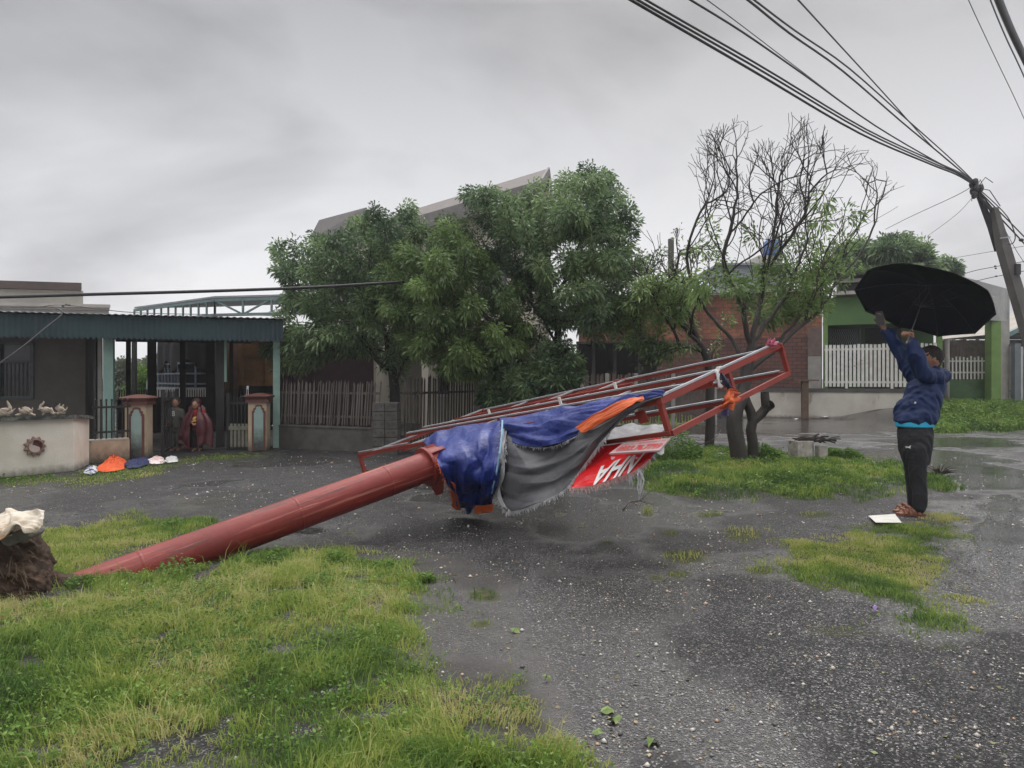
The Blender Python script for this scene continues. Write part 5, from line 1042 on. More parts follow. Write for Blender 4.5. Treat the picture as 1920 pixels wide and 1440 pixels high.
# ------------------------------------------------------------------ root clump and cloth at the far left
EARTH = mat('dark_earth', (.075, .045, .03), (.035, .024, .018), 7, .9, .8, 30, spots=[((.16, .13, .1), 26, .68)])
def clump():
    c = P(22, 1120, 4.72); c.z = .0; b = MB(); rr = random.Random(9)
    b.ball(c+Vector((-.10, 0, .12)), .27, 16, sc=(1.0, .9, 1.1)).ball(c+Vector((-.4, .05, .1)), .3, 14, sc=(1, .9, .95)).ball(c+Vector((.08, -.02, .03)), .19, 12)
    b.ball(c+Vector((.0, .02, .26)), .14, 10, sc=(1, .9, 1.1))
    me = remesh(b, .012, 2, lambda co: (fbm(co[:, 0]*1+co[:, 2]*.7, co[:, 1]+co[:, 2], 7, 5, 1)-.5)*.2+(1-np.abs(2*fbm(co[:, 0]+co[:, 2]*1.3, co[:, 1]-co[:, 2], 22, 3, 6)-1)-.6)*.05); t = tag(link('earth_clump', me, EARTH, None, True), 'dark upturned clump of earth and roots at the left end of the fallen pole', 'earth')
    b = MB()
    for k in range(80):
        a = rr.uniform(0, 3.1); p = c+Vector((math.cos(a)*.22-.02, -.15-rr.random()*.1, .02+rr.random()*.28)); q = p+Vector((rr.uniform(-.06, .1), rr.uniform(-.08, .02), rr.uniform(-.12, .06))); b.tube([p, (p+q)/2+Vector((0, 0, .03)), q], .0025, 4)
    b.build('roots', mat('root_brown', (.12, .08, .05), (.07, .05, .03), 9, .8), t)
    sp = MB(); n = 7
    for px, py, s in ((38, 1006, .06), (14, 1016, .05)):
        v = P(px, py, 4.5); sp.prism([v+Vector((math.cos(a)*s*(1+.2*math.sin(3*a)), 0, math.sin(a)*s*.7)) for a in np.linspace(0, 5.6, 7)], (.03, .12, .02))
    me = sp.mesh(); tag(sp.build('rubble_block', mat('grey_rubble', (.2, .195, .185), (.13, .12, .11), 12, .85, .4, 40), bevel=.015), 'broken grey concrete lump stuck in the upturned earth clump', 'rubble')
clump()
b = MB(); c = G(118, 1092); b.ball(c, .16, 14, sc=(1.2, .8, .35)).ball(c+Vector((.12, .02, 0)), .10, 12, sc=(1.3, .8, .5)).ball(c+Vector((-.16, .0, .02)), .13, 12, sc=(1, .8, .6))
link('torn_soil', remesh(b, .012, 2, lambda co: (fbm(co[:, 0], co[:, 1]+co[:, 2], 16, 4, 2)-.5)*.07), EARTH, None, True)['kind'] = 'stuff'
SK = net([[P(-70, 975, 4.5), P(-60, 998, 4.42), P(-40, 1020, 4.36), P(-30, 1034, 4.34)], [P(0, 962, 4.62), P(5, 982, 4.48), P(5, 996, 4.38), P(6, 1008, 4.34)], [P(20, 955, 4.64), P(24, 972, 4.5), P(28, 982, 4.42), P(30, 986, 4.36)],
          [P(50, 956, 4.62), P(52, 972, 4.5), P(56, 985, 4.42), P(60, 999, 4.38)], [P(83, 957, 4.55), P(82, 972, 4.5), P(76, 988, 4.44), P(68, 1003, 4.42)]])
me, _ = sheet(SK, 60, 40, crumple(.035, .01, 61, 3)); tag(link('sack_cloth', me, mat('dirty_canvas', (.55, .51, .44), (.42, .36, .27), 7, .8, .3, 40, spots=[((.3, .18, .09), 6, .53)]), None, True), 'dirty off white cloth draped over the earth clump', 'cloth')
# ------------------------------------------------------------------ heap of plastic at the low wall
def heap(label, pts, m_, seed, h, nm='plastic_sheet', sub=()):
    """crumpled sheet lying in a heap; pts = outline in the photo"""
    def one(pts, h, seed):
        c = [G(x, y) for x, y in pts]; cen = sum(c, Vector())/len(c); n = 26; rings = 9; V = []; rs = np.linspace(0, 1, rings); 
        for r in rs:
            for k in range(n):
                t = k/n*len(c); i = int(t); p = c[i % len(c)].lerp(c[(i+1) % len(c)], t-i); q = cen.lerp(p, r); z = h*(1-r**2.6)*(.1+1.25*float(fbm(q.x, q.y, 7, 3, seed)))+.015+h*.35*abs(math.sin(k*2.3+seed+r*3))*r*(1-r)*3; V.append((q.x+random.uniform(-.02, .02)*r, q.y+random.uniform(-.02, .02)*r, z))
        F = [[i*n+k, i*n+(k+1) % n, (i+1)*n+(k+1) % n, (i+1)*n+k] for i in range(rings-1) for k in range(n)]; me = bpy.data.meshes.new('m'); me.from_pydata(V, [], F); return me
    t = link(nm, one(pts, h, seed), m_, None, False); return tag(t, label, 'plastic sheet', 'plastic sheets dumped by the gate')
heap('bright orange plastic sheet heaped against the low ochre wall', [(176, 884), (205, 862), (222, 855), (236, 866), (232, 882), (200, 887)], mat('vivid_orange', (.65, .10, .02), (.5, .07, .015), 5, .5), 3, .09)
heap('dark blue sheet lying between the orange and the white plastic', [(232, 872), (250, 862), (275, 858), (285, 868), (262, 878), (238, 880)], mat('dark_blue_sheet', (.02, .03, .1), (.015, .022, .07), 5, .5), 5, .05)
heap('flattened blue and white sheet left of the orange plastic', [(154, 888), (165, 878), (182, 876), (184, 886), (170, 892)], mat('blue_white_sheet', (.05, .07, .18), (.55, .56, .58), 8, .5, ramp=(.5, .56)), 7, .05)
heap('white and pink plastic bag beside the left gate pillar', [(274, 866), (295, 856), (308, 860), (308, 870), (290, 872), (276, 870)], mat('pink_white_bag', (.65, .62, .62), (.55, .25, .22), 9, .5, ramp=(.5, .62)), 9, .05)
heap('crumpled white plastic bag furthest right, in the gate opening', [(306, 866), (318, 857), (333, 861), (334, 867), (318, 869)], mat('white_bag', (.6, .6, .61), (.45, .45, .46), 9, .4), 11, .055)
# white foam board in front of the man
c = [G(x, y) for x, y in ((1628, 972), (1678, 971), (1691, 985), (1642, 987))]; b = MB(); b.hexa([v+Vector((0, 0, .022+.012*(i % 2))) for i, v in enumerate(c)]+[v+Vector((0, 0, .028+.012*(i % 2))) for i, v in enumerate(c)]); tag(b.build('foam_board', mat('foam_white', (.62, .62, .58), (.52, .52, .47), 7, .8, .2, 40), bevel=.003), 'white foam board lying on the grass at the man\'s feet', 'board')
# broken concrete box with charred sticks
v = G(1530, 866); t = thing('concrete_trough', 'broken white concrete box heaped with charred sticks on the grass island', 'box', v); TR = mat('broken_white', (.42, .40, .36), (.25, .23, .2), 7, .85, .4, 30, spots=[((.04, .035, .03), 6, .55)])
z = Vector((0, 0, 1)); x = Vector((.97, .2, 0)); y = Vector((-.2, .97, 0)); o = G(1500, 868); b = MB()
for p, q, h in ((o, o+x*.26, .36), (o+x*.26, o+x*.26+y*.3, .34), (o, o+y*.3, .36), (o+y*.3, o+x*.26+y*.3, .33)): b.slab(p, q, 0, h, .035)
b.build('box', TR, t, bevel=.008); b = MB(); b.slab(o+x*.42+y*.1, o+x*.62+y*.12, 0, .27, .1); b.build('slab', TR, t, bevel=.02)
b = MB(); rr = random.Random(21)
for k in range(46):
    p = o+x*rr.uniform(-.02, .55)+y*rr.uniform(0, .3)+z*rr.uniform(.33, .40); a = rr.uniform(-.5, .5); q = p+Vector((math.cos(a)*rr.uniform(.1, .26), math.sin(a)*.2, rr.uniform(-.05, .06))); b.tube([p, (p+q)/2+z*.015, q], rr.uniform(.006, .016), 5)
b.build('charred_sticks', mat('charred', (.025, .02, .018), (.05, .04, .035), 9, .9), t)
# spiky uprooted plant behind the man
v = G(1762, 893); b = MB(); rr = random.Random(4)
for k in range(34):
    a = rr.uniform(-.3, math.pi+.3); r = rr.uniform(.15, .34); e = v+Vector((math.cos(a)*r, rr.uniform(-.12, .12), .02+abs(math.sin(a))*r*.55)); m = v.lerp(e, .5)+z*.04; b.tube([v+z*.02, m, e], [.01, .007, .001], 5)
tag(b.build('uprooted_stump', mat('dry_root', (.07, .055, .045), (.04, .032, .028), 9, .9)), 'dark spiky uprooted stump lying behind the man\'s legs', 'stump')
# torn plastic near the tree foot and scrap on the far gravel
def scrap(label, px, py, w_, m_, D=None, nm='litter', cat='litter', grp=None):
    c = G(px, py); c.z = hgt(c.x, c.y)+.03; b = MB(); n = 12; top = c+z*w_*.16; ring = [c+Vector((math.cos(a)*w_*random.uniform(.7, 1), math.sin(a)*w_*.5, random.uniform(-.012, .02))) for a in np.linspace(0, 6.283, n, endpoint=False)]; mid = [p.lerp(top, .5)+Vector((0, 0, random.uniform(-.02, .03)*w_*4)) for p in ring]
    for i in range(n): j = (i+1) % n; b.face([ring[i], ring[j], mid[j], mid[i]]); b.face([mid[i], mid[j], top])
    o = tag(b.build(nm, m_), label, cat, grp)
scrap('torn translucent plastic on the weeds left of the tree foot', 1348, 862, .13, mat('clear_plastic', (.3, .33, .32), (.22, .25, .24), 12, .3))
scrap('white scrap of litter lying on the far road below the stained wall', 1549, 785, .22, VW); scrap('tiny white scrap near the wooden stand', 1493, 787, .12, VW)
scrap('purple plastic scrap at the edge of the right grass patch', 1637, 1150, .035, mat('purple_plastic', (.3, .2, .42), (.25, .16, .35), 9, .4))
scrap('tan lump of foam lying behind the near frame corner', 1272, 812, .14, mat('tan_foam', (.5, .38, .26), (.42, .3, .2), 9, .8))
# dead branches on the ground
def stick(label, pts, r):
    b = MB(); Q = [G(x, y, .0)+Vector((0, 0, h)) for x, y, h in pts]; b.tube(Q, [r*(1-.6*i/(len(Q)-1)) for i in range(len(Q))], 6); k = Q[len(Q)//2]; b.tube([k, k+Vector((.12, .05, .1)), k+Vector((.2, .1, .14))], [r*.5, r*.3, r*.15], 5); tag(b.build('fallen_branch', mat('dead_bark', (.06, .05, .045), (.035, .03, .028), 9, .9), smooth=True), label, 'branch', 'fallen branches')
stick('thin dark branch arching over the weeds left of the tree foot', [(1288, 846, .03), (1310, 846, .12), (1330, 843, .16), (1345, 838, .22), (1352, 832, .3)], .014)
stick('broken branch on the gravel under the grey tarpaulin\'s right side', [(1168, 958, .01), (1180, 950, .05), (1200, 944, .03), (1225, 948, .01)], .008)
stick('long thin branch lying across the green verge', [(1752, 802, .08), (1790, 796, .25), (1830, 790, .35), (1860, 782, .5)], .03)
# ------------------------------------------------------------------ trees
BARK = mat('wet_bark', (.045, .038, .033), (.022, .019, .017), 8, .6, .7, 30, stretch=(1, 1, .25), spots=[((.09, .085, .075), 9, .66)])
LEAF_D = leafmat('leaf_dark', [(.045, .08, .042), (.10, .165, .08), (.19, .28, .125), (.30, .40, .18)], rough=.38, trans=.4, spec=.5)
LEAF_L = leafmat('leaf_light', [(.06, .10, .042), (.11, .18, .06), (.18, .27, .085), (.27, .38, .13)], rough=.38, trans=.4, spec=.5)
def colonize(roots, att, step, infl, kill, up=.12, iters=160, jit=.12, seed=1, maxd=2, inert=.45):
    """space colonisation: roots = list of point lists (the first limbs)"""
    rg = np.random.default_rng(seed); N = []; par = []
    for ch in roots:
        last = -1
        for k, p in enumerate(ch):
            if isinstance(p, int): last = p; continue
            N.append(np.array(p, float)); par.append(last); last = len(N)-1
    att = np.array(att, float); alive = np.ones(len(att), bool); kids = {}
    for it in range(iters):
        kd = kdtree.KDTree(len(N))
        for i, p in enumerate(N): kd.insert(p, i)
        kd.balance(); acc = {}; idx = np.nonzero(alive)[0]
        if len(idx) == 0: break
        for a in idx:
            p, i, d = kd.find(att[a])
            if d < kill: alive[a] = False
            elif d < infl*(3 if it < 8 else 1): acc.setdefault(i, []).append((att[a]-N[i])/d)
        if not acc: infl *= 1.3; continue
        grew = False
        for i, v in acc.items():
            if kids.get(i, 0) >= maxd: continue
            d = np.sum(v, axis=0); n = np.linalg.norm(d)
            if n < 1e-3: continue
            d = d/n+np.array([0, 0, up])+rg.normal(0, jit, 3)
            if par[i] >= 0: pd = N[i]-N[par[i]]; d = d+inert*pd/(np.linalg.norm(pd)+1e-9)
            d /= np.linalg.norm(d); q = N[i]+d*step
            N.append(q); par.append(i); kids[i] = kids.get(i, 0)+1; grew = True
        if not grew: break
    return np.array(N), np.array(par)
def recgrow(roots, poly, D, seed, z0=1.9, L0=.75, depth=4, step=.10, upb=.10):
    """limbs as splines, then side shoots that fork again and again"""
    rg = np.random.default_rng(seed); N = []; par = []; first = []; P_ = [tuple(q) for q in poly]; key = []
    for ch in roots:
        link_ = -1; pts = []
        for p in ch:
            if isinstance(p, int): link_ = key[p]
            else: pts.append(np.array(p, float))
        full = ([N[link_]] if link_ >= 0 else [])+pts; last = link_; k0 = 0 if link_ < 0 else 1
        if link_ < 0: N.append(full[0]); par.append(-1); key.append(len(N)-1); last = len(N)-1
        for a in range(len(full)-1):
            seg = np.linalg.norm(full[a+1]-full[a]); m = max(1, int(seg/.13))
            for j in range(1, m+1):
                q = np.array(catmull(full, (a+j/m)/(len(full)-1)))+(rg.normal(0, .012, 3) if j < m else 0); N.append(q); par.append(last); last = len(N)-1
                f = (a+j/m)/(len(full)-1)
                if q[2] > z0: first.append((last, f))
            key.append(last)
    def inside(p):
        x, y = 960+FOC*p[0]/p[1], HOR-FOC*(p[2]-CAMZ)/p[1]; return sdf(P_, np.array([x]), np.array([y]))[0] > -50*rg.random()
    def shoot(i, d, L, dep):
        n = max(2, int(L/step)); bend = rg.normal(0, .05, 3)
        for k in range(n):
            d = d+bend+rg.normal(0, .10, 3)+np.array([0, 0, upb*.35]); d /= np.linalg.norm(d); q = N[i]+d*step*rg.uniform(.8, 1.2)
            if abs(q[1]-D) > 1.9 or not inside(q): return
            N.append(q); par.append(i); i = len(N)-1
            if dep > 0 and k > 0 and rg.random() < .24: shoot(i, turn(d, rg.uniform(.5, 1.0)), L*rg.uniform(.35, .6), dep-1)
        if dep > 0:
            for _ in range(2 if rg.random() < .8 else 3): shoot(i, turn(d, rg.uniform(.25, .65)), L*rg.uniform(.55, .8), dep-1)
    def turn(d, a):
        r = rg.normal(size=3); r -= d*r.dot(d); r /= np.linalg.norm(r); q = d*math.cos(a)+r*math.sin(a)+np.array([0, 0, upb]); return q/np.linalg.norm(q)
    for i, f in first:
        if rg.random() < .34+.4*f: d = N[i]-N[par[i]]; d /= np.linalg.norm(d); shoot(i, turn(d, rg.uniform(.5, 1.1)), L0*(1.05-.55*f)*rg.uniform(.5, 1.1), depth-1 if rg.random() < .5 else depth-2)
    for i in set(range(len(N)))-set(par):
        if N[i][2] > z0 and len(first) and i in dict(first): d = N[i]-N[par[i]]; d /= np.linalg.norm(d); [shoot(i, turn(d, .4), L0*.6, depth-1) for _ in range(3)]
    return np.array(N), np.array(par)
def radii(N, par, r0, ex=2.3, cap=None):
    r = np.zeros(len(N)); ch = [[] for _ in N]
    for i, p in enumerate(par):
        if p >= 0: ch[p].append(i)
    for i in range(len(N)-1, -1, -1):
        r[i] = r0 if not ch[i] else (sum(r[c]**ex for c in ch[i]))**(1/ex)+r0*.02
    if cap: r = np.minimum(r, cap)
    return r, ch
def wood(b, N, par, r, ch, tips=0):
    """continuous tubes along each chain"""
    for i in range(len(N)):
        if par[i] >= 0:
            sib = ch[par[i]]
            if max(sib, key=lambda c: r[c]) == i: continue
            start = [par[i], i]
        else: start = [i]
        c = start[-1]
        while ch[c]:
            c = max(ch[c], key=lambda k: r[k]); start.append(c)
        if len(start) < 2: continue
        pts = [Vector(N[k]) for k in start]; rr = [min(r[k], r[start[1]] if j == 0 and par[i] >= 0 else 9) for j, k in enumerate(start)]
        if tips: e = pts[-1]+(pts[-1]-pts[-2])*tips; pts.append(e); rr.append(rr[-1]*.4)
        n = 10 if rr[0] > .05 else (6 if rr[0] > .018 else 4)
        b.tube(pts, rr, n, cap=False)
def region(poly, D, depth, n, seed, inner=None):
    """random points behind the outline poly (photo pixels) at distance D +- depth, rounded off in depth"""
    rg = np.random.default_rng(seed); P_ = np.array(poly, float); x0, y0 = P_.min(0); x1, y1 = P_.max(0); out = []
    while len(out) < n:
        px, py = rg.uniform(x0, x1, 400), rg.uniform(y0, y1, 400); s = sdf([tuple(q) for q in poly], px, py/1.0)
        for a, b_, d in zip(px, py, s):
            if d <= 0: continue
            w_ = min(1, (d/70)**.5); o = rg.uniform(-1, 1)*depth*w_; out.append(P(a, b_, D+o))
            if len(out) >= n: break
    return out
def tree(label, base, limbs, att, step, r0, name='tree', leafm=None, nleaf=0, lsize=.1, leafr=.02, spread=.16, up=.12, seed=1, tips=.6, cap=.16, twig=0, leafkeep=None, cat='tree', grp='trees standing in the yards', iters=160, infl=1.2, kill=.3, aspect=.36, bark=None, rbase=None, inert=.45, rtop=2.2, rec=None):
    t = thing(name, label, cat, (base[0], base[1], base[2] if len(base) > 2 else 0), grp)
    N, par = recgrow(limbs, *rec) if rec else colonize(limbs, att, step, infl, kill, up, seed=seed, iters=iters, inert=inert); r, ch = radii(N, par, r0, 2.55 if rec else 2.3, cap=cap)
    rg = np.random.default_rng(seed+50)
    if twig:   # extra fine twigs on the outer wood
        ext = []; ep = []
        for i in range(len(N)):
            if r[i] < .03 and par[i] >= 0 and rg.random() < twig:
                d = N[i]-N[par[i]]; d /= np.linalg.norm(d)+1e-9; q = N[i]; last = i; d = d*.5+rg.normal(0, .6, 3)+np.array([0, 0, .3]); d /= np.linalg.norm(d)
                for k in range(rg.integers(1, 4)): q = q+d*step*.8; ext.append(q); ep.append(last); last = len(N)+len(ext)-1; d = d+rg.normal(0, .35, 3); d /= np.linalg.norm(d)
        if ext: N = np.vstack([N, ext]); par = np.concatenate([par, ep]).astype(int)
        r, ch = radii(N, par, r0, cap=cap)
    if rbase: r = r*(1+(rbase/r.max()-1)*np.exp(-(N[:, 2]/rtop)**2))
    if rec: r = np.maximum(r, rbase*.62*np.exp(-(N[:, 2]/1.7)**4))
    b = MB(); wood(b, N, par, r, ch, tips); b.build('trunk', bark or BARK, t, True)
    if nleaf:
        idx = np.nonzero((r < leafr) & (par >= 0))[0]
        if leafkeep is not None: idx = np.array([i for i in idx if leafkeep(N[i], rg)])
        k = max(1, nleaf//max(1, len(idx))); I = np.repeat(idx, k); m = len(I); d = N[I]-N[par[I]]; d = d/(np.linalg.norm(d, axis=1, keepdims=True)+1e-9)
        f = rg.random((m, 1)); p = N[par[I]]*(1-f)+N[I]*f; off = rg.normal(0, 1, (m, 3)); off /= np.linalg.norm(off, axis=1, keepdims=True); p = p+off*(rg.random((m, 1))**.6)*spread
        dirs = off*.9+d*.6+np.array([0, 0, -.15]); clump = fbm(p[:, 0]+p[:, 2]*.7, p[:, 1]*.5+p[:, 2], 1.7, 3, seed)
        rnd = np.clip(clump*1.5-.3+rg.normal(0, .17, m), 0, 1); V, F, rr = leafcloud(p, dirs, lsize*rg.uniform(.6, 1.35, m), aspect, .3, rnd)
        link('crown', npmesh(V, F, 3, rr), leafm, t, False)
    return t
v3 = lambda v: tuple(v)
def limb(*pp): return [np.array(P(x, y, D)) for x, y, D in pp]
# left leafy tree behind the picket fence
D = 15.6
tree('leftmost leafy tree, dark green crown spreading over the grey picket fence', (P(738, 700, D).x, D, 0),
     [[np.array([P(742, 700, D).x, D, 0.0])]+limb((741, 770, D), (740, 730, D), (736, 695, D), (728, 668, D)), [2]+limb((752, 690, D+.1), (768, 660, D+.2)), [3]+limb((718, 688, D-.2), (690, 655, D-.5)), [4]+limb((726, 640, D), (712, 600, D+.1))],
     region([(502, 462), (520, 440), (560, 442), (610, 436), (650, 412), (705, 385), (745, 386), (785, 400), (795, 385), (800, 420), (770, 470), (790, 560), (800, 640), (760, 690), (700, 668), (640, 660), (590, 690), (545, 700), (500, 690), (492, 650), (520, 610), (505, 575), (560, 545), (505, 520)], D, 1.6, 900, 11),
     .17, .0055, leafm=LEAF_D, nleaf=48000, lsize=.095, leafr=.03, seed=3, spread=.19, cap=.15, rbase=.13)
D = 14.3
tree('middle leafy tree with a lighter green crown leaning left from behind the shrub', (P(985, 700, D).x, D, 0),
     [[np.array([P(985, 700, D).x, D, 0.0])]+limb((984, 780, D), (978, 720, D), (970, 660, D), (962, 625, D)), [3]+limb((930, 610, D-.2), (895, 580, D-.3), (850, 555, D-.4)), [4]+limb((930, 570, D), (915, 520, D+.1)), [2]+limb((1000, 690, D+.2), (1010, 640, D+.3))],
     region([(708, 500), (730, 462), (770, 452), (800, 420), (850, 405), (880, 415), (905, 440), (930, 500), (990, 540), (1010, 620), (980, 680), (930, 700), (880, 722), (830, 700), (780, 680), (745, 640), (712, 590), (700, 545)], D, 1.4, 850, 12),
     .16, .0055, leafm=LEAF_L, nleaf=50000, lsize=.09, leafr=.03, seed=7, spread=.19, cap=.14, rbase=.12)
D = 14.9
tree('tallest leafy tree with a dense high crown right of the middle one', (P(1045, 700, D).x, D, 0),
     [[np.array([P(1050, 700, D).x, D, 0.0])]+limb((1052, 790, D), (1050, 720, D), (1045, 650, D), (1047, 610, D)), [4]+limb((1038, 560, D), (1022, 510, D+.2), (1015, 470, D+.3)), [4]+limb((1075, 590, D+.1), (1110, 565, D+.3), (1130, 520, D+.4)), [3]+limb((1020, 600, D-.3), (985, 555, D-.4)), [5]+limb((1070, 510, D-.2), (1088, 450, D-.2))],
     region([(850, 365), (880, 352), (930, 350), (985, 360), (1030, 340), (1060, 318), (1100, 308), (1140, 318), (1170, 340), (1195, 400), (1205, 470), (1208, 540), (1190, 600), (1140, 640), (1090, 640), (1040, 620), (1010, 600), (970, 560), (930, 500), (900, 430), (870, 395)], D, 1.6, 1100, 13),
     .17, .0055, leafm=LEAF_D, nleaf=58000, lsize=.092, leafr=.03, seed=9, spread=.19, cap=.15, rbase=.14)
# dense shrub under it
D = 14.0
tree('bushy green shrub at the foot of the two middle trees', (P(1000, 700, D).x, D, 0), [[np.array([P(1000, 700, D).x, D, 0.0]), np.array([P(1000, 700, D).x, D, .3])], [0, np.array([P(960, 700, D).x, D, .35])], [0, np.array([P(1050, 700, D).x, D+.2, .35])]],
     region([(905, 715), (950, 660), (985, 690), (1020, 640), (1070, 640), (1098, 680), (1095, 720), (1080, 752), (1000, 765), (930, 768), (898, 760)], D, .7, 380, 14), .11, .004, name='shrub', leafm=LEAF_D, nleaf=20000, lsize=.1, leafr=.03, seed=15, spread=.14, cap=.04, cat='shrub', grp='shrubs behind the fences', infl=.9, kill=.18)
# sparse tree behind, left of the bare one
D = 14.6
T5P = [(1175, 360), (1195, 325), (1230, 360), (1245, 340), (1262, 400), (1300, 430), (1340, 440), (1345, 500), (1330, 560), (1350, 620), (1300, 650), (1230, 680), (1180, 640), (1150, 600), (1185, 560), (1200, 500), (1190, 430)]
tree('thin half bare tree leaning left between the leafy trees and the bare one', (P(1330, 700, D).x, D, 0),
     [[np.array([P(1330, 700, D).x, D, 0.0])]+limb((1332, 780, D), (1330, 700, D), (1318, 655, D), (1300, 620, D)), [2]+limb((1345, 640, D), (1365, 600, D+.2)), [3]+limb((1270, 600, D-.2), (1235, 575, D-.4), (1205, 530, D-.4)), [4]+limb((1285, 570, D+.1), (1268, 520, D+.1), (1275, 470, D+.2)), [3]+limb((1250, 645, D-.3), (1210, 640, D-.5))],
     [],
     .16, .006, leafm=LEAF_L, nleaf=11000, lsize=.09, leafr=.02, seed=17, spread=.15, cap=.14, rbase=.10, tips=0, rec=(T5P, D, 29, 1.2, .9, 4), leafkeep=lambda p, rg: rg.random() < (1.0 if p[2] < 3.3 else .15))
# the bare tree at the frame's right end
D = 11.7
b0 = np.array([P(1405, 700, 11.7).x, 11.7, 0.03])
T4 = [[b0+np.array([.05, 0, -.05])]+limb((1412, 850, D), (1410, 820, D), (1411, 790, D), (1402, 760, D)), # right stem 0-4
      [np.array(P(1387, 868, 11.5)), *limb((1384, 845, 11.5), (1376, 800, 11.5), (1381, 765, 11.55), (1392, 740, 11.65), (1400, 700, 11.7), (1408, 655, 11.7))],  # left stem 5-11
      [4]+limb((1395, 740, D),), [3]+limb((1428, 775, D), (1436, 765, D), (1434, 735, D)), [14]+limb((1446, 758, D-.1),),
      [10]+limb((1432, 672, D), (1470, 640, D+.1), (1510, 605, D+.2), (1545, 570, D+.3), (1572, 520, D+.3), (1592, 450, D+.3), (1625, 400, D+.2), (1662, 362, D+.1)),
      [11]+limb((1416, 610, D), (1426, 560, D+.2), (1436, 505, D+.2), (1448, 455, D+.2), (1456, 400, D+.2), (1462, 330, D+.1), (1480, 235, D)),
      [11]+limb((1398, 610, D-.1), (1385, 560, D-.2), (1362, 520, D-.2), (1356, 480, D-.3), (1372, 420, D-.3), (1382, 350, D-.3), (1378, 250, D-.2)),
      [11]+limb((1440, 600, D+.2), (1475, 555, D+.4), (1495, 500, D+.5), (1515, 450, D+.5), (1545, 395, D+.5), (1580, 340, D+.5), (1605, 290, D+.4)), [11]+limb((1455, 640, D+.4), (1505, 590, D+.7), (1560, 540, D+.9), (1610, 480, D+1), (1640, 420, D+1)), [27]+limb((1510, 400, D-.2), (1520, 330, D-.4), (1545, 270, D-.4)), [33]+limb((1340, 440, D-.5), (1320, 370, D-.6), (1305, 315, D-.6)),
      [10]+limb((1380, 650, D+.3), (1340, 600, D+.5), (1310, 560, D+.6), (1290, 500, D+.6), (1300, 430, D+.4), (1335, 350, D+.3), (1340, 265, D+.2))]
T4P = ([(1290, 305), (1340, 250), (1375, 232), (1405, 270), (1440, 225), (1480, 218), (1520, 245), (1560, 280), (1600, 285), (1640, 330), (1670, 355), (1655, 400), (1610, 440), (1590, 500), (1545, 560), (1480, 600), (1400, 600), (1330, 560), (1300, 500), (1310, 420), (1330, 370), (1300, 340)])
tree('dark wet nearly bare tree with forked trunk standing in the grass island', (b0[0], b0[1], 0), T4, [], .11, .0040, rec=(T4P, D, 23, 1.7, 1.15, 4), leafm=LEAF_L, nleaf=8500, lsize=.085, leafr=.02, seed=22, spread=.18, up=.3, cap=.2, rbase=.135, rtop=1.7, inert=1.5, tips=0, twig=0, infl=.8, kill=.17,
     leafkeep=lambda p, rg: rg.random() < (.5 if p[2] < 2.8 else (.2 if p[2] < 3.4 else (.03 if p[2] < 3.9 else 0))) and fbm(p[0]+p[1], p[2], 2.5, 2, 5) > .36, grp=None)
# low leaf sprays on the bare tree's right side are reached by the same crown; far trees behind the green house
D = 33
tree('round green tree rising behind the green house, left of the umbrella', (P(1680, 700, D).x, D, 0), [[np.array([P(1680, 700, D).x, D, 0.0])]+limb((1680, 600, D), (1680, 560, D), (1675, 530, D))],
     region([(1560, 500), (1580, 455), (1630, 448), (1680, 440), (1730, 450), (1752, 480), (1745, 530), (1600, 545), (1555, 530)], D, 2.2, 420, 31), .35, .012, leafm=LEAF_D, nleaf=30000, lsize=.22, leafr=.05, seed=32, spread=.4, cap=.25, infl=2.5, kill=.6)
D = 40
tree('small distant tree top showing above the umbrella\'s right rim', (P(1785, 700, D).x, D, 0), [[np.array([P(1785, 700, D).x, D, 0.0])]+limb((1785, 600, D), (1785, 530, D), (1785, 510, D))],
     region([(1745, 505), (1762, 490), (1790, 485), (1808, 500), (1806, 520), (1750, 520)], D, 1.2, 90, 33), .4, .015, leafm=LEAF_D, nleaf=5000, lsize=.25, leafr=.08, seed=34, spread=.5, cap=.2, infl=2.5, kill=.6)
# vegetation seen through the porch
def bush(label, px0, px1, py0, py1, D, leafm, n, size, seed, name='bush', foot=None):
    rg = np.random.default_rng(seed); cx = (px0+px1)/2; x0 = P(cx, 700, D).x; w_ = (px1-px0)/2/FOC*D; z1 = P(0, py0, D).z; z0 = foot if foot is not None else 0
    t = thing(name, label, 'bush', (x0, D, 0), 'bushes')
    b = MB()
    for k in range(9): a = rg.uniform(0, 6.28); q = Vector((x0+math.cos(a)*w_*.7, D+math.sin(a)*w_*.5, z0+(z1-z0)*rg.uniform(.6, .95))); b.tube([Vector((x0+math.cos(a)*.05, D, z0)), Vector((x0+math.cos(a)*w_*.3, D, z0+(q.z-z0)*.5)), q], [.03*w_, .02*w_, .006*w_], 5)
    b.build('stems', BARK, t, True)
    m = n; u = rg.normal(size=(m, 3)); u /= np.linalg.norm(u, axis=1, keepdims=True); r = rg.random((m, 1))**.4; lum = 1+.5*(fbm(u[:, 0]*2+5, u[:, 2]*2+u[:, 1], 1.5, 3, seed)-.5)[:, None]*1.6
    p = u*r*lum*np.array([w_, w_*.7, (z1-z0)*.5])+np.array([x0, D, (z0+z1)/2]); V, F, rr = leafcloud(p, u+rg.normal(0, .5, (m, 3)), size*rg.uniform(.6, 1.4, m), .4, .2, np.clip(fbm(p[:, 0], p[:, 2], 2/size*.1, 3, seed)+rg.normal(0, .15, m), 0, 1)); V[:, 2] = np.maximum(V[:, 2], .005)
    link('foliage', npmesh(V, F, 3, rr), leafm, t); return t
FADED = leafmat('leaf_faded', [(.12, .14, .10), (.16, .19, .13), (.2, .23, .16), (.24, .27, .18)], rough=.6, trans=.2)
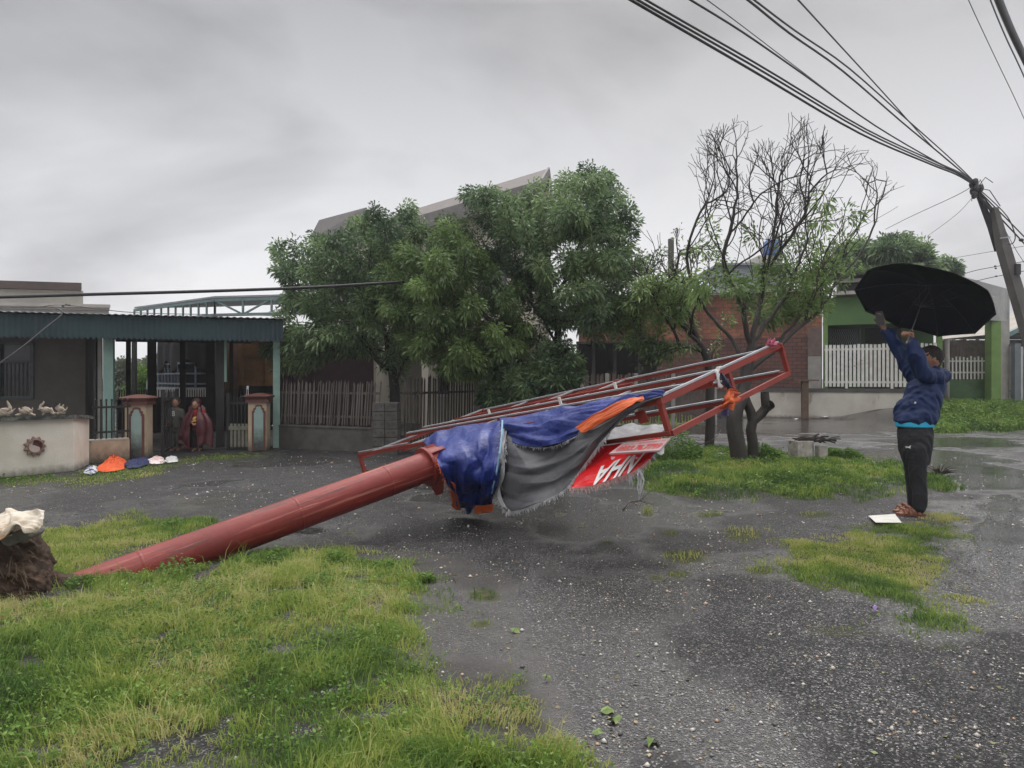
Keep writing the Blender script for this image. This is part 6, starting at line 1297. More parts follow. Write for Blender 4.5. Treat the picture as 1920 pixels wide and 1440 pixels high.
YG = leafmat('leaf_yellow_green', [(.07, .14, .03), (.11, .2, .04), (.16, .27, .05), (.2, .32, .08)], rough=.45, trans=.35)
bush('yellow green bush seen through the second opening of the porch', 240, 300, 694, 760, 27, YG, 6000, .14, 41); bush('grey green bush seen through the first porch opening', 205, 262, 672, 760, 34, FADED, 6000, .2, 42)
bush('tall faded bush seen through the porch left of the lorry', 250, 330, 668, 760, 38, FADED, 8000, .22, 43); bush('dark bush behind the lorry cab', 290, 330, 675, 740, 31, LEAF_L, 4000, .16, 44)
# weeds and small plants one can pick out in the grass
for k, (px, py, w_, h_, lb) in enumerate(((335, 1080, .13, .15, 'leafy weed clump growing against the underside of the red pole'), (525, 1050, .11, .10, 'leafy weed clump at the upper edge of the lawn'), (720, 1068, .07, .07, 'small dark leafy weed near the tip of the lawn'),
                         (628, 1052, .10, .07, 'low leafy weed between two clumps on the lawn edge'), (800, 1090, .05, .05, 'tiny weed rosette at the lawn corner on the gravel'), (600, 1110, .10, .09, 'dark stemmed weed standing in the middle of the lawn'), (150, 1100, .09, .07, 'pale trailing weed at the buried end of the red pole'), (325, 990, .09, .09, 'dark weed behind the red pole'))):
    c = G(px, py); c.z = hgt(c.x, c.y); rg = np.random.default_rng(100+k); m = 260; a = rg.uniform(0, 6.28, m); rr_ = rg.random(m)**.6*w_; hh = rg.random(m)*h_*(1.1-rr_/w_*.6)
    p = np.stack([c.x+np.cos(a)*rr_, c.y+np.sin(a)*rr_, c.z+hh], 1); V, F, q = leafcloud(p, np.stack([np.cos(a), np.sin(a), rg.uniform(.1, .9, m)], 1), rg.uniform(.018, .035, m), .5, .2, np.clip(rg.normal(.4, .2, m), 0, 1))
    t = thing('weed', lb, 'weed', c, 'leafy weeds in the lawn'); link('leaves', npmesh(V, F, 3, q), WEED, t); b = MB()
    for j in range(8): q_ = Vector(p[j]); b.tube([Vector((c.x, c.y, c.z-.01)), q_], [.003, .0015], 4)
    b.build('stems', mat('weed_stem', (.06, .09, .03), (.09, .08, .04), 9, .7), t)
for k, (px, py, w_, h_, lb) in enumerate(((1262, 868, .45, .42, 'dark leafy bush under the near right corner of the frame'), (1425, 868, .3, .25, 'low leafy bush right of the bare tree foot'), (1580, 862, .3, .2, 'green weed bush behind the broken concrete box'))):
    c = G(px, py); c.z = hgt(c.x, c.y); rg = np.random.default_rng(140+k); m = 2600; a = rg.uniform(0, 6.28, m); rr_ = rg.random(m)**.55*w_; hh = rg.random(m)*h_*(1.05-(rr_/w_)**2*.7)*(.6+.8*fbm(c.x+np.cos(a)*rr_, c.y+np.sin(a)*rr_, 5, 2, 9))
    p = np.stack([c.x+np.cos(a)*rr_, c.y+np.sin(a)*rr_, c.z+hh], 1); V, F, q = leafcloud(p, np.stack([np.cos(a), np.sin(a), rg.uniform(.0, .9, m)], 1), rg.uniform(.035, .075, m), .42, .2, np.clip(rg.normal(.35, .2, m), 0, 1))
    t = thing('bush', lb, 'bush', c, 'bushes'); link('foliage', npmesh(V, F, 3, q), WEED, t); b = MB()
    for j in range(14): b.tube([Vector((c.x, c.y, c.z-.01)), Vector(p[j])], [.006, .002], 4)
    b.build('stems', MATS['weed_stem'], t)
# ------------------------------------------------------------------ poles and wires
def poles():
    POLEC = mat('pole_concrete', (.13, .12, .115), (.09, .085, .08), 2, .8, .2, 20); POLED = mat('pole_dark', (.05, .047, .052), (.035, .033, .038), 4, .7); D = 20
    base = P(1985, 804, D); base.z = 0; t = thing('utility_pole', 'leaning grey concrete utility pole at the right edge', 'pole', base); top = P(1863, 390, D); b = MB()
    x = Vector((1, 0, 0)); q = lambda c, a, e: [c+Vector((s*a/2, r*e/2, 0)) for s, r in ((-1, -1), (1, -1), (1, 1), (-1, 1))]
    mid = P(1880, 460, D); b.hexa(q(mid, .22, .3)+q(top, .13, .2)); b.hexa(q(base-Vector((0, 0, .2)), .30, .32)+q(mid-Vector((0, 0, .003)), .24, .3)); b.build('shaft', POLEC, t)
    MB().bar(P(1866, 449, D)+Vector((0, -.2, 0)), P(1885, 447, D)+Vector((0, -.2, 0)), .02, .03).build('band', GALV, t); MB().box(P(1908, 505, D-.2), (.12, .1, .3)).build('bracket', POLED, t)
    b = MB(); hd = P(1827, 345, D+.1); b2 = P(1872, 470, D+.22); t2 = thing('pole_extension', 'thin dark steel post lashed to the concrete pole and carrying the cable knot', 'post', P(1872, 470, D+.22))
    MB().tube([b2, P(1858, 425, D+.2), P(1836, 368, D+.1), hd], [.10, .09, .075, .07], 8).build('post', POLED, t2, True); rr = random.Random(8)
    MB().bar(P(1838, 372, D), P(1860, 395, D), .05, .07).build('strut', POLED, t2)
    b = MB()
    for k in range(16): c = P(1822+rr.uniform(0, 18), 338+rr.uniform(0, 30), D+rr.uniform(-.2, .2)); b.ball(c, rr.uniform(.04, .09), 6, sc=(1, 1, 1.3))
    for k in range(7):
        c = P(1832, 352, D-.1); d = Vector((rr.uniform(-.4, .6), 0, rr.uniform(-.5, .4))); b.tube([c, c+d*.5+Vector((.1, 0, .1)), c+d*.9+Vector((.2, 0, -.2))], .012, 4)
    b.build('insulator_cluster', POLED, t2)
poles()
WIRE = mat('black_cable', (.02, .02, .022), (.03, .03, .032), 4, .5); WIREG = mat('grey_cable', (.12, .12, .125), (.09, .09, .095), 4, .5)
def wire(label, pts, r, m_=WIRE, n=28, name='overhead_cable', grp='overhead cables', extra=None):
    Q = [np.array(P(*p)) for p in pts]; V = [Vector(catmull(Q, i/n)) for i in range(n+1)]; b = MB().tube(V, r, 6)
    for e in extra or []: b.ball(P(*e), r*2.6, 6, sc=(1.6, 1, 1))
    return tag(b.build(name, m_, smooth=True), label, 'cable', grp)
wire('thickest black cable, lowest left of the fan of cables to the leaning pole', [(1100, -52, 8.6), (1180, -2, 9.4), (1412, 133, 12.2), (1612, 250, 15.6), (1745, 308, 18), (1795, 328, 19.2), (1828, 348, 20)], .022)
wire('cable running just above the thickest one in the fan', [(1112, -55, 8.5), (1186, -6, 9.3), (1420, 128, 12.1), (1620, 246, 15.5), (1750, 306, 18), (1796, 325, 19.2), (1828, 346, 20)], .018)
wire('third cable of the fan, close above the lowest pair', [(1130, -55, 8.6), (1205, -4, 9.4), (1430, 126, 12.1), (1625, 243, 15.5), (1755, 304, 18), (1798, 325, 19.2), (1828, 345, 20)], .017)
wire('fourth cable of the fan, entering the sky left of its middle', [(1215, -50, 8.6), (1292, -2, 9.4), (1395, 62, 11), (1510, 142, 13.2), (1640, 235, 16), (1750, 300, 18.2), (1800, 325, 19.3), (1828, 344, 20)], .016)
wire('thin pale cable just above the fourth of the fan', [(1240, -60, 8.6), (1322, -3, 9.4), (1400, 55, 11), (1505, 135, 13.2), (1630, 228, 16), (1745, 297, 18.2), (1800, 323, 19.3), (1828, 343, 20)], .008, WIREG)
wire('lower one of the close pair right of the fan\'s middle', [(1325, -55, 8.6), (1400, -2, 9.4), (1480, 62, 11), (1580, 133, 13.2), (1690, 228, 16.4), (1765, 290, 18.4), (1803, 322, 19.4), (1828, 343, 20)], .017)
wire('upper one of the close pair right of the fan\'s middle', [(1336, -57, 8.6), (1409, -4, 9.4), (1490, 57, 11), (1592, 128, 13.2), (1698, 222, 16.4), (1770, 286, 18.4), (1806, 320, 19.4), (1828, 342, 20)], .014)
wire('steepest cable of the fan, highest on its right side', [(1440, -60, 8.8), (1494, -3, 9.8), (1570, 80, 12), (1660, 178, 15), (1745, 272, 18), (1800, 320, 19.4), (1828, 342, 20)], .012)
wire('thin cable crossing the upper right corner, leftmost of three', [(1800, -45, 9), (1816, 0, 9.5), (1860, 95, 11), (1920, 222, 13), (1965, 330, 15)], .006, WIREG)
wire('middle cable crossing the upper right corner', [(1842, -45, 9), (1857, 0, 9.5), (1886, 70, 10.5), (1925, 155, 11.5), (1980, 290, 14)], .010, WIREG)
wire('fat grey cable cutting the very upper right corner', [(1850, -60, 5), (1870, -6, 5.2), (1895, 55, 5.6), (1925, 118, 6), (1980, 230, 7)], .026, WIREG)
wire('cable leaving the knot towards the right, bowed over the concrete pole', [(1830, 350, 20), (1862, 378, 19.8), (1890, 408, 19.6), (1903, 440, 19.5), (1900, 455, 19.5), (1890, 458, 19.6)], .014)
wire('long cable from the knot to the right edge, upper of two', [(1836, 358, 20), (1862, 385, 20.2), (1900, 423, 20.6), (1960, 485, 21)], .018); wire('long cable from the knot to the right edge, lower of two', [(1838, 362, 20), (1870, 402, 20.2), (1905, 440, 20.6), (1960, 500, 21)], .02, extra=[(1915, 450, 20.6)])
wire('thin slanting cable down the right of the concrete pole', [(1876, 415, 20.3), (1900, 460, 20.4), (1920, 492, 20.5), (1960, 550, 20.6)], .008, WIREG)
wire('thin wire from the knot down to the green tree', [(1822, 350, 20), (1790, 368, 21), (1710, 405, 24), (1660, 430, 27)], .010, WIREG); wire('loose thin wire hanging left of the knot', [(1826, 365, 20), (1815, 380, 20), (1790, 405, 21), (1740, 442, 23)], .006, WIREG)
wire('topmost of the service wires behind the umbrella', [(1700, 497, 27), (1780, 485, 25), (1880, 468, 22), (1990, 450, 20)], .008, WIREG); wire('service wire with a small black splice box behind the umbrella', [(1745, 535, 27), (1815, 511, 25), (1866, 500, 23), (1990, 478, 20)], .011, extra=[(1866, 499, 23), (1867, 503, 23)]); wire('lowest service wire passing behind the concrete pole', [(1800, 535, 25), (1860, 520, 23), (1990, 495, 20)], .011, extra=[(1868, 518, 23)])
wire('thick black cable sagging across the front of the awning', [(-700, 578, 10.4), (-300, 566, 11), (0, 557, 11.5), (150, 552.5, 11.7), (300, 548.5, 12), (450, 544, 12.4), (600, 538, 13), (760, 528, 13.6)], .027)
wire('grey drop wire looping down from the splice in front of the grey house', [(-40, 712, 12.2), (0, 681, 12.2), (45, 648, 12.3), (85, 615, 12.4), (117, 588, 12.5), (104, 577, 12.5)], .012, WIREG)
wire('thin twin wire running from the left edge to the tree', [(-60, 574, 12.3), (60, 576, 12.4), (122, 572, 12.5), (250, 586, 13), (420, 590, 13.5), (520, 592, 14)], .007, WIREG, extra=[(118, 574, 12.5), (124, 571, 12.5), (130, 572, 12.5)])
# ------------------------------------------------------------------ people
SKIN = mat('skin', (.33, .18, .12), (.27, .145, .095), 12, .5, .1, 60); HAIR = mat('black_hair', (.018, .014, .012), (.03, .024, .02), 60, .55, .5, 90)
NAVY = mat('navy_jacket', (.008, .026, .10), (.006, .018, .07), 7, .55, .25, 60); CYAN = mat('cyan_shirt', (.03, .36, .55), (.02, .3, .48), 9, .7); PANTS = mat('black_trousers', (.012, .013, .016), (.018, .019, .022), 9, .75, .2, 60)
def caps(b, pts, n=12):
    """rounded chain; pts = [(Vector, rx, ry?)]"""
    for i, (p, r) in enumerate(pts): b.ball(p, r, n)
    for (p, r), (q, s) in zip(pts, pts[1:]):
        m = max(2, int((q-p).length/(min(r, s)*.45)))
        for k in range(1, m): b.ball(p.lerp(q, k/m), lerp(r, s, k/m), n)
def ell(b, c, rx, ry, rz, yaw=0, pitch=0, n=16): b.ball(c, 1, n, sc=(rx, ry, rz), rot=Matrix.Rotation(yaw, 3, 'Z') @ Matrix.Rotation(pitch, 3, 'Y'))
def ecap(b, rows, rz=.05, yaw=0, step=.018):
    for (p, rx, ry), (q, sx, sy) in zip(rows, rows[1:]):
        m = max(1, int((q-p).length/step))
        for k in range(m+1): t = k/m; ell(b, p.lerp(q, t), lerp(rx, sx, t), lerp(ry, sy, t), rz, yaw, 0, 20)
def folds(amp, s, seed, st=(1, 1, .5)):
    return lambda co: ((1-np.abs(2*fbm(co[:, 0]*st[0]+co[:, 2]*st[2]*.6, co[:, 1]*st[1]+co[:, 2]*st[2], s, 3, seed)-1))**2-.35)*amp
def man():
    D0 = 7.4; M = lambda px, py, dy=0.: P(px, py, D0+dy); foot = M(1718, 965); foot.z = 0
    t = thing('person', 'man in navy hooded jacket and black trousers holding up a phone and an umbrella', 'person', foot)
    yaw = R(28)        # faces -X, turned a little away
    b = MB()
    # head
    hc = M(1745, 671, .06); ell(b, hc, .098, .078, .115, -yaw, R(-18)); ell(b, hc+Vector((-.045, .02, -.06)), .052, .052, .055, -yaw, 0); b.ball(hc+Vector((-.098, .055, -.015)), .017, 8, sc=(1, .8, 1.3)); b.ball(hc+Vector((-.080, .045, -.052)), .02, 8, sc=(1, 1.2, .6))
    ell(b, hc+Vector((-.005, -.078, -.018)), .02, .009, .032, 0, R(12), 10); ell(b, hc+Vector((-.075, -.01, .0)), .03, .03, .03)
    caps(b, [(hc+Vector((.0, .0, -.07)), .058), (M(1750, 700, .06), .062), (M(1748, 720, .05), .07)])
    # torso, legs
    ecap(b, [(M(px, py, .04), rx, ry) for px, py, rx, ry in ((1735, 722, .13, .12), (1726, 750, .14, .11), (1718, 780, .12, .09), (1716, 822, .11, .07))], .05, -yaw)
    for s, kx, ax in ((-.07, 0, 0), (.09, -5, -6)):
        caps(b, [(M(1716+kx, 830, s*.8), .058), (M(1717+kx, 880, s), .052), (M(1722+ax, 950, s), .042)])
    # arms: left (near) holds the umbrella, right (far) the phone
    la = [(M(1757, 712, -.04), .06), (M(1728, 698, -.2), .047), (M(1711, 655, -.26), .036), (M(1708, 638, -.26), .029)]; caps(b, la)
    ra = [(M(1722, 708, .2), .06), (M(1690, 668, .26), .046), (M(1662, 622, .26), .034), (M(1655, 611, .26), .027)]; caps(b, ra)
    # feet
    for s, ax in ((-.07, 0), (.09, -7)):
        f = M(1722+ax, 958, s); f.z = .045; caps(b, [(f+Vector((.02, 0, .02)), .042), (f+Vector((-.05, .02, 0)), .038), (f+Vector((-.13, .05, -.012)), .032)])
        for k in range(5): q = f+Vector((-.145+k*.006, .015+k*.018+.0, -.022)); caps(b, [(q, .012), (q+Vector((-.035+k*.004, .012, -.004)), .0105)], 8)
    # hands
    def hand(w, axis, side, grip, curl, closed=True):
        """w wrist, axis towards knuckles, side across the palm, grip the inner normal; fingers bend round the grip side"""
        axis, side, grip = axis.normalized(), side.normalized(), grip.normalized(); k0 = w+axis*.085
        for i in range(4): caps(b, [(w+side*(i-1.5)*.012+axis*.01, .017), (k0+side*(i-1.5)*.021, .0135)], 8)
        for i, (ln, cu) in enumerate(zip((.9, 1.05, 1.0, .8), curl)):
            p = k0+side*(i-1.5)*.021; d = axis.copy(); pts = [(p, .0105)]
            for j, seg in enumerate((.042, .026, .02)):
                ang = cu*(1.25 if j else .9); d = (d*math.cos(ang)+grip*math.sin(ang)).normalized(); g2 = (grip-d*grip.dot(d)); grip_ = g2.normalized() if g2.length > .05 else -axis
                p = p+d*seg*ln; pts.append((p, .0095-.0008*j)); axis_l = d
                grip_next = (grip_ if j < 2 else grip_); cu = cu
                # carry the bending frame along
                grip = grip_next
            caps(b, pts, 8); grip = g0
    g0 = Vector((0, 0, 1))
    def hand2(w, axis, side, grip, curl, thumb):
        axis, side, grip = axis.normalized(), side.normalized(), grip.normalized(); k0 = w+axis*.08
        for i in range(4): caps(b, [(w+side*(i-1.5)*.012+axis*.01, .018), (k0+side*(i-1.5)*.021, .0135)], 8)
        for i, ln in enumerate((.92, 1.05, 1.0, .8)):
            p = k0+side*(i-1.5)*.021; a = 0; pts = [(p, .0108)]
            for j, seg in enumerate((.042, .027, .021)): a += curl[i]*(.8, 1.1, .9)[j]; p = p+(axis*math.cos(a)+grip*math.sin(a))*seg*ln; pts.append((p, .0098-.0008*j))
            caps(b, pts, 8)
        p = w+axis*.03-side*.028; q = p-side*.022+axis*.028+grip*.015; r = q+thumb.normalized()*.034; caps(b, [(p, .016), (q, .0125), (r, .010)], 8)
    Hd = M(1705, 633, -.27)      # umbrella grip point
    n = Vector((.44, .27, .84)).normalized()
    wl = M(1709, 640, -.25); hand2(wl, Vector((-.25, -.1, .95)), Vector((.35, -.9, 0)), Vector((-.9, .1, -.2)), (1.15, 1.2, 1.25, 1.3), Vector((-.5, 0, .5)))
    wr = M(1655, 611, .26); hand2(wr, Vector((-.3, 0, .95)), Vector((.75, -.6, .1)), Vector((-.4, -.8, .3)), (.75, .8, .85, .9), Vector((-.7, -.3, .5)))
    body = link('body', remesh(b, .0062, 2), SKIN, t, True)
    # face details
    for s in (-1, 1): pass
    e = MB(); e.ball(hc+Vector((-.088, .012, .012)), .012, 8).build('eye', mat('eye_white', (.6, .58, .55), (.5, .48, .45), 9, .3), body)
    h = MB(); ell(h, hc+Vector((.016, -.002, .022)), .102, .086, .112, -yaw, R(-25)); ell(h, hc+Vector((.05, 0, -.02)), .065, .074, .085, -yaw); ell(h, hc+Vector((-.05, .01, .082)), .05, .06, .035, -yaw, R(-15))
    link('hair', remesh(h, .006, 1, lambda co: (fbm(co[:, 0]*2+co[:, 1], co[:, 2]*1.2+co[:, 1], 60, 3, 4)-.5)*.014), HAIR, t, True)
    # trousers
    b = MB()
    ecap(b, [(M(px, py, .02), rx, ry) for px, py, rx, ry in ((1716, 800, .155, .15), (1716, 822, .162, .175), (1716, 845, .148, .18), (1718, 866, .12, .165))], .05, -yaw)
    for s, kx, ax in ((-.075, 2, 2), (.09, -6, -6)):
        caps(b, [(M(1717+kx, 842, s), .098), (M(1718+kx, 878, s), .08), (M(1720+kx, 905, s), .074), (M(1722+ax, 935, s), .068), (M(1722+ax, 951, s), .062)])
    me = remesh(b, .009, 4, folds(.016, 6, 12, (1.6, 1.6, .9))); tr = link('trousers', me, PANTS, t, True)
    # small white emblem on the thigh: leaping cat outline
    px = [(-6, .5), (-4.5, 2), (-2, 1.6), (0, .4), (2, .2), (3.8, 1.8), (5.6, 3.4), (4.8, 1.2), (4.2, -.6), (5, -3.4), (3.6, -2.6), (2.2, -1.6), (0, -1.4), (-1.6, -.9), (-3, -1.6), (-4.6, -2.6), (-3.6, -.9), (-4.8, -.2)]
    bb_ = MB(); c0 = M(1704, 838, -.215)
    deps = bpy.context.evaluated_depsgraph_get(); from mathutils.bvhtree import BVHTree
    bv = BVHTree.FromPolygons([Vector(v.co)+foot for v in me.vertices], [list(p.vertices) for p in me.polygons])
    pts = []
    for x, y in px:
        tgt = M(1702+x, 838-y, 0); o = Vector((0, 0, CAMZ)); hit = bv.ray_cast(o, (tgt-o).normalized()); p = hit[0] if hit[0] is not None else tgt; pts.append(p+Vector((0, -.006, 0)))
    cc = sum(pts, Vector())/len(pts)
    for i in range(len(pts)): bb_.face([cc, pts[i], pts[(i+1) % len(pts)]])
    bb_.build('emblem', WHITEP, tr)
    # shirt hem, jacket
    b = MB()
    ecap(b, [(M(1715, 799, .02), .186, .17), (M(1714, 786, .03), .18, .165)], .022, -yaw)
    link('shirt', remesh(b, .010, 3), CYAN, t, True)
    b = MB()
    ecap(b, [(M(px_, py, .03), rx, ry) for px_, py, rx, ry in ((1742, 710, .11, .15), (1738, 722, .155, .17), (1728, 745, .172, .165), (1720, 765, .188, .168), (1716, 780, .20, .175), (1714, 788, .196, .172))], .04, -yaw)
    caps(b, [(M(1752, 708, -.05), .098), (M(1732, 696, -.18), .078), (M(1718, 668, -.24), .062), (M(1709, 645, -.26), .046)])
    caps(b, [(M(1727, 712, .17), .10), (M(1694, 672, .26), .075), (M(1676, 645, .26), .062), (M(1660, 622, .26), .047)])
    ell(b, M(1764, 704, .03), .072, .12, .058, -yaw, R(25)); ell(b, M(1753, 699, .02), .09, .11, .045, -yaw, R(10))   # folded hood
    link('jacket', remesh(b, .009, 6, folds(.046, 5.5, 5, (1.2, 1.2, .9))), NAVY, t, True)
    zp = M(1716, 755, -.125); MB().box(zp, (.012, .01, .02)).build('zip_tag', WHITEP, t)
    # sandals
    SD = mat('sandal_brown', (.22, .085, .05), (.16, .06, .04), 9, .6)
    for s, ax in ((-.07, 0), (.09, -7)):
        f = M(1722+ax, 958, s); b = MB(); o = [(-.19, .02), (-.20, .05), (-.17, .09), (-.08, .075), (.03, .04), (.06, .01), (.06, -.03), (.03, -.045), (-.08, -.03), (-.15, -.01)]
        b.prism([Vector((f.x+x, f.y+y+.005, .004)) for x, y in o], (0, 0, .022))
        for d in (-.13, -.085, -.01): b.tube([Vector((f.x+d, f.y-.045+(-d*.25), .02)), Vector((f.x+d, f.y-.03-d*.3, .085 if d > -.1 else .06)), Vector((f.x+d, f.y+.03-d*.3, .095 if d > -.1 else .065)), Vector((f.x+d, f.y+.07-d*.2, .02))], .019, 6)
        b.build('sandal', SD, t)
    # phone in the far hand
    ph = MB(); c = wr+Vector((-.055, -.05, .075)); a = Vector((-.12, 0, 1)).normalized(); ph.bar(c-a*.075, c+a*.075, .075, .009, up=(.6, .8, 0)); tag(ph.build('phone', mat('dark_glass', (.03, .03, .035), (.05, .05, .055), 9, .2), bevel=.002), 'dark phone held up in the man\'s raised left hand side of the photo', 'phone')
    # umbrella
    u = thing('umbrella', 'large open black umbrella tilted against the wind above the man', 'umbrella', Hd); ns = .63; apex = Hd+n*ns; a = n.orthogonal().normalized(); c_ = n.cross(a); K = 10; Rr = .64
    def S(r, th, lift=0):   # dome with slack between the ribs
        ph_ = (th*K/(2*math.pi)) % 1; sag = 4*ph_*(1-ph_); rr = Rr*r*(1-.045*sag*r); h = -.20*r**2.1+sag*.012*r+.018*math.sin(3*th)*r; return apex+n*(h+lift)+(a*math.cos(th)+c_*math.sin(th))*rr
    V = []; nr, nt = 14, 80
    for i in range(nr+1):
        for j in range(nt): V.append(S(i/nr, 2*math.pi*j/nt))
    m0 = len(V); V += [v+n*.003 for v in V]; F = []
    for i in range(nr):
        for j in range(nt): k = (j+1) % nt; q = [i*nt+j, i*nt+k, (i+1)*nt+k, (i+1)*nt+j]; F.append(q); F.append([x+m0 for x in q[::-1]])
    for j in range(nt): k = (j+1) % nt; F.append([nr*nt+j, nr*nt+k, m0+nr*nt+k, m0+nr*nt+j])
    me = bpy.data.meshes.new('m'); me.from_pydata([tuple(v) for v in V], [], F); link('canopy', me, mat('black_nylon', (.010, .012, .020), (.007, .008, .014), 3, .5, .1, 60), u, True)
    RB = mat('rib_steel', (.08, .08, .09), (.05, .05, .06), 9, .4, metal=.5)
    for j in range(K): th = 2*math.pi*j/K; MB().tube([S(i/8, th, -.006) for i in range(9)], .0028, 5).build('rib', RB, u)
    run = apex-n*.26
    for j in range(K): th = 2*math.pi*j/K; MB().tube([run, S(.5, th, -.01)], .0022, 4).build('stretcher', RB, u)
    MB().tube([Hd-n*.02, apex+n*.01], .006, 8).build('shaft', RB, u); MB().tube([apex, apex+n*.05], [.008, .004], 8).build('tip', RB, u)
    MB().tube([Hd+n*.09, Hd+n*.02, Hd-n*.06, Hd-n*.085], [.012, .015, .016, .010], 10).build('handle', mat('handle_tan', (.3, .25, .2), (.04, .04, .04), 20, .4, ramp=(.45, .5)), u, True)
man()
def small_person(lb, px, D, h, shirt, pants, bow=0, poncho=None, face=1):
    x0 = P(px, 700, D).x; f = Vector((x0, D, 0.0)); t = thing('person', lb, 'person', f); s = h/1.1; V_ = lambda x, y, z: f+Vector((x, y, z))*s; b = MB(); hd = V_(0, -.10*bow, .98-.03*bow)
    ell(b, hd, .072*s, .082*s, .098*s); b.ball(hd+Vector((0, -.085, -.01))*s, .012*s, 8); ell(b, hd+Vector((0, -.02, -.05))*s, .05*s, .055*s, .05*s)
    for k in (-1, 1): b.ball(hd+Vector((k*.074, .005, -.005))*s, .016*s, 8, sc=(.5, .8, 1.3))
    caps(b, [(hd+Vector((0, .02, -.08))*s, .035*s), (V_(0, -.05*bow, .82), .05*s), (V_(0, -.02*bow, .72), .088*s), (V_(0, 0, .60), .078*s), (V_(0, 0, .50), .082*s)])
    for k in (-1, 1):
        caps(b, [(V_(k*.045, 0, .48), .056*s), (V_(k*.055, -.01, .27), .04*s), (V_(k*.06, 0, .06), .028*s)]); caps(b, [(V_(k*.06, 0, .03), .027*s), (V_(k*.065, -.09, .018), .02*s)])
        hw = V_(k*.03, -.16, .56) if bow else V_(k*.16, -.02, .50); el = V_(k*.16, -.04, .62) if bow else V_(k*.155, 0, .64); caps(b, [(V_(k*.115, -.03*bow, .80), .042*s), (el, .032*s), (hw, .022*s)])
        for q in range(4): a = hw+Vector((k*.006*(q-1.5), -.012, -.008*q if bow else -.02))*s; caps(b, [(hw, .016*s), (a+(Vector((-k*.02, -.02, -.01)) if bow else Vector((0, -.004*q, -.035)))*s, .007*s)], 6)
        caps(b, [(hw, .014*s), (hw+Vector((-k*.02, -.015, .018 if bow else -.02))*s, .008*s)], 6)
    bo = link('body', remesh(b, .009*s, 2), SKIN, t, True)
    for k in (-1, 1): MB().ball(hd+Vector((k*.027, -.076, .008))*s, .0085*s, 6).build('eye', DARKM, bo)
    MB().tube([hd+Vector((-.02, -.078, -.045))*s, hd+Vector((0, -.082, -.047))*s, hd+Vector((.02, -.078, -.045))*s], .004*s, 5).build('mouth', mat('lips', (.2, .07, .06), (.18, .06, .05), 9, .6), bo)
    hm_ = MB(); ell(hm_, hd+Vector((0, .014, .022))*s, .08*s, .085*s, .095*s); link('hair', remesh(hm_, .008*s, 1, lambda co: (fbm(co[:, 0]*2, co[:, 2]*2+co[:, 1], 50, 2, 4)-.5)*.012), HAIR, t, True)
    b = MB(); caps(b, [(V_(0, -.05*bow, .80), .095*s), (V_(0, -.02*bow, .70), .108*s), (V_(0, 0, .58), .10*s), (V_(0, 0, .50), .105*s)])
    for k in (-1, 1):
        el = V_(k*.16, -.04, .62) if bow else V_(k*.155, 0, .66); caps(b, [(V_(k*.11, -.03*bow, .80), .055*s), (el, .045*s)])
    sh = link('shirt', remesh(b, .01*s, 2, folds(.012, 9, 3)), shirt, t, True)
    b = MB(); caps(b, [(V_(0, 0, .47), .095*s), (V_(0, 0, .43), .095*s)])
    for k in (-1, 1): caps(b, [(V_(k*.048, 0, .45), .068*s), (V_(k*.056, -.01, .27), .055*s), (V_(k*.06, 0, .1), .045*s)])
    link('trousers', remesh(b, .01*s, 2, folds(.01, 9, 8)), pants, t, True)
    return t, f, s, sh, V_
DR = mat('dark_trousers', (.03, .022, .022), (.02, .016, .016), 9, .8)
t, f, s, sh, V_ = small_person('child in a grey top with a pale number, standing behind the left gate leaf', 330, 14.0, 1.06, mat('grey_top', (.07, .07, .06), (.05, .05, .045), 9, .8), mat('grey_trousers', (.07, .07, .06), (.05, .05, .045), 9, .8))
V, F, _ = textmesh('8', True); pts = [V_(-.035+x*.07, -.118, .70+y*.11) for x, y in V]; me = bpy.data.meshes.new('m'); me.from_pydata(pts, [], F); link('number', me, mat('pale_print', (.4, .4, .38), (.35, .35, .33), 9, .7), sh)
t, f, s, sh, V_ = small_person('person in a wide dark red rain poncho bowing in the gate opening', 371, 13.9, 1.05, mat('red_shirt', (.26, .02, .02), (.2, .02, .015), 9, .7), DR, bow=1)
MB().prism([V_(-.06, -.155, .66), V_(-.01, -.165, .70), V_(.05, -.16, .72), V_(.06, -.155, .69), V_(.0, -.168, .655), V_(.05, -.165, .64), V_(.04, -.16, .61), V_(-.05, -.16, .60), V_(-.06, -.155, .63), V_(.0, -.165, .635)], (0, .006, 0)).build('print', mat('yellow_print', (.7, .42, .12), (.6, .35, .1), 9, .7), sh)
# poncho: open in front, a cape with real thickness
PON = mat('wine_poncho', (.075, .008, .014), (.05, .006, .011), 6, .4, .2, 40, spec=.5)
def cape():
    fn_ = crumple(.05, .02, 88, 8)
    def S(u, v):
        th = lerp(R(-78), R(258), u); rx = (.10+.17*smooth(np.array(v), 0, .45)+.05*v+.02*math.sin(u*33))*1.0; ry = rx*.65; z = lerp(.93, .10+.06*math.sin(u*17), v); z = z if v > .15 else .93-.3*v
        return np.array(V_(math.cos(th)*rx, math.sin(th)*ry-.03, z))
    me, _ = sheet(S, 90, 50, lambda u, v: fn_(u, v)*v*.8, .004); link('poncho', me, PON, t, True)
    h = MB(); ell(h, V_(0, -.06, .955), .10*s, .105*s, .125*s); me = remesh(h, .008, 1); bm = bmesh.new(); bm.from_mesh(me); c = V_(0, -.17, .93)
    bmesh.ops.delete(bm, geom=[v for v in bm.verts if (v.co-c).length < .095*s or v.co.z < V_(0, 0, .85).z], context='VERTS'); bm.to_mesh(me); o = link('hood', me, PON, t, True); so_ = o.modifiers.new('solid', 'SOLIDIFY'); so_.thickness = .006
cape()
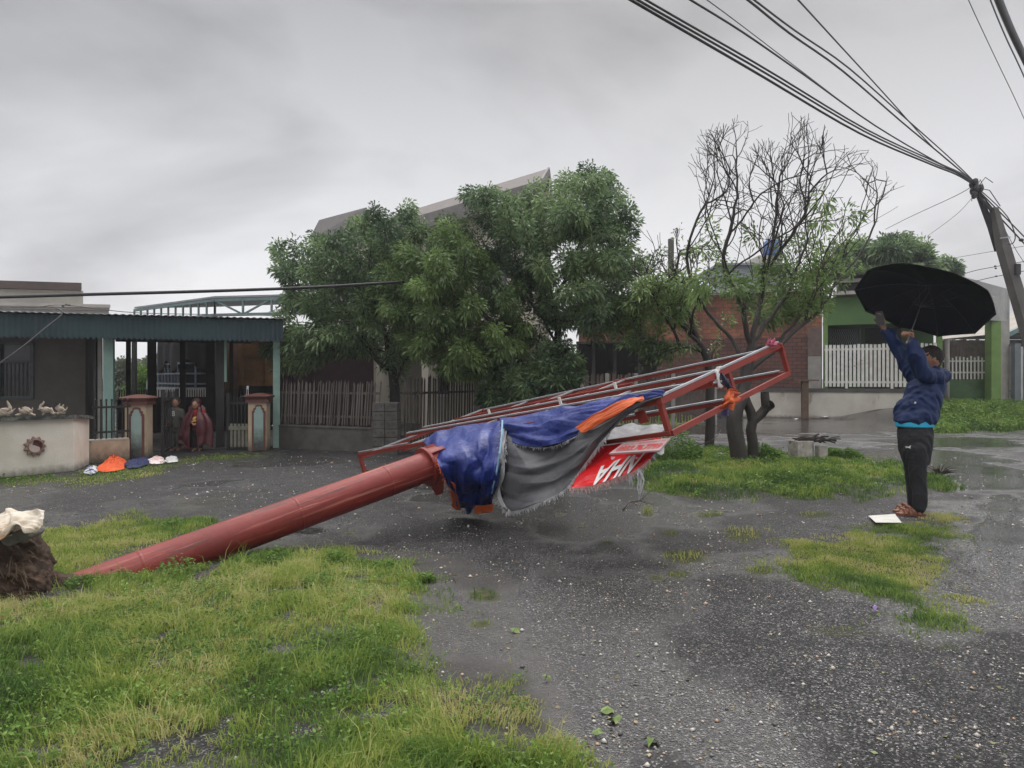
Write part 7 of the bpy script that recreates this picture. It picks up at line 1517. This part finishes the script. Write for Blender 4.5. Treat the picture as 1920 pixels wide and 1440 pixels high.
# ------------------------------------------------------------------ lorries behind the porch
TYRE = mat('tyre', (.018, .018, .018), (.025, .025, .024), 9, .85); STEEL = mat('blue_grey_rails', (.12, .15, .19), (.08, .1, .13), 7, .5); BLKT = mat('black_cover', (.010, .010, .011), (.018, .018, .02), 4, .7, .3, 20, spec=.15)
def lorry():
    D = 22.5; c = P(372, 700, D); c.z = 0; ax = Vector((-.62, .78, 0)).normalized(); ay = Vector((-ax.y, ax.x, 0)); t = thing('lorry', 'small lorry with a black tarpaulin over its load, seen through the porch', 'lorry', c)
    X = lambda a, b_, z: c+ax*a+ay*b_+Vector((0, 0, z)); box = lambda a0, a1, b0, b1, z0, z1: [X(a0, b0, z0), X(a1, b0, z0), X(a1, b1, z0), X(a0, b1, z0), X(a0, b0, z1), X(a1, b0, z1), X(a1, b1, z1), X(a0, b1, z1)]
    MB().hexa(box(-1.5, 1.6, -.85, .85, .72, 1.14)).build('cargo_bed', mat('grey_bed', (.25, .26, .27), (.18, .19, .2), 5, .6), t)
    b = MB()
    for z in (1.25, 1.55, 1.85):
        for s_ in (-.86, .86): b.bar(X(-1.5, s_, z), X(1.6, s_, z), .04, .05)
        b.bar(X(-1.5, -.86, z), X(-1.5, .86, z), .04, .05)
    for i in range(9):
        for s_ in (-.86, .86): b.bar(X(-1.5+i*.387, s_, 1.14), X(-1.5+i*.387, s_, 1.9), .04, .04)
    for i in range(6): b.bar(X(-1.5, -.8+i*.32, 1.14), X(-1.5, -.8+i*.32, 1.9), .04, .04)
    b.build('stake_rails', STEEL, t); b = MB(); b.hexa(box(-1.48, 1.58, -.8, .8, 1.15, 1.7)); b.build('load', BLKT, t)
    b = MB(); n = 12; ell(b, X(.05, 0, 2.0), 1.0, 1.0, .62); me0 = []
    def S(u, v):
        th = lerp(0, 2*math.pi, u); r = v; e = (abs(math.cos(th))**6+abs(math.sin(th))**6)**(-1/6); a_, b_ = 1.62*e*math.cos(th)*min(1, r*1.15), .94*e*math.sin(th)*min(1, r*1.15); z = 2.62-.12*r**3 if r < .87 else 2.5-(r-.87)/.13*(.75+.18*math.sin(th*7)); return np.array(X(.05+a_, b_, z))
    me, _ = sheet(S, 120, 60, lambda u, v: crumple(.10, .03, 66, 14)(u, v)*smooth(v, .2, .9)*.8); link('tarpaulin', me, BLKT, t, True)
    CB = mat('pale_teal_cab', (.3, .42, .42), (.25, .36, .36), 3, .35, coat=.3); b = MB()
    b.prism([X(1.75, -.82, .5), X(3.2, -.82, .5), X(3.25, -.82, 1.2), X(2.95, -.82, 2.0), X(1.75, -.82, 2.05)], ay*1.64); cab = b.build('cab', CB, t, bevel=.05)
    MB().prism([X(3.262, -.7, 1.28), X(3.262, .7, 1.28), X(2.99, .7, 1.93), X(2.99, -.7, 1.93)], ax*.01).build('windscreen', GLASS, cab)
    for s_ in (-.825, .815): MB().prism([X(2.0, s_, 1.3), X(3.05, s_, 1.3), X(2.85, s_, 1.88), X(2.0, s_, 1.88)], ay*.01).build('window', GLASS, cab)
    for a_ in (-.9, 2.6):
        for s_ in (-.75, .75): w_ = MB().lathe(X(a_, s_-.11, .38), [(0, 0), (.36, 0), (.38, .03), (.38, .19), (.36, .22), (0, .22)], 18, ax=ay).build('wheel', TYRE, t)
    MB().box(X(-1.52, -.7, .9), (.02, .02, .02)).build('tail_light', mat('tail_red', (.3, .02, .02), (.25, .02, .02), 9, .4), t)
    p = [X(-1.515, -.72, .76), X(-1.515, .72, .76), X(-1.515, .72, 1.1), X(-1.515, -.72, 1.1)]; MB().prism(p, ax*-.01).build('tailgate', mat('pale_tailgate', (.4, .4, .38), (.3, .29, .28), 7, .6), t)
lorry()
def tipper():
    D = 19.6; YO = mat('ochre_steel', (.27, .15, .06), (.20, .105, .045), 4, .6, .2, 20, spots=[((.08, .045, .03), 6, .58)]); a, e = P(447, 700, D), P(640, 700, D+.6); a.z = e.z = 0; d = (e-a).normalized(); n = Vector((-d.y, d.x, 0)); L_ = (e-a).length
    t = thing('tipper_truck', 'ochre tipper truck bed with pressed panels, behind the right gate pillar', 'truck', a); b = MB(); b.slab(a, e, 1.22, 2.72, 2.1); b.build('bed', YO, t); r = MB()
    for k in range(5): v = a+d*(k*L_/4.0*.98+.02)-n*.05; r.slab(v, v+d*.10, 1.22, 2.72, .05)
    for z in (1.2, 1.62, 2.02, 2.42, 2.66): r.slab(a-n*.03, e-n*.03, z, z+.07, .03)
    r.build('ribs', YO, t); MB().bar(a+d*.2-n*.07+Vector((0, 0, 2.7)), a+d*1.4-n*.07+Vector((0, 0, 1.6)), .03, .03).build('strut', DARKM, t)
    MB().slab(a+d*.2+n*.5, e+n*.5, .75, 1.2, 1.1).build('chassis', DARKM, t)
    for s_ in (.55, 1.65): 
        for k in (.05, 1.65): MB().lathe(a+d*s_+n*k+Vector((0, 0, .5)), [(0, 0), (.46, 0), (.5, .05), (.5, .3), (.46, .35), (0, .35)], 20, ax=n).build('wheel', TYRE, t)
    v = a-d*.42+n*.3; cab = MB().slab(v-d*.1, v+d*.38, .9, 2.6, 1.6).build('side_post', mat('rust_brown', (.13, .07, .045), (.09, .05, .035), 4, .7), t)
tipper()
# ------------------------------------------------------------------ rain haze
hz_ = MB().box((0, 60, 13.2), (150, 140, 29.4)); hm_ = bpy.data.materials.new('rain_haze'); hm_.use_nodes = True
_n = hm_.node_tree.nodes; _n.clear(); _o = _n.new('ShaderNodeOutputMaterial'); _v = _n.new('ShaderNodeVolumePrincipled'); _v.inputs['Color'].default_value = (.86, .88, .92, 1); _v.inputs['Density'].default_value = .0011
hm_.node_tree.links.new(_v.outputs[0], _o.inputs['Volume']); tag(hz_.build('haze', hm_), kind='stuff')
